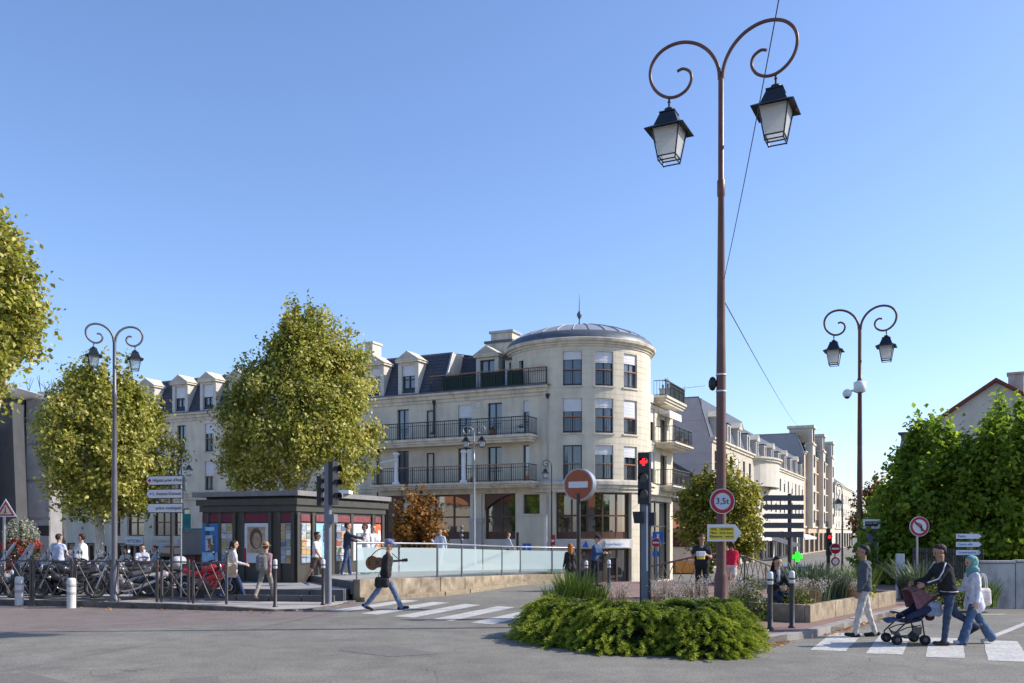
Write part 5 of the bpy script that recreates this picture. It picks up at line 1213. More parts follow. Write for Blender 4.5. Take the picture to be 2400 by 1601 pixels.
# ---------------------------------------------------------------- traffic lights
REDL = mat('red_led', (.6,.01,.01), .4, .05, 5, emit=(1.0,.015,.02), es=1.2); LENS = mat('dark_lens', (.03,.03,.032), .2, .1, 5)
HOUS = mat('signal_housing', (.022,.023,.03), .5, .12, 5)
def signal_head(root, c, s=1.0, lit=None, name='signal_head'):
    B_ = MB(); x, y, z = c; B_.cbox((x,y,z), (.28*s,.16*s,1.16*s), HOUS, .02); h = B_.build(name, root, bevel=.008)
    for i in range(3):
        zz = z+(1-i)*.36*s; V = MB()
        V.lathe([(.112*s,-.09*s),(.108*s,.12*s)], HOUS, 20, (0,0,0), a0=R_(-20), a1=R_(200))
        M_ = Matrix.Translation((x,y-.09*s,zz)) @ Matrix.Rotation(R_(90), 4, 'X')
        V.v = [tuple(M_ @ Vector(p)) for p in V.v]; V.build('visor', h)
        V = MB(); V.disc((x,y-.085*s,zz), FN, .1*s, LENS, 24, .006); V.build('lens', h)
        if lit is not None and i == lit:
            V = MB(); V.prism([(x+a, y-.087*s, zz+b_) for a, b_ in cross_pts(.082*s,.03*s)], (0,-.006,0), REDL); V.build('red_cross_light', h)
    return h
# centre: red lit
tl = empty('traffic_light', tuple(AT(1511, 21, .13)), R_(-22), 'traffic light with red cross lit on broad grey post', 'traffic light', 'traffic lights')
B_ = MB(); B_.cbox((0,.05,1.25), (.20,.16,2.5), GREYPNT, .03); B_.build('post', tl)
B_ = MB(); B_.box((-.112,-.02,0),(-.1005,.12,2.6), BLACKP); B_.box((.1005,-.02,0),(.125,.13,3.7), BLACKP); B_.box((.045,-.036,.95),(.085,-.0305,2.45), WHITE); B_.build('edge_trim', tl)
signal_head(tl, (.0,-.03,ZZ(1121,21)-.13), 1.02, 0)
B_ = MB(); B_.prism([(-.22,-.12,2.05),(-.02,-.12,2.05),(-.02,-.12,2.32),(-.26,-.12,2.32)], (0,.12,0), HOUS); B_.build('repeater', tl)
B_ = MB(); B_.box((.13,-.05,2.0),(.24,.12,2.3), HOUS); B_.build('side_box', tl)
# left: seen from behind / side
tl2 = empty('traffic_light', tuple(AT(772, 24.6, .05)), R_(62), 'unlit traffic light on grey post in front of the kiosk', 'traffic light', 'traffic lights')
B_ = MB(); B_.cbox((0,.05,1.9), (.13,.19,3.8), GREYPNT, .02); B_.build('post', tl2)
signal_head(tl2, (.0,-.14,3.25), 1.0); signal_head(tl2, (.0,.32,3.05), .7)
B_ = MB(); B_.cbox((0,-.12,2.3), (.16,.2,.22), GREYPNT); B_.build('bracket', tl2)
# far ones
tl3 = empty('traffic_light', tuple(AT(1942, 46, -1.2)), 0, 'small traffic light showing red far down the side street', 'traffic light', 'traffic lights')
B_ = MB(); B_.cbox((0,.05,1.7), (.16,.12,3.4), HOUS); B_.build('post', tl3); h3_ = signal_head(tl3, (0,-.03,ZZ(1275,46)+1.2), 1.0)
B_ = MB(); B_.disc((0,-.125,ZZ(1275,46)+1.2+.36), FN, .09, REDL, 20, .01); B_.build('red_light', tl3)
tl4 = empty('traffic_light', tuple(AT(2133, 36, 0)), 0, 'traffic light showing green in the dark under the trees', 'traffic light', 'traffic lights')
B_ = MB(); B_.cbox((0,.05,1.0), (.1,.1,2.0), HOUS); B_.build('post', tl4); signal_head(tl4, (0,-.03,ZZ(1302,36)+.25), .8)
B_ = MB(); B_.disc((-.02,-.125,ZZ(1304,36)), FN, .1, mat('green_signal', (.02,.4,.25), .4, emit=(.05,.9,.55), es=.7), 20, .01); B_.build('green_light', tl4)

# ---------------------------------------------------------------- bollards, barriers
def slim_bollard(px, d, z, h, label):
    r = empty('bollard', tuple(AT(px, d, z)), 0, label, 'bollard', 'slim brown bollards'); B_ = MB()
    B_.lathe([(.07,0),(.07,.03),(.05,.05),(.048,h-.24)], DARKPNT, 14); B_.build('shaft', r)
    B_ = MB(); B_.lathe([(.05,h-.239),(.056,h-.23),(.056,h-.05),(.05,h-.02),(.03,h),(0,h)], mat('bollard_white_cap', (.62,.62,.62), .5, .1, 20), 14); B_.lathe([(.0565,h-.17),(.0575,h-.165),(.0575,h-.14),(.0565,h-.135)], DARKPNT, 14); B_.build('cap', r)
slim_bollard(645, 23.5, .04, 1.24, 'brown bollard left of the kiosk traffic light'); slim_bollard(757.5, 24.3, .04, 1.22, 'brown bollard at the foot of the kiosk traffic light')
slim_bollard(1805, 17.1, .13, 1.1, 'brown bollard next to juniper, nearer of the pair before the seated woman'); slim_bollard(1856, 17.5, .13, 1.1, 'brown bollard beside the planter corner')
slim_bollard(1427, 27.5, .13, 1.02, 'brown bollard between drum sign and traffic light'); slim_bollard(1374, 29, .13, .95, 'brown bollard near the woman with orange hair')
CONCW = mat('white_bollard_concrete', (.62,.61,.58), .8, .12, 4, bump=.1, bscale=40)
for px, y, lab in ((45.5,1418.6,'thick white concrete bollard in shade at the left edge'), (167.5,1425,'thick white concrete bollard in sun by the kerb')):
    g = GP(px, y); r = empty('concrete_bollard', tuple(g), 0, lab, 'bollard', 'thick white bollards'); B_ = MB(); B_.lathe([(.112,-.02),(.112,.70),(.105,.75),(.08,.78),(0,.785)], CONCW, 20)
    for z in (.35,.55): B_.lathe([(.113,z),(.115,z+.005),(.115,z+.07),(.113,z+.075)], mat('worn_grey_band', (.38,.37,.37), .7), 20)
    B_.build('shaft', r)
BARR = mat('barrier_grey_brown', (.11,.095,.09), .45, .15, 9, metal=.3)
def barrier(a, c, label):
    d = Vector((c.x-a.x, c.y-a.y, 0)); L_ = d.length; r = empty('barrier', tuple(a), math.atan2(d.y, d.x), label, 'barrier', 'cross-braced barriers along the kerb'); h = 1.08
    for x in (0, L_):
        B_ = MB(); B_.cbox((x,0,h/2+.02), (.06,.045,h+.04), BARR); B_.build('post', r)
    for z in (h-.02, .12): B_ = MB(); B_.cbox((L_/2,0,z), (L_-.06,.035,.04), BARR); B_.build('rail', r)
    n = 2 if L_ > .8 else 1
    for k in range(n):
        x0, x1 = .03+(L_-.06)*k/n, .03+(L_-.06)*(k+1)/n; B_ = MB()
        B_.tube([(x0,-.012,.14),(x1,-.012,h-.04)], .017, BARR, 6); B_.tube([(x0,.022,h-.04),(x1,.022,.14)], .017, BARR, 6); B_.build('cross_brace', r)
fl = lambda px: AT(px, 24.9-(px/531)*1.4, .14 if px < 420 else .12)
blabs = ['barrier panel cut by the left picture edge', 'second barrier panel from the left edge, behind the sunlit white bollard', 'barrier panel just left of the grey street lamp', 'barrier panel just right of the grey street lamp', 'narrow barrier panel around the direction sign post', 'barrier panel in front of the red motorbike']
for (pa, pc), lb in zip(((-22,72),(79,168),(177,264),(274,368),(379,442),(453,531)), blabs): barrier(fl(pa), fl(pc), lb)
# glass balustrade
FROSTG = clear_mat('frosted_green_glass', (.66,.80,.78), .16, .25, True); CLEARG = clear_mat('clear_green_glass', (.30,.42,.40), .72, .08)
gb = empty('glass_balustrade', tuple(RAILP[0]), 0, 'frosted green glass balustrade with steel handrail on the tan wall', 'balustrade')
POSTG = mat('balustrade_grey', (.20,.20,.22), .4, .1, 6, metal=.5); rails = [p+Vector((0,0,1.05)) for p in RAILP]
B_ = MB(); B_.tube(rails, .028, GREYMET, 10); B_.build('handrail', gb, world=True)
for i, p in enumerate(RAILP):
    B_ = MB(); B_.tube([p-Vector((0,0,.02)), p+Vector((0,0,1.03))], .035 if i else .025, POSTG, 8); B_.build('post', gb, world=True)
for i in range(len(RAILP)-1):
    a, c = RAILP[i], RAILP[i+1]; k = max(1, round((c-a).length/1.5))
    for j in range(k):
        u, v = a.lerp(c, j/k), a.lerp(c, (j+1)/k); d = (v-u).normalized()*.04
        for (z0_, z1_, mt_, nm) in ((.07,.2,CLEARG,'clear_strip'),(.2,.92,FROSTG,'frosted_panel')):
            B_ = MB(); B_.quad(u+d+Vector((0,0,z0_)), v-d+Vector((0,0,z0_)), v-d+Vector((0,0,z1_)), u+d+Vector((0,0,z1_)), mt_); B_.build(nm, gb, world=True)
# bridge railing with X braces: humped behind the island
XB = mat('rusty_rail_brown', (.17,.11,.09), .55, .2, 9); brr = empty('bridge_railing', tuple(AT(1520, 33, 0)), 0, 'reddish brown cross-braced bridge railing behind the lamp post', 'railing')
prof = [(1522,33.5,1328,1390),(1552,33.2,1322,1390),(1640,32.5,1302,1385),(1700,32.5,1296,1380),(1745,33.5,1304,1385),(1795,35,1322,1390),(1835,36.5,1338,1395)]
tops = [AT(px,d,ZZ(yt,d)) for px,d,yt,yb in prof]; bots = [AT(px,d,ZZ(yt,d)-1.15) for px,d,yt,yb in prof]
B_ = MB(); B_.tube(tops, .035, XB, 8); B_.build('rail', brr, world=True); B_ = MB(); B_.tube([p+Vector((0,0,.1)) for p in bots], .025, XB, 6); B_.build('rail', brr, world=True)
for i in range(len(prof)-1):
    B_ = MB(); B_.tube([bots[i], tops[i]], .03, XB, 6); B_.build('post', brr, world=True)
    k = max(1, round((tops[i+1]-tops[i]).length/.55))
    for j in range(k):
        a0, a1 = tops[i].lerp(tops[i+1], j/k), tops[i].lerp(tops[i+1], (j+1)/k); b0, b1 = bots[i].lerp(bots[i+1], j/k)+Vector((0,0,.1)), bots[i].lerp(bots[i+1], (j+1)/k)+Vector((0,0,.1))
        B_ = MB(); B_.tube([a0,b1], .014, XB, 5); B_.tube([b0,a1], .014, XB, 5); B_.build('cross_brace', brr, world=True)
# raised planter box on the island
def planter(name, label, c0, ax, L_, w, h, z0):
    ax = Vector(ax).normalized(); nx = Vector((-ax.y, ax.x, 0)); root = empty(name, (c0[0], c0[1], z0), 0, label, 'planter'); c0 = Vector((c0[0], c0[1], z0)); t_ = .12
    def wall(a, b_, inn):
        n = max(1, round((b_-a).length/1.6))
        for i in range(n):
            u, v = a.lerp(b_, i/n+.002), a.lerp(b_, (i+1)/n-.002); B_ = MB(); up_ = Vector((0,0,h))
            B_.hexa([u, v, v+inn*t_, u+inn*t_, u+up_, v+up_, v+inn*t_+up_, u+inn*t_+up_], CONC_W); B_.build('wall_panel', root, world=True, bevel=.012)
    a, b_, c, d = c0, c0+ax*L_, c0+ax*L_+nx*w, c0+nx*w
    wall(a, b_, nx); wall(b_+nx*(t_+.002), c-nx*(t_+.002), -ax); wall(c, d, -nx); wall(d-nx*(t_+.002), a+nx*(t_+.002), ax)
    B_ = MB(); B_.add([p+Vector((0,0,h-.07)) for p in (a+(ax+nx)*.05, b_+(nx-ax)*.05, c-(ax+nx)*.05, d+(ax-nx)*.05)], [(0,1,2,3)], SOIL); B_.build('soil', root, world=True)
    return root
PLA = (6.06, 18.5); PAX = Vector((3.74, 4.7, 0)).normalized(); PNX = Vector((-PAX.y, PAX.x, 0))
planter('planter', 'long stained concrete planter box full of grasses on the island', PLA, PAX, 6.0, 1.5, .36, .13)
# ---------------------------------------------------------------- vegetation
BARK_P = mat('plane_tree_bark', (.50,.47,.40), .85, .25, 5, bump=.4, bscale=12, detail=6)
BARK_D = mat('dark_bark', (.075,.058,.045), .9, .3, 6, bump=.6, bscale=14, detail=6)
def unit(v): return v/np.maximum(np.linalg.norm(v, axis=-1, keepdims=True), 1e-9)
def leaves(P, N_, size, tint, fold=.18, asp=.72, droop=None, lobes=False):
    """leaf quads (folded along the midrib) centred on P with normals N_"""
    n = len(P); r = rng.normal(size=(n,3)); t = unit(np.cross(N_, r))
    if droop is not None: t = unit(t+droop)
    b_ = unit(np.cross(t, N_)); N2 = np.cross(b_, t); s = size[:,None]
    base = P-t*s*.5; tip = P+t*s*.5; l = P-b_*s*.5*asp+N2*s*fold; r_ = P+b_*s*.5*asp+N2*s*fold
    V = np.stack([base, r_, tip, l], 1).reshape(-1,3); k = np.arange(n)[:,None]*4
    F = np.concatenate([k+np.array([[0,1,2]]), k+np.array([[0,2,3]])], 0)
    return V, F, np.repeat(tint, 4)
def blob_dirs(n): return unit(rng.normal(size=(n,3)))
def tree(name, label, loc, trunk_h, crown_c, crown_r, nclus, per, lsize, lmat, bark, trunk_r=.16, clus_r=.42, shoots=0, group='trees', tintf=None, flat_bottom=.0, limbs=14, egg=0.0, cat='tree', shell=.55, lump=.18, lean=0.0, spread=None, seed=1, shoot_r=1.0, shoot_k=.96):
    global rng
    rng = np.random.default_rng(seed)
    root = empty(name, loc, 0, label, cat, group)
    C = np.array(crown_c); Rr = np.array(crown_r)
    d = blob_dirs(nclus); rad = shell+(1-shell)*rng.random(nclus)**.6
    inner = rng.random(nclus) < .18; rad[inner] = rng.random(inner.sum())*.6+.1
    bumps = blob_dirs(14); amp = rng.random(14)*lump*2-lump*.6
    lumpv = 1+sum(amp[i]*np.clip((d @ bumps[i]-.55)/.45, 0, 1) for i in range(14))
    wid = 1-egg*d[:,2]                    # egg: narrower to the top
    cl = np.stack([d[:,0]*Rr[0]*wid, d[:,1]*Rr[1]*wid, d[:,2]*Rr[2]], 1)*(rad*lumpv)[:,None]+C
    if flat_bottom: cl[:,2] = np.maximum(cl[:,2], C[2]-Rr[2]*flat_bottom-rng.random(nclus)*.3)
    stretch = np.ones((nclus,3)); stretch[:,2] = .8+.5*rng.random(nclus)
    if shoots:
        a = rng.random(shoots)*2*np.pi; q_ = np.sqrt(rng.random(shoots))*.9
        sx = np.stack([np.cos(a)*q_*Rr[0]*.85, np.sin(a)*q_*Rr[1]*.85, Rr[2]*np.sqrt(np.maximum(0,1-q_**2))*(shoot_k+.26*rng.random(shoots)**1.5)], 1)+C
        sx[:,:2] = C[:2]+(sx[:,:2]-C[:2])*(1-egg*.8)
        cl = np.concatenate([cl, sx]); st = np.tile([[.32*shoot_r,.32*shoot_r,1.6+.1*shoot_r]], (shoots,1)); stretch = np.concatenate([stretch, st])
    n = len(cl); cnt = np.full(n, per)
    if shoots: cnt[-shoots:] = int(per*(1 if shoot_r < 1.5 else 3.2))
    idx = np.repeat(np.arange(n), cnt)
    off = rng.normal(size=(len(idx),3))*.5*clus_r*stretch[idx]
    P = cl[idx]+off
    outw = unit(P-C); up_ = np.array([0,0,1.0])
    Nn = unit(outw*.7+up_*.55+rng.normal(size=P.shape)*.75)
    tint = np.clip(rng.normal(.45,.2,len(P))+np.repeat(rng.normal(0,.1,n), cnt), 0, 1) if tintf is None else tintf(P, C, Rr)
    size = lsize*(.65+.7*rng.random(len(P)))
    V, F, T = leaves(P, Nn, size, tint, droop=np.array([0,0,-.45]))
    np_mesh('crown', V, F, lmat, root, T, kind='stuff')
    B_ = MB(); top = Vector(crown_c)-Vector((0,0,crown_r[2]*.25)); rr = random.Random(seed)
    pts = [Vector((0,0,-.9)), Vector((rr.uniform(-.05,.05),rr.uniform(-.05,.05),trunk_h*.5)), Vector((lean*.5,0,trunk_h)), top]
    B_.tube(pts, [trunk_r*1.25, trunk_r, trunk_r*.9, trunk_r*.5], bark, 10)
    pick = rng.choice(len(cl), min(limbs, len(cl)), replace=False)
    for i in pick:
        e_ = Vector(cl[i]); s_ = pts[2].lerp(pts[3], rr.uniform(-.1,.9)); m_ = s_.lerp(e_, .5)+Vector((0,0,.25))
        B_.tube([s_, m_, e_], [trunk_r*.42, trunk_r*.25, .015], bark, 5, caps=False)
    B_.build('trunk', root)
    return root
PLANE = leaf_mat('plane_tree_leaves', [(0,(.09,.12,.016)),(.28,(.22,.24,.03)),(.55,(.45,.43,.07)),(.82,(.74,.68,.26)),(1,(.58,.40,.09))], .45)
GREENV = leaf_mat('fresh_green_leaves', [(0,(.07,.13,.02)),(.5,(.22,.33,.03)),(.85,(.44,.54,.05)),(1,(.60,.52,.05))], .6)
YELG = leaf_mat('yellowing_leaves', [(0,(.09,.12,.016)),(.4,(.24,.24,.028)),(.75,(.46,.40,.05)),(1,(.52,.34,.05))], .45)
ORNG = leaf_mat('autumn_orange_leaves', [(0,(.03,.04,.012)),(.3,(.13,.07,.015)),(.65,(.42,.17,.025)),(1,(.60,.36,.09))], .40)
def T_(px, d, z=0): return tuple(AT(px, d, z))
# plane tree cut by the left edge
d = 21; tree('plane_tree', 'plane tree cut off by the left picture edge, nearest to the camera', tuple(AT(-62, d, .12)), 3.0, (0,0,6.95), (1.28,1.4,2.3), 250, 84, .14, PLANE, BARK_P, .2, .40, 14, seed=3, egg=.05)
# plane tree behind the grey lamp
d = 34; tree('plane_tree', 'smaller plane tree with pale trunk behind the grey street lamp', T_(232, d, .12), 2.6, (.32,0,5.1), (1.95,1.9,2.7), 330, 92, .145, PLANE, BARK_P, .17, .40, 26, seed=5, egg=.12, lump=.3, shoot_r=1.1)
# plane tree behind the kiosk
d = 37; tree('plane_tree', 'big plane tree rising behind the kiosk', T_(690, d, .36), 2.4, (.38,0,6.45), (2.85,2.6,3.5), 430, 112, .145, PLANE, BARK_P, .2, .44, 46, seed=9, egg=.40, lump=.3, shoot_r=1.1)
# small yellowing street tree behind the lamp post
d = 43; tree('street_tree', 'small yellowing tree behind the weight limit sign', T_(1690, d, -1.0), 2.3, (-.05,0,3.75), (1.85,1.7,2.1), 230, 52, .18, YELG, BARK_D, .1, .40, 10, seed=13, lump=.2)
# broadleaf trees on the right
def tflat(P, C, Rr): return np.clip(rng.normal(.45,.2,len(P)), 0, 1)
d = 33; tree('broadleaf_tree', 'large green broadleaf tree, left of the pair at the garden wall', T_(2190, d, 0), 2.2, (-.05,0,2.95), (1.5,1.6,2.25), 200, 66, .20, GREENV, BARK_D, .16, .42, 16, seed=17, tintf=tflat, lump=.15, shoot_r=2.2, shoot_k=1.05)
d = 31; tree('broadleaf_tree', 'large green broadleaf tree, right of the pair, cut by the picture edge', T_(2350, d, 0), 2.2, (.25,0,3.1), (1.9,1.8,2.25), 250, 66, .20, GREENV, BARK_D, .17, .42, 20, seed=19, tintf=tflat, lump=.15, shoot_r=2.2, shoot_k=1.05)
d = 40; tree('broadleaf_tree', 'dark green tree filling the gap behind the pair of broadleaf trees', T_(2145, d, 0), 2.0, (-.3,0,2.3), (1.7,1.4,1.7), 180, 56, .2, GREENV, BARK_D, .16, .45, 8, seed=23, tintf=tflat, shoot_r=1.6, shoot_k=1.0)
d = 62; tree('autumn_tree', 'orange autumn tree far behind the right street lamp', T_(2052, d, -1), 3.0, (.3,0,4.0), (1.5,1.5,2.0), 110, 40, .26, ORNG, BARK_D, .14, .45, 8, seed=29)
d = 34; tree('broadleaf_tree', 'dark leafy shrub-like tree behind the direction arrows', T_(2270, d+2, 0), 1.0, (0,0,1.7), (3.0,1.3,1.6), 170, 44, .25, GREENV, BARK_D, .12, .5, 0, seed=31, tintf=tflat)
d = 33; tree('broadleaf_tree', 'low dark hedge-like tree behind the pale column', T_(2130, d, 0), .6, (0,0,1.2), (2.0,.9,1.3), 130, 44, .24, GREENV, BARK_D, .1, .45, 0, seed=33, tintf=tflat)
# orange shrub in front of the arcade
d = 40; tree('autumn_shrub', 'orange leaved autumn shrub behind the glass balustrade', T_(985, d, .45), .5, (0,0,1.5), (.95,.9,1.35), 95, 42, .17, ORNG, BARK_D, .06, .32, 4, seed=37, cat='shrub', lump=.4, group='shrubs')
# bare tree far left
def bare_tree(loc, H, label):
    root = empty('bare_tree', loc, 0, label, 'tree', 'trees'); B_ = MB(); rr = random.Random(4)
    def br(p, d, L_, r, k):
        e_ = p+d*L_; B_.tube([p, p.lerp(e_,.5)+Vector((rr.uniform(-.1,.1),rr.uniform(-.1,.1),.05))*L_*.4, e_], [r, r*.8, r*.55], BARK_D, 5, caps=False)
        if k == 0: return
        for _ in range(3): br(e_, (d+Vector((rr.uniform(-.8,.8),rr.uniform(-.8,.8),rr.uniform(-.1,.6)))).normalized(), L_*.68, r*.55, k-1)
    br(Vector((0,0,0)), Vector((.05,0,1)), H*.42, .22, 4); B_.build('trunk', root)
    n = 260; P = rng.normal(size=(n,3))*np.array([1.2,1.2,1.0])+np.array([0,0,H*.86]); V, F, T = leaves(P, blob_dirs(n), np.full(n,.2), rng.random(n)*.4+.4); np_mesh('crown', V, F, ORNG, root, T, kind='stuff')
bare_tree(T_(97, 68, 0), 12.6, 'nearly bare tree poking above the concrete building')

# ---------------------------------------------------------------- junipers on the island
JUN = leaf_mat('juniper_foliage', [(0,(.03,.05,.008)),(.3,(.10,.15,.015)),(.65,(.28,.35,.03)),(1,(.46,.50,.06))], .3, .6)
def juniper(name, label, c, ext, nb, seed, hmax):
    """flat, layered sprays that arch outwards"""
    g = np.random.default_rng(seed); root = empty(name, (c[0], c[1], .17), 0, label, 'shrub', 'junipers on the island')
    Vs, Fs, Ts = [], [], []; k0 = 0
    a = g.random(nb)*2*np.pi; rad = np.sqrt(g.random(nb)); 
    for i in range(nb):
        # start somewhere in the footprint, head outwards
        sx, sy = np.cos(a[i])*rad[i]*ext[0]*.86, np.sin(a[i])*rad[i]*ext[1]*.86
        wav = .80+.24*math.sin(sx*3.1+seed)*math.sin(sy*2.7+seed*2)+.22*math.sin(sx*6.3+1.7*seed+sy*4.1); hz = hmax*(1-rad[i]**3.2)*.92*max(.35,wav)+.10+g.random()*.12-.27*max(0,(rad[i]-.6)/.4)
        th = a[i]+g.normal(0,.75); L_ = .32+.30*g.random(); rise = (.18+.22*g.random())*(1 if rad[i] < .75 else .55)
        m = 22; t = np.linspace(.1,1,m)
        px_ = sx+np.cos(th)*L_*t; py_ = sy+np.sin(th)*L_*t; pz = hz-.12+rise*t-rise*1.0*t**2.4+.02
        S = np.stack([px_,py_,pz],1)
        q_ = 13                                            # little needles per node
        nodes = np.repeat(S, q_, 0); tt = np.repeat(t, q_); n = len(nodes)
        d = np.stack([np.cos(th)*np.ones(n), np.sin(th)*np.ones(n), .25*np.ones(n)],1)+g.normal(size=(n,3))*np.array([.8,.8,.28]); d = unit(d)
        ln = (.036+.04*g.random(n))*(1.15-.35*tt); w = .0085
        nodes = nodes+g.normal(size=(n,3))*.014
        sd_ = unit(np.cross(d, g.normal(size=(n,3))))*w
        V = np.stack([nodes-sd_, nodes+sd_, nodes+d*ln[:,None]],1).reshape(-1,3); F = np.arange(n*3).reshape(-1,3)+k0; k0 += n*3
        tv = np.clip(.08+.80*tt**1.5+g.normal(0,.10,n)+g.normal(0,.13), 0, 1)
        Vs.append(V); Fs.append(F); Ts.append(np.repeat(tv,3))
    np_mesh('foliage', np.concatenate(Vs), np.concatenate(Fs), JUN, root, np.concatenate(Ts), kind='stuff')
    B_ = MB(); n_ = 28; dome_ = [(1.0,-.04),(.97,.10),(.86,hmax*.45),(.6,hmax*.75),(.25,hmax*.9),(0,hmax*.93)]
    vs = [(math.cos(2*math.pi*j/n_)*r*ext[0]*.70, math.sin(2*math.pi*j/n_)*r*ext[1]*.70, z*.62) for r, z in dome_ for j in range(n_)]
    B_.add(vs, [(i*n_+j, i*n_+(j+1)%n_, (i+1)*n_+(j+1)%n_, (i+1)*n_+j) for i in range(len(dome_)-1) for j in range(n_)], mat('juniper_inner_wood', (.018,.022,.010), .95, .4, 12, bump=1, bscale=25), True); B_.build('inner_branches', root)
    B_ = MB(); r2 = random.Random(seed)
    for k in range(16):
        t = r2.uniform(0,6.28); B_.tube([(0,0,0),(math.cos(t)*ext[0]*.4,math.sin(t)*ext[1]*.4,hmax*.4),(math.cos(t)*ext[0]*.8,math.sin(t)*ext[1]*.8,hmax*.45)], [.03,.02,.008], BARK_D, 5)
    B_.build('branches', root)
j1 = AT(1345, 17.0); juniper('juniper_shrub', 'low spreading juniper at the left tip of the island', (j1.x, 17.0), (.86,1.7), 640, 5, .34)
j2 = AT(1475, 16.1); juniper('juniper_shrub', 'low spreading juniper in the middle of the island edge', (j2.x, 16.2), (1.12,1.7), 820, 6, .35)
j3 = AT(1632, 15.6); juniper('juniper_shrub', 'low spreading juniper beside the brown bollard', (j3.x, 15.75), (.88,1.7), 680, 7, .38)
# ---------------------------------------------------------------- grasses and border plants
def tuft(name, label, loc, n, h, spread, mt, seed, w=.012, arch=.5, cat='grass clump', group='grasses and border plants', heads=0, hm=None, z0=0.0):
    g = np.random.default_rng(seed); root = empty(name, loc, 0, label, cat, group); seg = 5
    a = g.random(n)*2*np.pi; r0 = np.sqrt(g.random(n))*spread*.35; H_ = h*(.55+.5*g.random(n)); out = arch*H_*(.2+.9*g.random(n))
    t = np.linspace(0,1,seg)[None,:]
    bx, by = np.cos(a)*r0, np.sin(a)*r0; ang = a+g.normal(0,.5,n)
    X_ = bx[:,None]+np.cos(ang)[:,None]*out[:,None]*t**1.8; Y_ = by[:,None]+np.sin(ang)[:,None]*out[:,None]*t**1.8; Z_ = H_[:,None]*(t-.18*arch*t**3)+z0
    ww = w*(1-t**2*.85)*np.ones((n,1)); sx_, sy_ = -np.sin(ang)[:,None]*ww, np.cos(ang)[:,None]*ww
    A = np.stack([X_-sx_, Y_-sy_, Z_],2); B2 = np.stack([X_+sx_, Y_+sy_, Z_],2); V = np.stack([A,B2],2).reshape(-1,3)
    base = (np.arange(n)*seg*2)[:,None]; F = np.concatenate([base+np.array([[2*k,2*k+1,2*k+3,2*k+2]]) for k in range(seg-1)])
    T = np.repeat(np.clip(g.normal(.5,.22,n),0,1), seg*2)
    np_mesh('blades', V, F, mt, root, T, kind='stuff')
    if heads:
        m = heads; k = g.choice(n, min(m,n), replace=False); P = np.stack([X_[k,-1], Y_[k,-1], Z_[k,-1]],1); P = np.repeat(P, 10, 0)+g.normal(size=(len(k)*10,3))*np.array([.03,.03,.045])
        V, F, T = leaves(P, unit(g.normal(size=P.shape)), np.full(len(P),.035), g.random(len(P))); np_mesh('seed_heads', V, F, hm, root, T, kind='stuff')
    return root
GRASS = leaf_mat('grass_blades', [(0,(.03,.07,.012)),(.5,(.10,.17,.025)),(1,(.22,.27,.05))], .3, .5)
DRYG = leaf_mat('dry_stems', [(0,(.13,.09,.045)),(.5,(.26,.19,.11)),(1,(.40,.33,.22))], .25, .8)
BLUEG = leaf_mat('grey_green_blades', [(0,(.035,.065,.035)),(.5,(.09,.13,.07)),(1,(.20,.24,.13))], .25, .5)
SEEDW = leaf_mat('white_seed_heads', [(0,(.35,.31,.26)),(1,(.62,.58,.52))], .3, .8)
BROAD = leaf_mat('border_leaves', [(0,(.03,.055,.012)),(.5,(.10,.15,.025)),(.85,(.26,.28,.04)),(1,(.42,.36,.03))], .35)
z = .17
for px, d_, n, h, sp, mt_, lab, hd in ((1345,20.4,620,1.05,.95,GRASS,'bright green tall grass under the drum sign',0),(1302,20.0,260,.7,.7,GRASS,'shorter green grass left of the drum sign',0),(1392,20.6,320,.8,.8,GRASS,'green grass clump left of the lit traffic light',0),(1450,21.6,90,.55,.6,DRYG,'dry stems with white heads left of the lit traffic light',50),(1560,21.0,150,.72,.8,DRYG,'dry brown stems right of the lit traffic light',80),(1625,21.4,150,.70,.8,DRYG,'dry brown stems left of the big lamp post',80),(1590,20.2,140,.45,.9,BLUEG,'grey-green tuft among the dry stems',20),(1735,20.6,150,.75,.7,DRYG,'dry flowering stems right of the big lamp post',90),(1665,20.3,120,.45,.7,GRASS,'green tuft at the foot of the big lamp post',20)):
    tuft('grass_clump', lab, tuple(AT(px, d_, z)), n, h, sp, mt_, int(px), heads=hd, hm=SEEDW, arch=.45 if mt_ is not DRYG else .3, w=.012 if mt_ is not DRYG else .007)
def leafy(name, label, loc, r, n, size, mt_, seed, lift=0.0, cat='shrub', group='grasses and border plants', flowers=None, fm=None):
    g = np.random.default_rng(seed); root = empty(name, loc, 0, label, cat, group)
    d = unit(g.normal(size=(n,3))); d[:,2] = np.abs(d[:,2]); P = d*np.array(r)*(.45+.6*g.random((n,1)))**.8; P[:,2] += lift
    V, F, T = leaves(P, unit(d+g.normal(size=d.shape)*.7+np.array([0,0,.4])), size*(.6+.8*g.random(n)), np.clip(g.normal(.5,.24,n),0,1)); np_mesh('foliage', V, F, mt_, root, T, kind='stuff')
    B_ = MB(); r2 = random.Random(seed)
    for k in range(9):
        e_ = P[r2.randrange(n)]; B_.tube([(0,0,0), (e_[0]*.4,e_[1]*.4,e_[2]*.6), tuple(e_)], [.012,.009,.004], BARK_D, 4)
    B_.build('stems', root)
    if flowers:
        d = unit(g.normal(size=(flowers,3))); d[:,2] = np.abs(d[:,2])*.8; P = np.repeat(d*np.array(r)*1.02+np.array([0,0,lift]), 7, 0)+g.normal(size=(flowers*7,3))*.035
        V, F, T = leaves(P, unit(np.repeat(d,7,0)+g.normal(size=P.shape)*.5), np.full(len(P),.07), g.random(len(P))); np_mesh('flowers', V, F, fm, root, T, kind='stuff')
    return root
leafy('rose_bush', 'thin yellow-green bush beside the nearer brown bollard', tuple(AT(1762, 18.9, .15)), (.42,.4,.95), 420, .075, BROAD, 41)
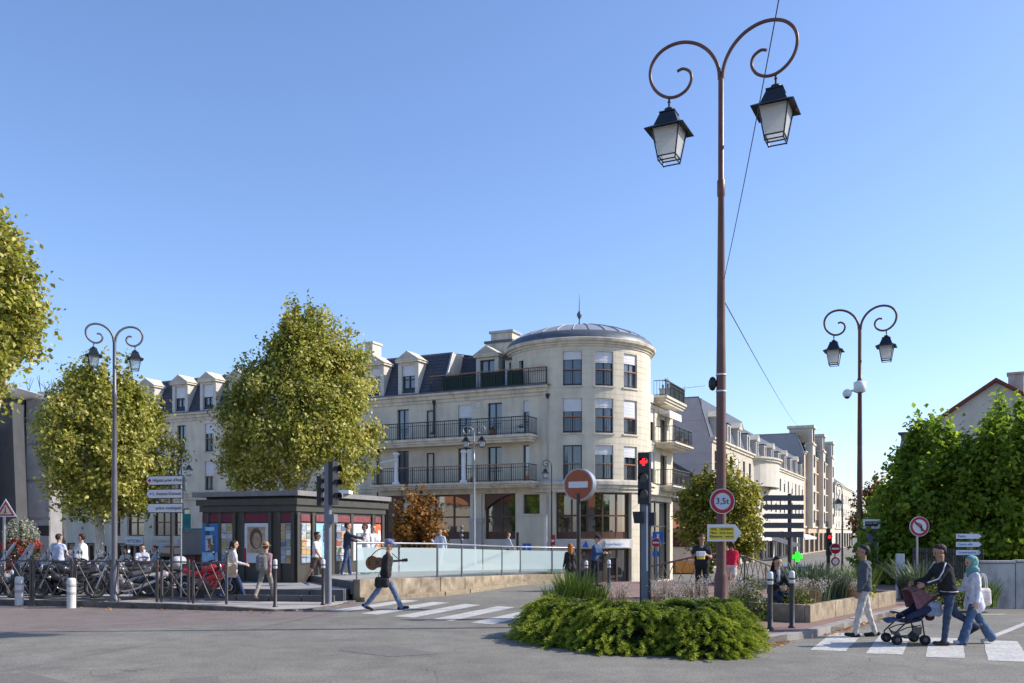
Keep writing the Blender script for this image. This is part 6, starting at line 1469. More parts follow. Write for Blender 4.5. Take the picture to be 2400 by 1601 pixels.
leafy('border_bush', 'low green bush at the foot of the lamp post', tuple(AT(1712, 19.6, .15)), (.55,.4,.55), 460, .07, BROAD, 42)
leafy('border_bush', 'pale thistle-like bush right of the dry stems', tuple(AT(1745, 21.5, .15)), (.5,.4,.7), 400, .06, BLUEG, 43)
# planter planting
def PL(u, v): p = Vector((PLA[0],PLA[1],0))+PAX*u+PNX*v; return (p.x, p.y, .43)
tuft('grass_clump', 'tall spiky dark green clump in the planter behind the man in grey', PL(2.3,.95), 420, .95, 1.5, BLUEG, 51, w=.022, arch=.55)
tuft('grass_clump', 'second spiky clump towards the middle of the planter', PL(3.1,.7), 300, .75, 1.2, BLUEG, 58, w=.018, arch=.6)
tuft('grass_clump', 'bright green grass arching over the far planter edge', PL(4.6,.55), 420, .85, 1.2, GRASS, 52, w=.014, arch=.7)
tuft('grass_clump', 'dry flowering grass at the near end of the planter', PL(1.1,.5), 220, .55, .9, DRYG, 53, heads=90, hm=SEEDW, w=.007)
tuft('grass_clump', 'yellowish grass tuft at the middle front of the planter', PL(3.4,.35), 200, .5, .8, DRYG, 54, heads=60, hm=SEEDW, w=.007)
leafy('border_bush', 'rounded dark bush at the near corner of the planter', PL(.45,.45), (.35,.35,.38), 520, .05, BROAD, 55)
YFL = leaf_mat('yellow_flowers', [(0,(.55,.40,.02)),(1,(.65,.52,.05))], .3)
leafy('border_bush', 'yellow flowering bush near the middle of the planter', PL(3.9,.3), (.4,.35,.45), 420, .06, BROAD, 56, flowers=14, fm=YFL)
leafy('border_bush', 'yellow flowering bush at the planter end near the pushchair', tuple(AT(2215, 23.2, .13)), (.6,.5,.8), 600, .075, BROAD, 57, flowers=16, fm=YFL)
tuft('grass_clump', 'pale weeping grass heap beyond the planter', tuple(AT(2155, 25.0, .13)), 520, 1.25, 1.3, BLUEG, 59, w=.016, arch=.75)
tuft('grass_clump', 'green and dry grass beside the garden wall, right of the woman', tuple(AT(2295, 22.6, .13)), 320, .75, 1.1, GRASS, 60, w=.014, arch=.6)
leafy('border_bush', 'loose green bush on the island tip near the garden wall', tuple(AT(2258, 22.2, .13)), (.6,.5,.6), 500, .07, BROAD, 61)
# weeds and fallen leaves along the kerb
g = np.random.default_rng(77); P = []
for k in range(260):
    t = g.random(); a = GP(1925,1488).lerp(GP(2110,1437), t); P.append((a.x+g.normal(0,.10)+.05, a.y-abs(g.normal(0,.10))-.03, .012+g.random()*.012))
for k in range(60):
    t = g.random(); a = GP(1770,1524).lerp(GP(1850,1500), t); P.append((a.x+g.normal(0,.1), a.y-abs(g.normal(0,.07)), .012))
for k in range(90):
    px = g.random()*640; a = GP(px, 1418+px*.026+abs(g.normal(0,3))); P.append((a.x, a.y-.05, .012+g.random()*.01))
P = np.array(P); V, F, T = leaves(P, unit(np.array([0,0,1.0])+g.normal(size=P.shape)*.25), .05+.05*g.random(len(P)), .4+.6*g.random(len(P)), fold=.06)
tag(np_mesh('fallen_leaves', V, F, ORNG, None, T), 'brown fallen leaves lying along the kerbs', 'leaves', None, 'stuff')
# flower tower at the left edge
ft = empty('flower_tower', tuple(AT(50, 29, .14)), 0, 'flower tower with white and red blooms at left edge', 'flower planter')
B_ = MB(); B_.tube([(0,0,0),(0,0,2.2)], .06, DARKPNT, 10); B_.lathe([(.3,0),(.3,.05),(.08,.1)], DARKPNT, 14); B_.build('post', ft)
for zz, r_ in ((.95,.5),(1.55,.45)):
    B_ = MB(); B_.lathe([(.1,zz-.2),(r_*.7,zz-.15),(r_*.85,zz+.05),(r_*.8,zz+.08)], DARKPNT, 16); B_.build('basin', ft)
WFL = leaf_mat('silver_white_foliage', [(0,(.20,.22,.11)),(.5,(.38,.38,.26)),(1,(.58,.56,.46))], .3); RFL = leaf_mat('red_geraniums', [(0,(.30,.015,.01)),(1,(.58,.04,.02))], .3)
for nm, zz, r_, n, mt_, sz in (('white_flowers',1.75,(.52,.52,.55),900,WFL,.07),('white_flowers',1.0,(.5,.5,.30),300,WFL,.07),('red_flowers',1.35,(.62,.62,.32),1100,RFL,.085),('red_flowers',.78,(.62,.62,.30),1000,RFL,.085),('green_leaves',1.2,(.5,.5,.75),600,BROAD,.08)):
    d = unit(g.normal(size=(n,3))); P = d*np.array(r_)*(.75+.3*g.random((n,1)))+np.array([0,0,zz])
    if nm == 'red_flowers': P = P[np.sin(P[:,0]*14+P[:,2]*9)+np.sin(P[:,1]*13) > .1]
    V, F, T = leaves(P, unit(P-np.array([0,0,zz])+g.normal(size=P.shape)*.4), np.full(len(P),sz), g.random(len(P))); np_mesh(nm, V, F, mt_, ft, T, kind='stuff')

# ---------------------------------------------------------------- the side of the street behind the viewpoint (mirrored in the shop windows)
for i, (x, y, w, h, lab) in enumerate(((-48,-12,15,5.5,'house with orange tiled roof beyond the left edge, mirrored in shop windows, nearest one'),(-47,8,15,6.0,'house with orange tiled roof beyond the left edge, mirrored in shop windows, middle one'),(-50,27,14,5.6,'house with orange tiled roof beyond the left edge, mirrored in shop windows, farthest one'),(24,-34,16,6.0,'house with orange tiled roof behind the viewpoint, mirrored in the tower shop'))):
    r = empty('tiled_house', (x, y, 0), R_(-90) if x < 0 else 0, lab, 'house', 'houses beyond the picture'); B_ = MB(); B_.box((-w/2,-8,0),(w/2,0,h), CREAM); B_.build('wall', r)
    B_ = MB(); B_.prism([(-w/2-.4,.5,h-.1),(-w/2-.4,-4,h+3.6),(-w/2-.4,-8.5,h-.1)], (w+.8,0,0), mat('orange_roof_tiles', (.42,.17,.07), .85, .2, 10)); B_.build('roof', r)
    for k in range(4): B_ = MB(); B_.box((-w/2+1.4+k*(w-2.8)/3-.5,.01,1.2),(-w/2+1.4+k*(w-2.8)/3+.5,.06,2.8), FRAME); B_.build('window', r)
src = [o for o in bpy.data.objects if o.name.startswith('broadleaf_tree') and o.parent is None][:2]
for i, (x, y) in enumerate(((-37,-4),(-36,13),(-38,23),(9,-22),(20,-18))):
    c = copy_tree(src[i % 2]); c.location = (x, y, 0); c.rotation_euler = (0,0,i*1.3); c.scale = (1.2,1.2,1.25)
    c['label'] = 'broadleaf tree outside the frame, mirrored in windows, %s' % ('beside the nearest tiled house','beside the middle tiled house','beside the farthest tiled house','behind the viewpoint','behind the viewpoint near the tiled house')[i]; c['group'] = 'trees beyond the picture'
# ---------------------------------------------------------------- people: smooth signed-distance bodies, meshed as one surface
def surf_nets(D, lo, res):
    s = D < 0; I, J, K = D.shape
    c = np.zeros((I-1,J-1,K-1), dtype=np.int8)
    for a in (0,1):
        for b_ in (0,1):
            for e_ in (0,1): c += s[a:I-1+a, b_:J-1+b_, e_:K-1+e_]
    act = (c > 0) & (c < 8); idx = np.full(act.shape, -1, dtype=np.int64); n = int(act.sum()); idx[act] = np.arange(n)
    ijk = np.argwhere(act); offs = np.array([(a,b_,e_) for a in (0,1) for b_ in (0,1) for e_ in (0,1)])
    cv = np.stack([D[ijk[:,0]+o[0], ijk[:,1]+o[1], ijk[:,2]+o[2]] for o in offs], 1)
    acc = np.zeros((n,3)); cnt = np.zeros(n)
    for p in range(8):
        for q_ in range(p+1,8):
            if np.abs(offs[p]-offs[q_]).sum() != 1: continue
            v1, v2 = cv[:,p], cv[:,q_]; m = (v1 < 0) != (v2 < 0); t = np.where(m, v1/np.where(m, v1-v2, 1), 0)
            acc += (offs[p]+(offs[q_]-offs[p])*t[:,None])*m[:,None]; cnt += m
    V = np.array(lo)+res*(ijk+acc/np.maximum(cnt,1)[:,None]); Fs = []
    for ax in range(3):
        sl0 = [slice(None)]*3; sl1 = [slice(None)]*3; sl0[ax] = slice(0,-1); sl1[ax] = slice(1,None)
        ch = np.argwhere(s[tuple(sl0)] != s[tuple(sl1)]); b1, b2 = [a for a in range(3) if a != ax]
        ch = ch[(ch[:,b1] > 0) & (ch[:,b2] > 0) & (ch[:,b1] < D.shape[b1]-1) & (ch[:,b2] < D.shape[b2]-1)]
        def cell(d1, d2):
            q_ = ch.copy(); q_[:,b1] -= d1; q_[:,b2] -= d2; return idx[q_[:,0],q_[:,1],q_[:,2]]
        quad = np.stack([cell(1,1), cell(0,1), cell(0,0), cell(1,0)], 1)
        neg = s[ch[:,0],ch[:,1],ch[:,2]]; flip = neg if ax != 1 else ~neg
        quad[~flip] = quad[~flip][:,::-1]; Fs.append(quad)
    F = np.concatenate(Fs); F = F[(F >= 0).all(1)]
    return V, F
def seg_d(P, pr):
    a, b_, ra, rb = np.array(pr[0],float), np.array(pr[1],float), pr[2], pr[3]; ab = b_-a; L2 = max(ab @ ab, 1e-9)
    t = np.clip(((P-a) @ ab)/L2, 0, 1); return np.linalg.norm(P-(a+t[...,None]*ab), axis=-1)-(ra+(rb-ra)*t)
def sdf_part(prims, res, k=.02, folds=0.0):
    lo = np.min([np.minimum(np.array(p[0])-p[2], np.array(p[1])-p[3]) for p in prims], 0)-res*2.5; hi = np.max([np.maximum(np.array(p[0])+p[2], np.array(p[1])+p[3]) for p in prims], 0)+res*2.5
    n = np.ceil((hi-lo)/res).astype(int)+1; ax = [lo[i]+res*np.arange(n[i]) for i in range(3)]
    D = np.full(n, 1e3, dtype=np.float64)
    for p in prims:                               # only touch the box round each limb
        r = max(p[2],p[3])+k*2.5+res*2; l = np.minimum(p[0],p[1])-r; h = np.maximum(p[0],p[1])+r
        s = tuple(slice(max(0,int((l[i]-lo[i])/res)), min(n[i], int((h[i]-lo[i])/res)+2)) for i in range(3))
        G = np.stack(np.meshgrid(*[ax[i][s[i]] for i in range(3)], indexing='ij'), -1); d = seg_d(G, p); o = D[s]
        hh = np.clip(.5+.5*(o-d)/k, 0, 1); D[s] = np.where(np.abs(o-d) > k, np.minimum(o,d), o+(d-o)*hh-k*hh*(1-hh))
    if folds:                                     # creases of cloth
        X_, Y_, Z_ = np.meshgrid(*ax, indexing='ij'); D = D+folds*(np.sin(31*Z_+5*np.sin(11*X_+3)+4*np.sin(13*Y_+1.7*Z_))*np.sin(17*X_+13*Y_+9*Z_)+.6*np.sin(53*Z_+19*X_-23*Y_))
    V, F = surf_nets(D, lo, res); C = V[F].mean(1); best = np.full(len(F), 1e9); mi = np.zeros(len(F), dtype=np.int32)
    for p in prims:
        d = seg_d(C, p); m = d < best; best[m] = d[m]; mi[m] = p[4]
    return V, F, mi
def sdf_obj(name, parts, mats, parent=None, smooth_iter=1):
    Vs, Fs, Ms = [], [], []; o = 0
    for (V, F, mi) in parts: Vs.append(V); Fs.append(F+o); Ms.append(mi); o += len(V)
    ob = np_mesh(name, np.concatenate(Vs), np.concatenate(Fs), mats, parent, None, True)
    ob.data.polygons.foreach_set('material_index', np.concatenate(Ms)); ob.data.update(); return ob
def cloth(c, rough=.85):
    key = 'cloth_%d_%d_%d' % tuple(int(v*255) for v in c); return mat(key, c, rough=rough, var=.22, scale=11, bump=.7, bscale=26, spec=.2, detail=6)
def skinm(c): return mat('skin_%d' % int(c[0]*255), c, rough=.55, var=.06, scale=14, spec=.35)
SK1 = (.50,.30,.21); SK2 = (.36,.20,.13); SK3 = (.13,.065,.04)
def hand_prims(w, d, side, palm, kk, curl=.5, mi=0):
    """w wrist, d hand direction, side: towards the thumb, palm: palm normal"""
    d = np.array(d)/np.linalg.norm(d); side = np.array(side)-d*np.dot(side,d); side /= np.linalg.norm(side); palm = np.cross(d, side) if palm is None else palm
    P = []; pe = w+d*.085*kk
    for s_ in (-.028,-.010,.010,.028): P.append((w+side*s_*.6*kk, pe+side*s_*kk, .015*kk, .013*kk, mi))
    for s_, L_ in ((.029,.068),(.010,.078),(-.010,.073),(-.028,.058)):
        b_ = pe+side*s_*kk; ang = curl*.9; d1 = d*math.cos(ang)+palm*math.sin(ang); m = b_+d1*L_*.5*kk; d2 = d*math.cos(ang*2.1)+palm*math.sin(ang*2.1); e_ = m+d2*L_*.5*kk
        P.append((b_, m, .0095*kk, .009*kk, mi)); P.append((m, e_, .009*kk, .0075*kk, mi))
    t0 = w+d*.028*kk+side*.028*kk; t1 = t0+(d*.55+side*.7+palm*.35)/1.0*.045*kk; t2 = t1+(d*.85+side*.2+palm*.4)*.034*kk
    P.append((t0,t1,.013*kk,.011*kk,mi)); P.append((t1,t2,.011*kk,.0085*kk,mi)); return P
def person(label, loc, yaw, H, pose, look, near=True, group='pedestrians', z_seat=None):
    k = H/1.75; v = lambda x,y,z: np.array((x,y,z), float); fem = look.get('fem', False)
    mats = []; ids = {}
    def M_(key, m):
        if key not in ids: ids[key] = len(mats); mats.append(m)
        return ids[key]
    skc = look.get('skin', SK1); SKN = M_('skin', skinm(skc)); TOP = M_('top', cloth(look['top'])); BOT = M_('bot', cloth(look['bot'])); SHO = M_('shoe', cloth(look.get('shoe',(.03,.03,.03)), .6))
    INN = M_('inner', cloth(look['inner'])) if 'inner' in look else TOP
    lean = R_(pose.get('lean', 3)); Lv = v(0, math.sin(lean), math.cos(lean)); pr = []
    hipw = (.092 if not fem else .088)*k; shw = (.185 if not fem else .160)*k; bulk = look.get('bulk', 1.0)
    hem = look.get('hem', .02)
    legs = {}; low = 1e9
    for sd_, key in ((-1,'legL'),(1,'legR')):
        hp, kn, ft = pose.get(key, (0,0,0)); a1 = R_(hp); a2 = R_(hp-kn); hj = v(sd_*hipw, 0, -.02*k); ab = pose.get('stance', .02)*sd_
        kj = hj+v(ab*k, math.sin(a1)*.43*k, -math.cos(a1)*.43*k); aj = kj+v(ab*.3*k, math.sin(a2)*.42*k, -math.cos(a2)*.42*k)
        fp = R_(ft); toe = aj+v(sd_*.015, math.cos(fp)*.17*k, math.sin(fp)*.17*k-.03*k*math.cos(fp)); heel = aj+v(0, -.055*k*math.cos(fp)+.03*k*math.sin(fp), -.03*k*math.cos(fp)-.055*k*math.sin(fp)); ball = aj.copy()
        legs[sd_] = (hj,kj,aj,toe,heel); low = min(low, toe[2]-.034*k, heel[2]-.042*k)
    up_ = -low if z_seat is None else z_seat
    O = v(0,0,up_)
    bt = look.get('bottom','trousers'); f1, f2 = {'trousers':(1,1), 'wide':(1.12,1.75), 'slim':(.92,.86), 'shorts':(1.05,1), 'skirt':(1,1)}[bt]
    for sd_ in (-1,1):
        hj,kj,aj,toe,heel = [p+O for p in legs[sd_]]
        if bt in ('trousers','wide','slim'):
            pr.append((hj,kj,.090*k*f1,.068*k*f1,BOT)); pr.append((kj,aj+(aj-kj)*.04,.068*k*f1,.054*k*f2,BOT))
        else:
            mid = hj+(kj-hj)*.62; pr.append((hj,mid,.095*k,.088*k,BOT)); pr.append((mid,kj,.066*k,.052*k,SKN)); pr.append((kj,kj+(aj-kj)*.35,.052*k,.052*k,SKN)); pr.append((kj+(aj-kj)*.35,aj,.052*k,.036*k,SKN))
        pr.append((heel,toe,.042*k,.034*k,SHO)); pr.append((aj,heel*.6+toe*.4,.042*k,.042*k,SHO))
    S = lambda h, x=0, y=0: O+Lv*h*k+v(x*k, y*k, 0)
    pr.append((S(0,-.07), S(0,.07), .112*k, .112*k, BOT))
    if bt == 'skirt': pr.append((S(.05), S(-.30), .12*k, .20*k, BOT))
    b_ = bulk*(1 if not fem else .90)
    tl = [(hem,.072,.122),(.14,.070,.116 if not fem else .104),(.27,.085,.118),(.37,.098,.116)]
    for i in range(len(tl)-1):
        for sx in (-1,1): pr.append((S(tl[i][0],sx*tl[i][1]*b_), S(tl[i+1][0],sx*tl[i+1][1]*b_), tl[i][2]*k*b_, tl[i+1][2]*k*b_, TOP))
    pr.append((S(.37,-.098*b_), S(.37,.098*b_), .112*k*b_, .112*k*b_, TOP)); pr.append((S(.2,-.05), S(.2,.05), .112*k*b_, .112*k*b_, TOP)); pr.append((S(hem,-.072), S(hem,.072), .122*k*b_, .122*k*b_, TOP))
    if hem < 0:                                       # long tunic, flares a little
        for sx in (-1,1): pr.append((S(.05,sx*.07), S(hem,sx*.085), .118*k, (.13+abs(hem)*.12)*k, TOP))
    pr.append((S(.455,-shw/k*.72), S(.455,shw/k*.72), .066*k, .066*k, TOP)); pr.append((S(.42), S(.50), .095*k, .062*k, TOP))
    if 'inner' in look: pr.append((S(.30,0,.035), S(.47,0,.035), .085*k, .055*k, INN))
    pr.append((S(.47), S(.575,0,.015), .054*k, .050*k, SKN))
    hands = []
    for sd_, key in ((-1,'armL'),(1,'armR')):
        sw, ab, el, inw = pose.get(key, (0,8,12,0)); a = R_(sw)+lean*.3; ab = R_(ab); e2 = a+R_(el)
        sj = S(.45)+v(sd_*shw,0,0); d1 = v(sd_*math.sin(ab), math.sin(a)*math.cos(ab), -math.cos(a)*math.cos(ab)); ej = sj+d1*.285*k
        d2 = v(sd_*math.sin(ab*.4)-sd_*inw, math.sin(e2), -math.cos(e2)); d2 /= np.linalg.norm(d2); wj = ej+d2*.245*k
        sl_ = look.get('sleeve','long')
        if sl_ == 'long': pr.append((sj,ej,.060*k*b_,.052*k*b_,TOP)); pr.append((ej,ej+(wj-ej)*.9,.050*k*b_,.041*k*b_,TOP)); pr.append((wj-(wj-ej)*.12,wj,.030*k,.028*k,SKN))
        else:
            m = sj+(ej-sj)*.6; pr.append((sj,m,.062*k,.058*k,TOP)); pr.append((m,ej,.046*k,.041*k,SKN)); pr.append((ej,wj,.041*k,.028*k,SKN))
        th = v(0,1,.2) if abs(d2[1]) < .8 else v(-sd_*.4,0,1); pal = np.cross(d2, th/np.linalg.norm(th)); pal = pal/np.linalg.norm(pal)
        if np.dot(pal, v(-sd_,0,0)) < 0 and abs(d2[1]) < .8: pal = -pal
        if abs(d2[1]) >= .8 and pal[2] > 0 and pose.get('palmdown', True): pal = -pal
        hands.append((wj, d2, th, pal, sj, ej))
    # head
    hy, hp = R_(pose.get('hyaw',0)), R_(pose.get('hpitch',0)); hc = S(.50)+v(0,math.sin(lean*.5)*.05*k+.02*k,.195*k)
    Rh = np.array(Matrix.Rotation(-hy,3,'Z') @ Matrix.Rotation(hp,3,'X')); hd = lambda x,y,z: hc+Rh @ (v(x,y,z)*k)
    EYE = M_('eye', mat('eye_dark', (.03,.02,.018), .3)); LIP = M_('lip', mat('lips', (skc[0]*.75,skc[1]*.5,skc[2]*.5), .5)); 
    hp_ = [(hd(0,-.025,.035),hd(0,.02,.035),.084*k,.082*k,SKN),(hd(0,.035,.0),hd(0,.046,-.066),.062*k,.044*k,SKN),(hd(-.032,.015,-.055),hd(.032,.015,-.055),.042*k,.042*k,SKN),(hd(0,.097,.008),hd(0,.113,-.022),.009*k,.014*k,SKN),(hd(-.034,.083,.034),hd(.034,.083,.034),.014*k,.014*k,SKN),(hd(-.021,.078,-.056),hd(.021,.078,-.056),.013*k,.013*k,LIP),(hd(0,-.012,-.045),S(.515,0,.01),.052*k,.054*k,SKN)]
    for sx in (-1,1): hp_.append((hd(sx*.080,-.006,.012),hd(sx*.080,-.010,-.022),.018*k,.013*k,SKN)); hp_.append((hd(sx*.031,.087,.010),hd(sx*.033,.0875,.010),.0115*k,.0115*k,EYE))
    parts = [sdf_part(pr, .0125 if near else .021, .020, .003 if near else .0025), sdf_part(hp_, .0065 if near else .012, .010)]
    for (wj,d2,th,pal,sj,ej) in hands: parts.append(sdf_part(hand_prims(wj, d2, th, pal, k*1.0, pose.get('curl',.55), SKN), .0048 if near else .009, .006))
    body = sdf_obj('person', parts, mats); body.location = loc; body.rotation_euler = (0,0,yaw); tag(body, label, 'person', group)
    # hair / headwear
    hs = look.get('hair','short'); HM = cloth(look.get('hairc',(.03,.02,.015)), .6); hh = [(hd(0,-.038,.048),hd(0,.004,.058),.086*k,.081*k,0),(hd(0,-.056,.0),hd(0,-.052,.03),.066*k,.072*k,0)]
    if hs in ('long','bun','pony'): hh += [(hd(sx*.066,-.02,.03),hd(sx*.072,-.03,-.08),.030*k,.030*k,0) for sx in (-1,1)]
    if hs == 'long': hh += [(hd(0,-.06,.0),hd(0,-.095,-.24),.072*k,.06*k,0)]+[(hd(sx*.06,-.04,-.02),hd(sx*.07,-.06,-.2),.042*k,.035*k,0) for sx in (-1,1)]
    if hs == 'bun': hh += [(hd(0,-.10,.07),hd(0,-.11,.08),.042*k,.042*k,0)]
    if hs == 'pony': hh += [(hd(0,-.11,.05),hd(0,-.14,-.12),.03*k,.018*k,0)]
    if hs != 'hijab' and hs != 'bald': sdf_obj('hair', [sdf_part(hh, .0085 if near else .013, .02)], [HM], body)
    if look.get('cap'):
        cp = [(hd(0,-.03,.068),hd(0,.012,.070),.0935*k,.0905*k,0)]+[(hd(x,.085,.068),hd(x*.7,.165-abs(x)*.5,.055),.012*k,.009*k,0) for x in (-.06,-.035,-.012,.012,.035,.06)]
        sdf_obj('cap', [sdf_part(cp, .007, .01)], [cloth(look['cap'])], body)
    if look.get('hat'):
        cp = [(hd(0,-.02,.085),hd(0,.0,.088),.092*k,.09*k,0)]+[(hd(math.cos(t)*.06,math.sin(t)*.06-.01,.055),hd(math.cos(t)*.155,math.sin(t)*.155-.01,.045),.014*k,.010*k,0) for t in np.linspace(0,2*math.pi,20,endpoint=False)]
        sdf_obj('hat', [sdf_part(cp, .009, .015)], [cloth(look['hat'])], body)
    if hs == 'hijab':
        hj = [(hd(0,-.038,.042),hd(0,-.002,.048),.098*k,.094*k,0),(hd(0,-.05,.0),hd(0,-.04,-.06),.092*k,.085*k,0)]+[(hd(sx*.072,.0,.0),hd(sx*.05,.035,-.10),.035*k,.035*k,0) for sx in (-1,1)]+[(hd(-.04,.02,-.125),hd(.04,.02,-.125),.06*k,.06*k,0),(hd(-.08,-.03,-.15),hd(.08,-.03,-.15),.075*k,.075*k,0),(hd(0,.03,-.14),hd(0,.06,-.25),.07*k,.05*k,0)]
        sdf_obj('headscarf', [sdf_part(hj, .008, .02)], [cloth(look['hairc'])], body)
    if look.get('hood'): sdf_obj('hood', [sdf_part([(S(.47,-.07,-.055),S(.47,.07,-.055),.05*k,.05*k,0),(S(.50,-.06,-.02),S(.47,0,-.085),.038*k,.045*k,0),(S(.50,.06,-.02),S(.47,0,-.085),.038*k,.045*k,0)], .01, .02)], [cloth(look['top'])], body)
    if look.get('stripe'):                             # piping down the sleeves and round the hem
        B_ = MB(); SW = cloth(look['stripe'])
        for (wj,d2,th,pal,sj,ej) in hands:
            sgn = math.copysign(1, sj[0]); o1 = v(sgn*.058*k,.02*k,.03*k); B_.tube([tuple(S(.49,sgn*.08)), tuple(sj+v(sgn*.03*k,.035*k,.058*k)), tuple(sj+(ej-sj)*.5+o1*.9), tuple(ej+o1*.85), tuple(ej+(wj-ej)*.8+o1*.6)], .012*k, SW, 6)
        B_.lathe([(.0,0),(.001,0)], SW, 4); B_.build('sleeve_piping', body)
        hb = [(S(hem-.03,-.072), S(hem-.03,.072), .121*k*b_, .121*k*b_, 0)]
        B_ = MB(); n_ = 28; pts = []
        for j in range(n_+1):
            t = 2*math.pi*j/n_; c = S(hem-.02, math.copysign(.07,math.cos(t)) if abs(math.cos(t)) > .25 else .07*math.cos(t)/.25, 0)
            pts.append(tuple(c+v(math.cos(t)*.124*k,math.sin(t)*.124*k,0)))
        B_.tube(pts, .011*k, SW, 5, caps=False); B_.build('hem_band', body)
    body['_h'] = 0; del body['_h']
    return body, dict(S=S, hands=hands, k=k, O=O)
def W2(body, p): 
    M_ = Matrix.Translation(body.location) @ Matrix.Rotation(body.rotation_euler[2], 4, 'Z'); return M_ @ Vector(p)
RIGHT, LEFT, AWAY, TOWARD = R_(-90), R_(90), 0.0, R_(180)
WALK = dict(legL=(24,4,8), legR=(-20,14,-22), armL=(-18,6,14,0), armR=(20,6,18,0))
WALK2 = dict(legL=(-22,16,-24), legR=(24,4,8), armL=(20,6,18,0), armR=(-18,6,14,0))
# guitar player walking right
gp, gi = person('man in cap, dark jacket and jeans walking with guitar on back', GP(904,1431), RIGHT+R_(4), 1.84, dict(legL=(26,2,6), legR=(-27,12,-28), armL=(-14,8,16,.1), armR=(-6,6,12,0), lean=7, hpitch=-16, curl=.9), dict(top=(.035,.030,.030), bot=(.12,.165,.26), shoe=(.03,.028,.026), cap=(.16,.17,.32), hairc=(.25,.22,.2), bulk=1.06, bottom='trousers', inner=(.4,.38,.36)))
# man in grey hoodie walking left
person('man in grey hooded top and pale trousers on the crossing', GP(2026,1493), LEFT-R_(14), 1.73, dict(legL=(14,4,4), legR=(-10,8,-6), armL=(4,5,18,.05), armR=(-2,6,16,.0), lean=1, hpitch=2), dict(top=(.085,.095,.11), bot=(.50,.47,.45), shoe=(.022,.02,.02), hairc=(.03,.025,.022), hood=True, bottom='slim', skin=SK2))
# father with pushchair
fa, fi = person('man in black striped top pushing the pushchair', GP(2222,1512), LEFT, 1.76, dict(legL=(10,3,3), legR=(-26,34,-38), armL=(30,4,38,.05), armR=(32,4,36,.05), lean=14, hpitch=-18, curl=1.1), dict(top=(.022,.023,.026), bot=(.045,.065,.11), shoe=(.03,.026,.024), hairc=(.028,.02,.016), stripe=(.6,.6,.6), bottom='slim', skin=SK2, bulk=1.02))
# woman with green headscarf
person('woman in green headscarf, white tunic and wide jeans', GP(2282,1510), LEFT+R_(4), 1.58, dict(legL=(22,4,6), legR=(-24,10,-20), armL=(-4,8,14,0), armR=(14,6,60,.1), lean=4, hpitch=-6), dict(top=(.62,.62,.68), bot=(.08,.125,.21), shoe=(.4,.4,.4), hair='hijab', hairc=(.14,.33,.30), hem=-.14, bottom='wide', fem=True))
# seated woman
st = AT(1818, 19.3, .13)
sit = dict(legL=(82,88,0), legR=(74,84,4), armL=(28,8,42,.35), armR=(28,8,42,.35), lean=10, hpitch=-18, curl=.8)
person('woman in black jacket sitting on a stone block', (st.x+.05, st.y+.25, .13), TOWARD+R_(16), 1.64, sit, dict(top=(.022,.022,.024), bot=(.035,.045,.075), shoe=(.35,.35,.35), hair='long', hairc=(.02,.014,.012), fem=True, skin=SK1, bottom='slim', inner=(.3,.32,.36)), z_seat=.56)
# man in black standing with a package
pk, pi = person('bearded man in black holding a yellow and white package', AT(1645, 25.3, .13), TOWARD-R_(18), 1.78, dict(legL=(2,2,0), legR=(-3,2,0), armL=(18,12,92,.45), armR=(18,12,88,.45), lean=2, hpitch=-22, curl=.8), dict(top=(.03,.032,.035), bot=(.022,.024,.028), shoe=(.02,.02,.02), hairc=(.06,.035,.025), sleeve='short', skin=SK2, bulk=1.08, inner=(.2,.2,.2)))
person('woman in red top and pale shorts behind the lamp post', AT(1714, 27.5, .13), AWAY+R_(-25), 1.62, WALK, dict(top=(.62,.02,.06), bot=(.60,.50,.44), shoe=(.3,.3,.3), hair='bun', hairc=(.04,.022,.016), bottom='shorts', fem=True, sleeve='short', skin=SK2), near=False)
person('man in blue jacket looking down behind the island grass', AT(1394, 31.0, .13), TOWARD+R_(60), 1.74, dict(legL=(3,3,0), legR=(-3,3,0), armL=(20,8,75,.2), armR=(20,8,75,.2), lean=8, hpitch=-24), dict(top=(.045,.085,.17), bot=(.025,.027,.032), cap=(.03,.03,.035), hairc=(.05,.04,.03)), near=False)
person('woman with long orange hair and black coat, seen from behind', AT(1337, 30.5, .0), AWAY+R_(10), 1.60, dict(legL=(3,3,0), legR=(-3,3,0), armL=(5,8,30,0), armR=(5,8,30,0)), dict(top=(.02,.02,.022), bot=(.12,.12,.13), hair='long', hairc=(.30,.11,.025), fem=True, hem=-.1), near=False)
# around the kiosk
person('woman in white cardigan and navy trousers passing the red motorbike', AT(546, 25.6, .12), RIGHT+R_(20), 1.66, dict(WALK, armR=(14,6,60,.1)), dict(top=(.55,.55,.57), bot=(.035,.05,.12), shoe=(.02,.02,.02), hair='pony', hairc=(.035,.022,.016), fem=True, hem=-.06), near=True)
person('walker in straw hat and pink shirt seen from behind', AT(622, 25.3, .12), AWAY+R_(-12), 1.60, WALK2, dict(top=(.34,.22,.23), bot=(.24,.215,.19), shoe=(.12,.07,.05), hair='short', hairc=(.10,.06,.03), hat=(.36,.24,.12), fem=True, bottom='trousers'), near=True)
person('woman in white shirt and shorts behind the traffic light post', AT(742, 27.8, .36), RIGHT+R_(-20), 1.66, WALK, dict(top=(.58,.58,.56), bot=(.10,.07,.065), shoe=(.25,.3,.3), hair='bun', hairc=(.03,.02,.015), fem=True, bottom='shorts', skin=SK2, sleeve='short'), near=True)
person('man in navy sweater reaching out beside the kiosk posters', AT(813, 30.3, .56), RIGHT+R_(15), 1.74, dict(legL=(10,4,4), legR=(-9,6,-4), armL=(40,8,35,0), armR=(64,6,20,.1), lean=2), dict(top=(.032,.038,.065), bot=(.055,.085,.16), shoe=(.45,.45,.45), hairc=(.045,.025,.018), skin=SK1), near=True)
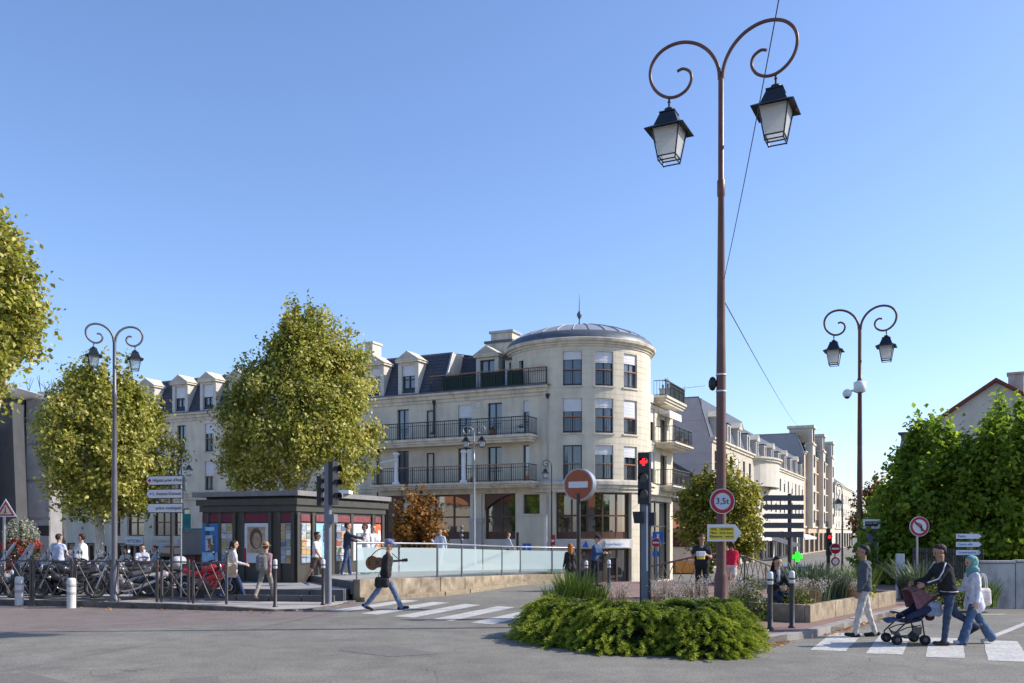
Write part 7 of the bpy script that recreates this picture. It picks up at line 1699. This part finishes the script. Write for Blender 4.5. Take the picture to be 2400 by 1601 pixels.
person('man in white shirt facing the man in navy', AT(858, 30.9, .56), LEFT+R_(20), 1.70, dict(legL=(3,2,0), legR=(-3,2,0), armL=(20,8,85,.1), armR=(20,8,85,.1), lean=3), dict(top=(.60,.61,.64), bot=(.16,.2,.28), hairc=(.09,.06,.04), skin=SK2), near=True)
person('person with white top and pack half hidden behind the man in white shirt', AT(873, 31.6, .56), TOWARD+R_(40), 1.66, dict(armL=(15,8,60,.1)), dict(top=(.62,.62,.62), bot=(.3,.25,.2), hairc=(.22,.14,.07), fem=True), near=False)
person('person in pale blue shirt behind the glass balustrade', AT(1033, 38.0, .45), TOWARD+R_(-30), 1.72, dict(WALK, armR=(30,8,90,.2)), dict(top=(.48,.54,.64), bot=(.55,.55,.52), hairc=(.05,.03,.02)), near=False)
person('person in grey jumper and dark jeans behind the right-hand glass panels', AT(1190, 44.3, .41), RIGHT+R_(20), 1.60, WALK, dict(top=(.42,.44,.48), bot=(.02,.03,.06), hairc=(.16,.07,.03)), near=False)
# among the motorbikes
person('man in pale blue shirt among the motorbikes, back turned', AT(136, 29.0, .12), AWAY+R_(-15), 1.80, dict(legL=(3,3,0), legR=(-3,3,0), armR=(15,10,50,.1)), dict(top=(.52,.55,.68), bot=(.04,.05,.1), hairc=(.05,.035,.025), sleeve='short', hat=None), near=True)
person('man in white shirt standing at the motorbikes, facing left', AT(195, 29.6, .12), LEFT, 1.80, dict(armL=(35,8,60,.1), armR=(35,8,60,.1), lean=4), dict(top=(.66,.66,.67), bot=(.03,.03,.04), hairc=(.06,.03,.02)), near=True)
person('man in pale shirt reading at the terrace table', AT(333, 33.5, .12), TOWARD+R_(25), 1.72, dict(legL=(78,82,0), legR=(78,82,0), armL=(30,8,60,.2), armR=(30,8,60,.2), lean=8, hpitch=-15), dict(top=(.55,.57,.68), bot=(.04,.04,.05), hairc=(.03,.02,.02)), near=False, z_seat=.62)
person('person in dark green at the terrace table', AT(366, 34.5, .12), TOWARD+R_(-30), 1.66, dict(legL=(78,82,0), legR=(78,82,0), armL=(30,8,70,.2), armR=(30,8,60,.2), lean=8), dict(top=(.08,.11,.12), bot=(.04,.04,.05), hairc=(.03,.02,.02)), near=False, z_seat=.58)
person('seated person in white left of the terrace tables', AT(296, 36, .12), TOWARD, 1.60, dict(legL=(78,82,0), legR=(78,82,0), armL=(30,8,70,.2), armR=(30,8,60,.2)), dict(top=(.6,.6,.58), bot=(.04,.04,.05), hairc=(.06,.03,.02)), near=False, z_seat=.5)
# ---------------------------------------------------------------- motorbikes and scooters behind the barriers
CHROME = mat('brushed_metal', (.42,.42,.43), .3, .1, 8, metal=.85); ENG = mat('engine_alloy', (.12,.12,.125), .45, .3, 18, metal=.5); SCRN = clear_mat('smoked_screen', (.30,.31,.32), .35, .1)
SEATM = mat('black_seat_vinyl', (.014,.014,.015), .5, .1, 10); HEADL = mat('headlamp_glass', (.6,.62,.65), .15, .1, 9); TAILR = mat('tail_lamp_red', (.35,.01,.01), .25)
def wheel(root, x, z, R0, w, spokes=5):
    Mx = Matrix.Translation((x,0,z)) @ Matrix.Rotation(R_(90),4,'X'); B_ = MB(); B_.M = Mx
    t = R0*.22; B_.lathe([(R0-t*1.2,-w*.35),(R0-t*.5,-w*.5),(R0-t*.1,-w*.32),(R0,0),(R0-t*.1,w*.32),(R0-t*.5,w*.5),(R0-t*1.2,w*.35)], RUBBER, 28); o = B_.build('wheel', root)
    B_ = MB(); B_.M = Mx; ri = R0-t*1.2; B_.lathe([(ri,-w*.36),(ri-.03,-w*.3),(ri-.03,w*.3),(ri,w*.36)], ENG, 28); B_.lathe([(0,-w*.4),(.05,-w*.4),(.05,w*.4),(0,w*.4)], ENG, 12)
    for k in range(spokes):
        a = 2*math.pi*k/spokes; B_.tube([(0,0,0),(math.cos(a)*(ri-.02),math.sin(a)*(ri-.02),0)], .016, ENG, 5)
    B_.lathe([(ri*.98,-.012),(0,-.014)], BLACKP, 24); B_.lathe([(ri*.98,.012),(0,.014)], BLACKP, 24)
    B_.lathe([(ri*.35,w*.42),(ri*.55,w*.42),(ri*.55,w*.46),(ri*.35,w*.46)], CHROME, 20); B_.build('rim', o); return o
def V3(*a): return np.array(a, float)
def motorbike(label, loc, rz, paint, scooter=False, screen=True, box=False, steer=10, paint2=None):
    root = empty('motorbike' if not scooter else 'scooter', loc, rz, label, 'motorbike' if not scooter else 'scooter', 'two-wheelers parked behind the barriers')
    PM = mat('paint_%d_%d_%d' % tuple(int(c*255) for c in paint), paint, .3, .06, 4, spec=.6)
    if not scooter:
        wheel(root, .72, .30, .30, .12); wheel(root, -.68, .30, .30, .16)
        pr = [(V3(.20,0,.80),V3(-.10,0,.76),.13,.11,0),(V3(.12,-.05,.80),V3(.12,.05,.80),.11,.11,0),(V3(.48,-.06,.78),V3(.30,-.14,.62),.05,.045,0),(V3(.48,.06,.78),V3(.30,.14,.62),.05,.045,0),(V3(-.60,0,.80),V3(-.92,0,.90),.085,.04,0),(V3(.50,0,.88),V3(.62,0,.84),.10,.08,0),(V3(.34,-.11,.60),V3(-.12,-.13,.42),.10,.08,0),(V3(.34,.11,.60),V3(-.12,.13,.42),.10,.08,0),(V3(.30,0,.36),V3(-.15,0,.28),.09,.08,0),(V3(-.25,-.1,.66),V3(-.7,-.09,.74),.09,.07,0),(V3(-.25,.1,.66),V3(-.7,.09,.74),.09,.07,0)]
        sdf_obj('fairing', [sdf_part(pr, .014, .04)], [PM], root)
        sdf_obj('seat', [sdf_part([(V3(-.15,-.05,.80),V3(-.55,-.03,.82),.07,.07,0),(V3(-.15,.05,.80),V3(-.55,.03,.82),.07,.07,0),(V3(-.5,0,.86),V3(-.78,0,.90),.075,.05,0)], .016, .03)], [SEATM], root)
        sdf_obj('engine', [sdf_part([(V3(.05,-.08,.42),V3(.05,.08,.42),.15,.15,0),(V3(-.15,-.1,.36),V3(-.15,.1,.36),.12,.12,0),(V3(.15,0,.5),V3(.22,0,.62),.10,.09,0),(V3(.1,0,.25),V3(-.2,0,.24),.07,.07,0)], .016, .03)], [ENG], root)
        B_ = MB(); B_.tube([(-.1,0,.40),(-.68,.09,.30)], .035, ENG, 6); B_.tube([(-.1,0,.40),(-.68,-.09,.30)], .035, ENG, 6); B_.tube([(.42,0,.9),(.1,0,.6),(-.1,0,.42)], .035, BLACKP, 6); B_.tube([(-.1,0,.7),(-.55,0,.78)], .03, BLACKP, 6); B_.build('frame', root)
        B_ = MB(); B_.tube([(.22,.12,.45),(.3,.14,.28),(0,.15,.18),(-.35,.17,.26),(-.45,.18,.32),(-.85,.19,.46)], [.022,.022,.024,.03,.06,.055], CHROME, 10); B_.build('exhaust', root)
        fz = .98; hx = .44
    else:
        wheel(root, .62, .24, .24, .12); wheel(root, -.58, .24, .24, .14)
        pr = [(V3(.50,-.10,.86),V3(.52,-.16,.40),.075,.07,0),(V3(.50,.10,.86),V3(.52,.16,.40),.075,.07,0),(V3(.56,0,.80),V3(.62,0,.52),.10,.09,0),(V3(.50,0,.90),V3(.44,0,.96),.10,.07,0),(V3(.34,-.12,.26),V3(-.15,-.13,.26),.06,.07,0),(V3(.34,.12,.26),V3(-.15,.13,.26),.06,.07,0),(V3(.3,0,.27),V3(-.1,0,.27),.08,.09,0),(V3(-.20,-.09,.50),V3(-.72,-.08,.62),.14,.09,0),(V3(-.20,.09,.50),V3(-.72,.08,.62),.14,.09,0),(V3(-.15,0,.42),V3(-.5,0,.55),.16,.14,0),(V3(.46,0,.50),V3(.80,0,.46),.07,.05,0)]
        sdf_obj('fairing', [sdf_part(pr, .015, .04)], [PM], root)
        sdf_obj('seat', [sdf_part([(V3(-.02,-.07,.74),V3(-.34,-.07,.74),.07,.08,0),(V3(-.02,.07,.74),V3(-.34,.07,.74),.07,.08,0),(V3(-.38,-.05,.80),V3(-.78,-.04,.82),.085,.06,0),(V3(-.38,.05,.80),V3(-.78,.04,.82),.085,.06,0)], .016, .04)], [SEATM], root)
        sdf_obj('engine', [sdf_part([(V3(-.25,.1,.28),V3(-.58,.12,.26),.09,.08,0),(V3(-.3,-.08,.3),V3(-.5,-.08,.28),.08,.08,0)], .018, .03)], [ENG], root)
        B_ = MB(); B_.tube([(-.3,-.16,.25),(-.6,-.19,.3),(-.85,-.19,.36)], [.03,.06,.05], CHROME, 10); B_.build('exhaust', root)
        fz = 1.0; hx = .40
    B_ = MB()
    fx, frz = (.72,.30) if not scooter else (.62,.24)
    for s_ in (-1,1): B_.tube([(hx+.02,s_*.10,fz-.05),(fx,s_*.10,frz)], [.028,.024], CHROME if not scooter else ENG, 8)
    B_.build('fork', root)
    B_ = MB(); B_.tube([(hx-.14,-.38,fz+.04),(hx-.06,-.28,fz+.08),(hx+.02,-.1,fz+.02),(hx+.02,.1,fz+.02),(hx-.06,.28,fz+.08),(hx-.14,.38,fz+.04)], .016, BLACKP, 8)
    for s_ in (-1,1): B_.tube([(hx-.14,s_*.40,fz+.04),(hx-.08,s_*.28,fz+.07)], .022, RUBBER, 8)
    B_.build('handlebar', root)
    for s_ in (-1,1):
        B_ = MB(); B_.tube([(hx-.04,s_*.24,fz+.08),(hx+.0,s_*.32,fz+.24)], .008, BLACKP, 5); B_.sphere((hx-.01,s_*.34,fz+.27), .07, BLACKP, 12, (.3,1,.65)); B_.disc((hx-.032,s_*.34,fz+.27), (-1,0,0), .05, HEADL, 14, .004); B_.build('mirror', root)
    B_ = MB(); B_.sphere(((.66,0,.86) if not scooter else (.66,0,.72)), .085, HEADL, 14, (.5,1,1)); B_.build('headlight', root)
    B_ = MB(); B_.sphere(((-.95,0,.88) if not scooter else (-.82,0,.64)), .05, TAILR, 10, (.6,1.4,.7)); B_.build('tail_light', root)
    B_ = MB(); mx_ = (.72,.30,.30) if not scooter else (.62,.24,.24)
    vs = []; n_ = 9
    for i in range(n_+1):
        a = R_(35)+R_(115)*i/n_; r_ = mx_[2]+.045
        for s_ in (-.075,0,.075): vs.append((mx_[0]+math.cos(a)*(r_+(.012 if s_ == 0 else 0)), s_, mx_[1]+math.sin(a)*(r_+(.012 if s_ == 0 else 0))))
    B_.add(vs, [(i*3+j, i*3+j+1, (i+1)*3+j+1, (i+1)*3+j) for i in range(n_) for j in (0,1)], PM, True); B_.build('front_mudguard', root)
    if screen:
        B_ = MB(); h_ = .62 if scooter else .34; x0 = .56 if scooter else .60; z0_ = .92; n_ = 6; vs = []
        for i in range(n_+1):
            f = i/n_
            for j in range(7):
                y = (j-3)/3*(.25-.05*f*f); vs.append((x0-.42*f*h_/.62-(abs(y)**2)*1.6, y, z0_+h_*f))
        B_.add(vs, [(i*7+j, i*7+j+1, (i+1)*7+j+1, (i+1)*7+j) for i in range(n_) for j in range(6)], SCRN, True); B_.build('windscreen', root)
    if box:
        sdf_obj('top_box', [sdf_part([(V3(-.92,-.12,1.02),V3(-.92,.12,1.02),.14,.14,0),(V3(-1.02,-.12,1.0),V3(-1.02,.12,1.0),.12,.12,0),(V3(-.92,-.12,.95),V3(-.92,.12,.95),.13,.13,0)], .018, .05)], [mat('grey_top_box', (.40,.41,.43), .35, .08, 5)], root)
        B_ = MB(); B_.box((-1.05,-.09,.84),(-.7,.09,.87), BLACKP); B_.build('rack', root)
    B_ = MB(); B_.tube([(-.1,.16,.2),(-.18,.24,.02)], .014, ENG, 6); B_.build('kickstand', root)
    return root
K_ = (.018,.019,.022)
def BK(px, d): return tuple(AT(px, d, .135))
motorbike('black scooter with tall windscreen at the left edge of the barriers', BK(45,26.6), R_(215), K_, True)
motorbike('dark blue-black scooter with tall windscreen behind the second barrier', BK(135,26.7), R_(222), (.02,.026,.04), True)
motorbike('black scooter with tall windscreen behind the sunlit white bollard', BK(195,27.4), R_(225), K_, True)
motorbike('grey-green scooter just left of the grey street lamp', BK(222,26.5), R_(212), (.10,.105,.10), True, False)
motorbike('silver grey scooter just right of the grey street lamp', BK(325,26.4), R_(205), (.30,.30,.31), True, False)
motorbike('black motorbike in the second row near the pale tree trunk', BK(265,28.6), R_(200), K_, False, True)
motorbike('black motorbike in the second row behind the direction signs', BK(345,28.9), R_(160), K_, False, False)
motorbike('dark motorbike with grey top box in the second row', BK(105,28.6), R_(210), (.03,.03,.035), False, True, True)
motorbike('black scooter squeezed beside the left white bollard', BK(85,25.9), R_(232), K_, True)
motorbike('black motorbike close behind the second barrier panel', BK(160,25.9), R_(208), (.03,.03,.034), False, True)
motorbike('dark grey motorbike under the grey street lamp', BK(288,25.7), R_(214), (.06,.06,.065), False, True)
motorbike('black scooter beside the direction sign post', BK(392,27.2), R_(218), K_, True)
motorbike('red motorbike with grey top box in front of the kiosk', BK(486,26.0), R_(-14), (.50,.01,.02), False, False, True)

# ---------------------------------------------------------------- pushchair
sx_ = GP(2123,1508); pc = empty('pushchair', (sx_.x, sx_.y, 0), R_(182), 'navy and dusty pink pushchair on the crossing', 'pushchair')
NAVY = cloth((.028,.034,.07)); DUSTY = cloth((.20,.095,.11)); BLK = mat('pushchair_frame', (.02,.02,.022), .4)
for x in (.26,-.24):
    for y in (-.21,.21):
        for dy in (-.028,.028):
            Mx = Matrix.Translation((x,y+dy,.085)) @ Matrix.Rotation(R_(90),4,'X'); B_ = MB(); B_.M = Mx
            B_.lathe([(.05,-.016),(.08,-.018),(.085,0),(.08,.018),(.05,.016)], RUBBER, 20); B_.lathe([(0,-.012),(.05,-.012),(.05,.012),(0,.012)], mat('hub_grey', (.12,.12,.13), .5), 16); B_.build('wheel', pc)
for y in (-.21,.21):
    B_ = MB(); B_.tube([(.27,y,.11),(.30,y,.20),(.08,y,.40),(-.28,y,.72),(-.46,y,.86),(-.54,y,.88)], .014, BLK, 8); B_.tube([(-.24,y,.10),(-.19,y,.42),(-.1,y,.56)], .014, BLK, 8); B_.tube([(-.17,y,.34),(.08,y,.30),(.22,y,.24)], .010, BLK, 6); B_.build('frame_side', pc)
    B_ = MB(); B_.tube([(-.46,y,.86),(-.58,y,.87)], .022, RUBBER, 8); B_.build('handle', pc)
B_ = MB(); B_.tube([(-.50,-.21,.87),(-.50,.21,.87)], .012, BLK, 8); B_.tube([(.26,-.21,.11),(.26,.21,.11)], .012, BLK, 8); B_.tube([(-.24,-.21,.10),(-.24,.21,.10)], .012, BLK, 8); B_.build('cross_bars', pc)
def fab(name, prof, hw, mt_, thick=.02, bulge=.03):
    B_ = MB(); n_ = len(prof); m = 7; vs = []
    for (x, z) in prof:
        for j in range(m): y = (j/(m-1)*2-1); vs.append((x, y*hw, z-bulge*(1-y*y)))
    B_.add(vs, [(i*m+j, i*m+j+1, (i+1)*m+j+1, (i+1)*m+j) for i in range(n_-1) for j in range(m-1)], mt_, True)
    o = B_.build(name, pc); md = o.modifiers.new('thick', 'SOLIDIFY'); md.thickness = thick; return o
fab('seat', [(.16,.46),(.08,.44),(-.05,.43),(-.15,.45),(-.25,.55),(-.36,.68),(-.42,.76)], .19, NAVY, .04)
fab('leg_rest', [(.34,.42),(.26,.45),(.14,.455)], .17, cloth((.06,.10,.22)), .03)
fab('canopy', [(.0,.92),(-.04,.955),(-.16,.955),(-.30,.90),(-.40,.82),(-.43,.74)], .20, DUSTY, .012, -.035)
for y in (-.2,.2):
    B_ = MB(); B_.add([(.0,y,.92),(-.16,y*1.02,.95),(-.30,y*1.02,.90),(-.40,y,.82),(-.40,y,.72),(-.22,y*1.03,.64),(-.10,y,.62)], [(0,1,2,3,4,5,6)], DUSTY); B_.build('canopy_side', pc)
B_ = MB(); B_.tube([(.13,-.19,.52),(.20,-.17,.55),(.22,0,.56),(.20,.17,.55),(.13,.19,.52)], .018, BLK, 8); B_.build('bumper_bar', pc)
fab('basket', [(.22,.25),(.17,.16),(.02,.12),(-.12,.13),(-.19,.19),(-.20,.32)], .18, clear_mat('mesh_basket', (.06,.065,.07), .35, .7), .004)
B_ = MB(); B_.tube([(.22,-.18,.25),(.17,-.18,.16),(.02,-.18,.11),(-.12,-.18,.12),(-.20,-.18,.2)], .012, BLK, 6); B_.build('basket_rim', pc)
sdf_obj('seat_side', [sdf_part([(V3(.05,-.17,.47),V3(-.30,-.18,.62),.05,.07,0),(V3(.05,.17,.47),V3(-.30,.18,.62),.05,.07,0)], .015, .02)], [NAVY], pc)
def bag(name, label, loc, rz, w, h, t, mt_, strap, hm=None, taper=.85, cat='bag'):
    root = empty(name, loc, rz, label, cat); r = t*.5; B_ = MB()
    pr = []
    for sx in (-1,1):
        for i in range(2): pr.append((V3(sx*(w*.5-r), 0, r), V3(sx*(w*.5-r)*taper, 0, h-r), r, r*.75, 0))
    pr += [(V3(-(w*.5-r),0,r+h*f), V3((w*.5-r),0,r+h*f), r, r, 0) for f in (0,.2,.4,.6)]+[(V3(-(w*.5-r)*taper,0,h-r), V3((w*.5-r)*taper,0,h-r), r*.7, r*.7, 0)]
    sdf_obj('body', [sdf_part(pr, .012, .03)], [mt_], root)
    for y in (-t*.2,t*.2):
        B_ = MB(); B_.tube(smooth_pts([(-w*.25,y,h-.03),(-w*.2,y,h+strap*.6),(0,y,h+strap),(w*.2,y,h+strap*.6),(w*.25,y,h-.03)],3), .008, hm or mt_, 6); B_.build('strap', root)
    return root
hp0 = W2(fa, fi['hands'][0][0])
bag('shopping_bag', 'pale blue bag hanging from the pushchair handle', (sx_.x+.42, sx_.y-.17, .50), R_(-12), .24, .26, .10, cloth((.28,.32,.42)), .12, cloth((.4,.22,.12)))
bag('small_bag', 'dark red bag hanging below the pale blue bag', (sx_.x+.40, sx_.y-.05, .42), 0, .14, .2, .1, cloth((.09,.02,.03)), .2)
# woman's white shoulder bag
q_ = GP(2298,1508); bag('shoulder_bag', 'white shoulder bag carried by the woman in the headscarf', (q_.x+.10, q_.y+.12, .66), R_(10), .30, .32, .12, cloth((.60,.54,.50)), .25)

# ---------------------------------------------------------------- guitar, bags
GW = mat('guitar_wood', (.22,.075,.018), .3, .2, 8, spec=.5); GWD = mat('guitar_dark_wood', (.035,.02,.014), .4, .2, 9)
gl = GP(904,1431); gt = empty('guitar', (gl.x-.30, gl.y+.20, 1.20), 0, 'brown acoustic guitar slung behind the man in the cap', 'guitar')
out = []
for i in range(40):
    t = 2*math.pi*i/40; x = -math.cos(t); y = math.sin(t); wd = .5*(.37-.06*x*.9-.06*math.exp(-((x-.25)/.28)**2)*1.5); out.append((x*.235, y*wd))
tilt = Matrix.Rotation(R_(-5),4,'Y')
B_ = MB(); B_.M = tilt; B_.prism([(a,-.05,b_) for a, b_ in out], (0,.10,0), GW, True); B_.build('body', gt, bevel=.008)
B_ = MB(); B_.M = tilt; B_.disc((.06,-.052,0), FN, .05, GWD, 24); B_.build('soundhole', gt); B_ = MB(); B_.M = tilt; B_.box((-.15,-.058,-.06),(-.12,-.0505,.06), GWD); B_.build('bridge', gt)
B_ = MB(); B_.M = tilt; B_.box((.16,-.062,-.028),(.68,-.04,.028), GWD); B_.build('neck', gt); B_ = MB(); B_.M = tilt; B_.prism([(.68,-.05,-.03),(.84,-.05,-.042),(.84,-.05,.042),(.68,-.05,.03)], (0,.02,0), GWD)
for k in range(3):
    for s_ in (-1,1): B_.tube([(.71+.05*k,-.04,s_*.035),(.71+.05*k,-.04,s_*.06)], .007, CHROME, 6)
B_.build('headstock', gt)
B_ = MB(); B_.M = tilt
for k in range(6): B_.tube([(-.13,-.066,-.02+.008*k),(.70,-.066,-.018+.0072*k)], .0012, CHROME, 4)
B_.build('strings', gt)
B_ = MB(); B_.tube(smooth_pts([(-.22,-.02,.02),(.05,-.12,.30),(.26,-.18,.36),(.42,-.10,.26),(.62,-.02,.08)],4), .012, BLACKP, 6); B_.build('strap', gt)
hw_ = W2(gp, gi['hands'][1][0]+gi['hands'][1][1]*.1)
bag('black_bag', 'black carrier bag in the hand of the guitar player', (hw_.x-.17, hw_.y+.0, hw_.z-.14), R_(5), .34, .22, .14, cloth((.02,.02,.022)), .22, taper=.6)
# package held by the man in black
a, c = W2(pk, pi['hands'][0][0]+pi['hands'][0][1]*.09), W2(pk, pi['hands'][1][0]+pi['hands'][1][1]*.09); m_ = a.lerp(c,.5)
bx_ = empty('package', (m_.x, m_.y-.08, m_.z-.12), R_(10), 'yellow and white package held by the bearded man', 'package'); B_ = MB(); B_.cbox((0,0,.13),(.22,.16,.14), SIGNW,.02); B_.build('upper_half', bx_, bevel=.01); B_ = MB(); B_.cbox((0,0,.03),(.20,.15,.09), SIGNY,.03); B_.build('lower_half', bx_, bevel=.01)
t6 = AT(546, 25.45, .12); bag('tote_bag', 'beige tote bag carried by the woman in white cardigan', (t6.x-.02, t6.y-.10, .72), R_(15), .30, .42, .10, cloth((.48,.34,.22)), .30)
t7 = AT(617, 25.2, .12); bag('backpack', 'grey and pink backpack on the walker in straw hat', (t7.x, t7.y-.16, .92), R_(8), .30, .44, .18, cloth((.16,.155,.15)), .06)
# stone block under the seated woman, terrace furniture
sb_ = empty('stone_block', (st.x+.05, st.y+.32, .13), R_(16), 'low stone block used as a seat beside the planter', 'stone block'); B_ = MB(); B_.cbox((0,.05,.215),(.95,.5,.43), CONC_W,.03); B_.build('block', sb_, bevel=.015)
def chair(px, d, rz, zs, label):
    r = empty('cafe_chair', tuple(AT(px, d, .12)), rz, label, 'chair', 'cafe terrace chairs'); B_ = MB(); B_.cbox((0,0,zs),(.42,.42,.03), DARKPNT,.04); B_.build('seat', r)
    for sx in (-.18,.18):
        for sy in (-.18,.18): B_ = MB(); B_.tube([(sx,sy,0),(sx*.9,sy*.9,zs)], .014, DARKPNT, 6); B_.build('leg', r)
    B_ = MB(); B_.tube([(-.18,-.2,zs),(-.18,-.24,zs+.4),(.18,-.24,zs+.4),(.18,-.2,zs)], .012, DARKPNT, 6); B_.box((-.18,-.25,zs+.18),(.18,-.225,zs+.34), DARKPNT); B_.build('backrest', r)
chair(333, 33.55, TOWARD+R_(25), .50, 'dark cafe chair under the reading man'); chair(366, 34.55, TOWARD+R_(-30), .46, 'dark cafe chair under the person in dark green'); chair(296, 36.05, TOWARD, .38, 'dark cafe chair under the person in white')
tb = empty('cafe_table', tuple(AT(350, 33.2, .12)), 0, 'round dark cafe table between the terrace sitters', 'table'); B_ = MB(); B_.lathe([(0,.72),(.36,.72),(.36,.745),(0,.745)], DARKPNT, 24); B_.build('table_top', tb); B_ = MB(); B_.lathe([(.22,0),(.22,.02),(.04,.05),(.03,.72)], DARKPNT, 14); B_.build('pedestal', tb)
# red litter cabinet and teal-topped panel left of the kiosk
rc = empty('red_cabinet', tuple(AT(449, 33.0, .12)), R_(-6), 'dark red cabinet left of the kiosk', 'cabinet'); B_ = MB(); B_.cbox((0,0,.5),(.55,.4,1.0), mat('dark_red_paint',(.22,.03,.03),.5),.03); B_.build('body', rc, bevel=.01); B_ = MB(); B_.cbox((0,0,1.03),(.6,.45,.07), BLACKP,.03); B_.build('lid', rc)
tp = empty('notice_panel', tuple(AT(450, 36, .12)), R_(-5), 'grey notice panel with teal top edge left of the kiosk', 'panel'); B_ = MB(); B_.cbox((0,0,1.0),(.95,.08,1.9), CONC,.02); B_.build('board', tp); B_ = MB(); B_.cbox((0,0,1.99),(1.0,.1,.07), TEAL); B_.build('teal_edge', tp); B_ = MB(); B_.box((-.35,-.05,2.03),(-.05,.0,2.6), TEAL); B_.build('teal_flag', tp)
# yellow tactile stud on the step
ys_ = MB(); p = AT(675, 26.0, 0); ys_.disc((p.x,25.93,.15), (0.02,-1,0), .05, SIGNY, 16, .02); tag(ys_.build('yellow_marker'), 'small round yellow marker on the dark step', 'marker')
# far parked car glimpsed beyond the planter
def car(label, loc, rz, col):
    root = empty('parked_car', loc, rz, label, 'car'); PM = mat('car_paint_%d' % int(col[2]*999), col, .25, .04, 3, spec=.6); L_ = 2.05
    prof = [(-2.05,.45),(-2.05,.78),(-1.95,.92),(-1.2,.98),(-.75,1.0),(.95,.98),(1.7,.86),(2.0,.72),(2.05,.45)]; B_ = MB()
    vs = []; ys2 = (-.86,-.82,.82,.86)
    top = [(-.86,.0),(-.80,1),(.80,1),(.86,0)]
    B_.prism([(x,-.84,z) for x,z in prof]+[(2.0,-.84,.25),(-2.0,-.84,.25)], (0,1.68,0), PM); B_.build('body', root, bevel=.05)
    B_ = MB(); cab = [(-1.75,.95),(-1.35,1.42),(-.2,1.48),(.35,1.42),(1.05,.95)]; a = [(x,-.78 if z < 1 else -.62,z) for x,z in cab]; c = [(x,.78 if z < 1 else .62,z) for x,z in cab]; n_ = len(cab)
    B_.add(a+c, [tuple(range(n_)), tuple(range(2*n_-1,n_-1,-1))]+[(i,i+1,n_+i+1,n_+i) for i in range(n_-1)], GLASSD); B_.build('cabin_glass', root)
    B_ = MB(); B_.add([(-1.33,-.62,1.435),(-.2,-.62,1.50),(.33,-.62,1.435),(.33,.62,1.435),(-.2,.62,1.50),(-1.33,.62,1.435)], [(0,1,4,5),(1,2,3,4)], PM); B_.build('roof', root)
    for x in (-1.3,1.3):
        for y in (-.78,.78):
            B_ = MB(); B_.M = Matrix.Translation((x,y,.31)) @ Matrix.Rotation(R_(90),4,'X'); B_.lathe([(.18,-.1),(.3,-.1),(.31,0),(.3,.1),(.18,.1)], RUBBER, 20); o = B_.build('wheel', root); B_ = MB(); B_.M = Matrix.Translation((x,y,.31)) @ Matrix.Rotation(R_(90),4,'X'); B_.lathe([(0,-.09),(.18,-.09),(.18,.09),(0,.09)], CHROME, 16); B_.build('rim', o)
    for y in (-.6,.6): B_ = MB(); B_.sphere((2.0,y,.68), .1, HEADL, 10, (.5,1.4,.7)); B_.build('headlight', root)
    return root
car('dark blue parked car glimpsed beyond the planter', tuple(AT(1868, 48, -1.2)), R_(62), (.03,.055,.13))
# small grey service posts beyond the balustrade
for px, d_, h_, lab in ((1082, 41, 1.9, 'dark ribbed post with knobs behind the balustrade'), (1213, 47, 3.1, 'black rounded panel near the blue wall sign')):
    r = empty('service_post', tuple(AT(px, d_, .40 if px < 1100 else -1.2)), 0, lab, 'post'); B_ = MB(); B_.tube([(0,0,0),(0,0,h_-.1)], .035, DARKPNT, 8)
    if px < 1100:
        for k in range(4): B_.sphere((0,0,h_-.05-.2*k), .09, GREYPNT, 10, (1,1,.8))
    B_.build('shaft', r)
    if px > 1100: B_ = MB(); B_.cbox((0,0,h_-.3),(.14,.08,.8), BLACKP,.03); B_.build('head', r, bevel=.02)
wp = empty('cream_post', tuple(AT(1278, 39.5, .38)), 0, 'tall cream post beside the slim black lamp', 'post'); B_ = MB(); B_.cbox((0,0,1.15),(.16,.12,2.3), WARMW,.02); B_.build('shaft', wp); B_ = MB(); B_.cbox((0,0,2.33),(.18,.14,.05), STONE_G,.02); B_.build('cap', wp)
rs = pole_sign('small_red_sign', 'small red and white sign on the slim black lamp post', AT(1296, 44.5, -1.2), 0, 2.5, .02, IRON); B_ = MB(); zc = ZZ(1268,44.5)+1.2; B_.box((-.12,-.1,zc-.2),(.1,-.08,zc+.3), SIGNR); B_.build('plate', rs); B_ = MB(); B_.box((-.08,-.105,zc-.04),(.06,-.1,zc+.06), SIGNW); B_.build('band', rs)
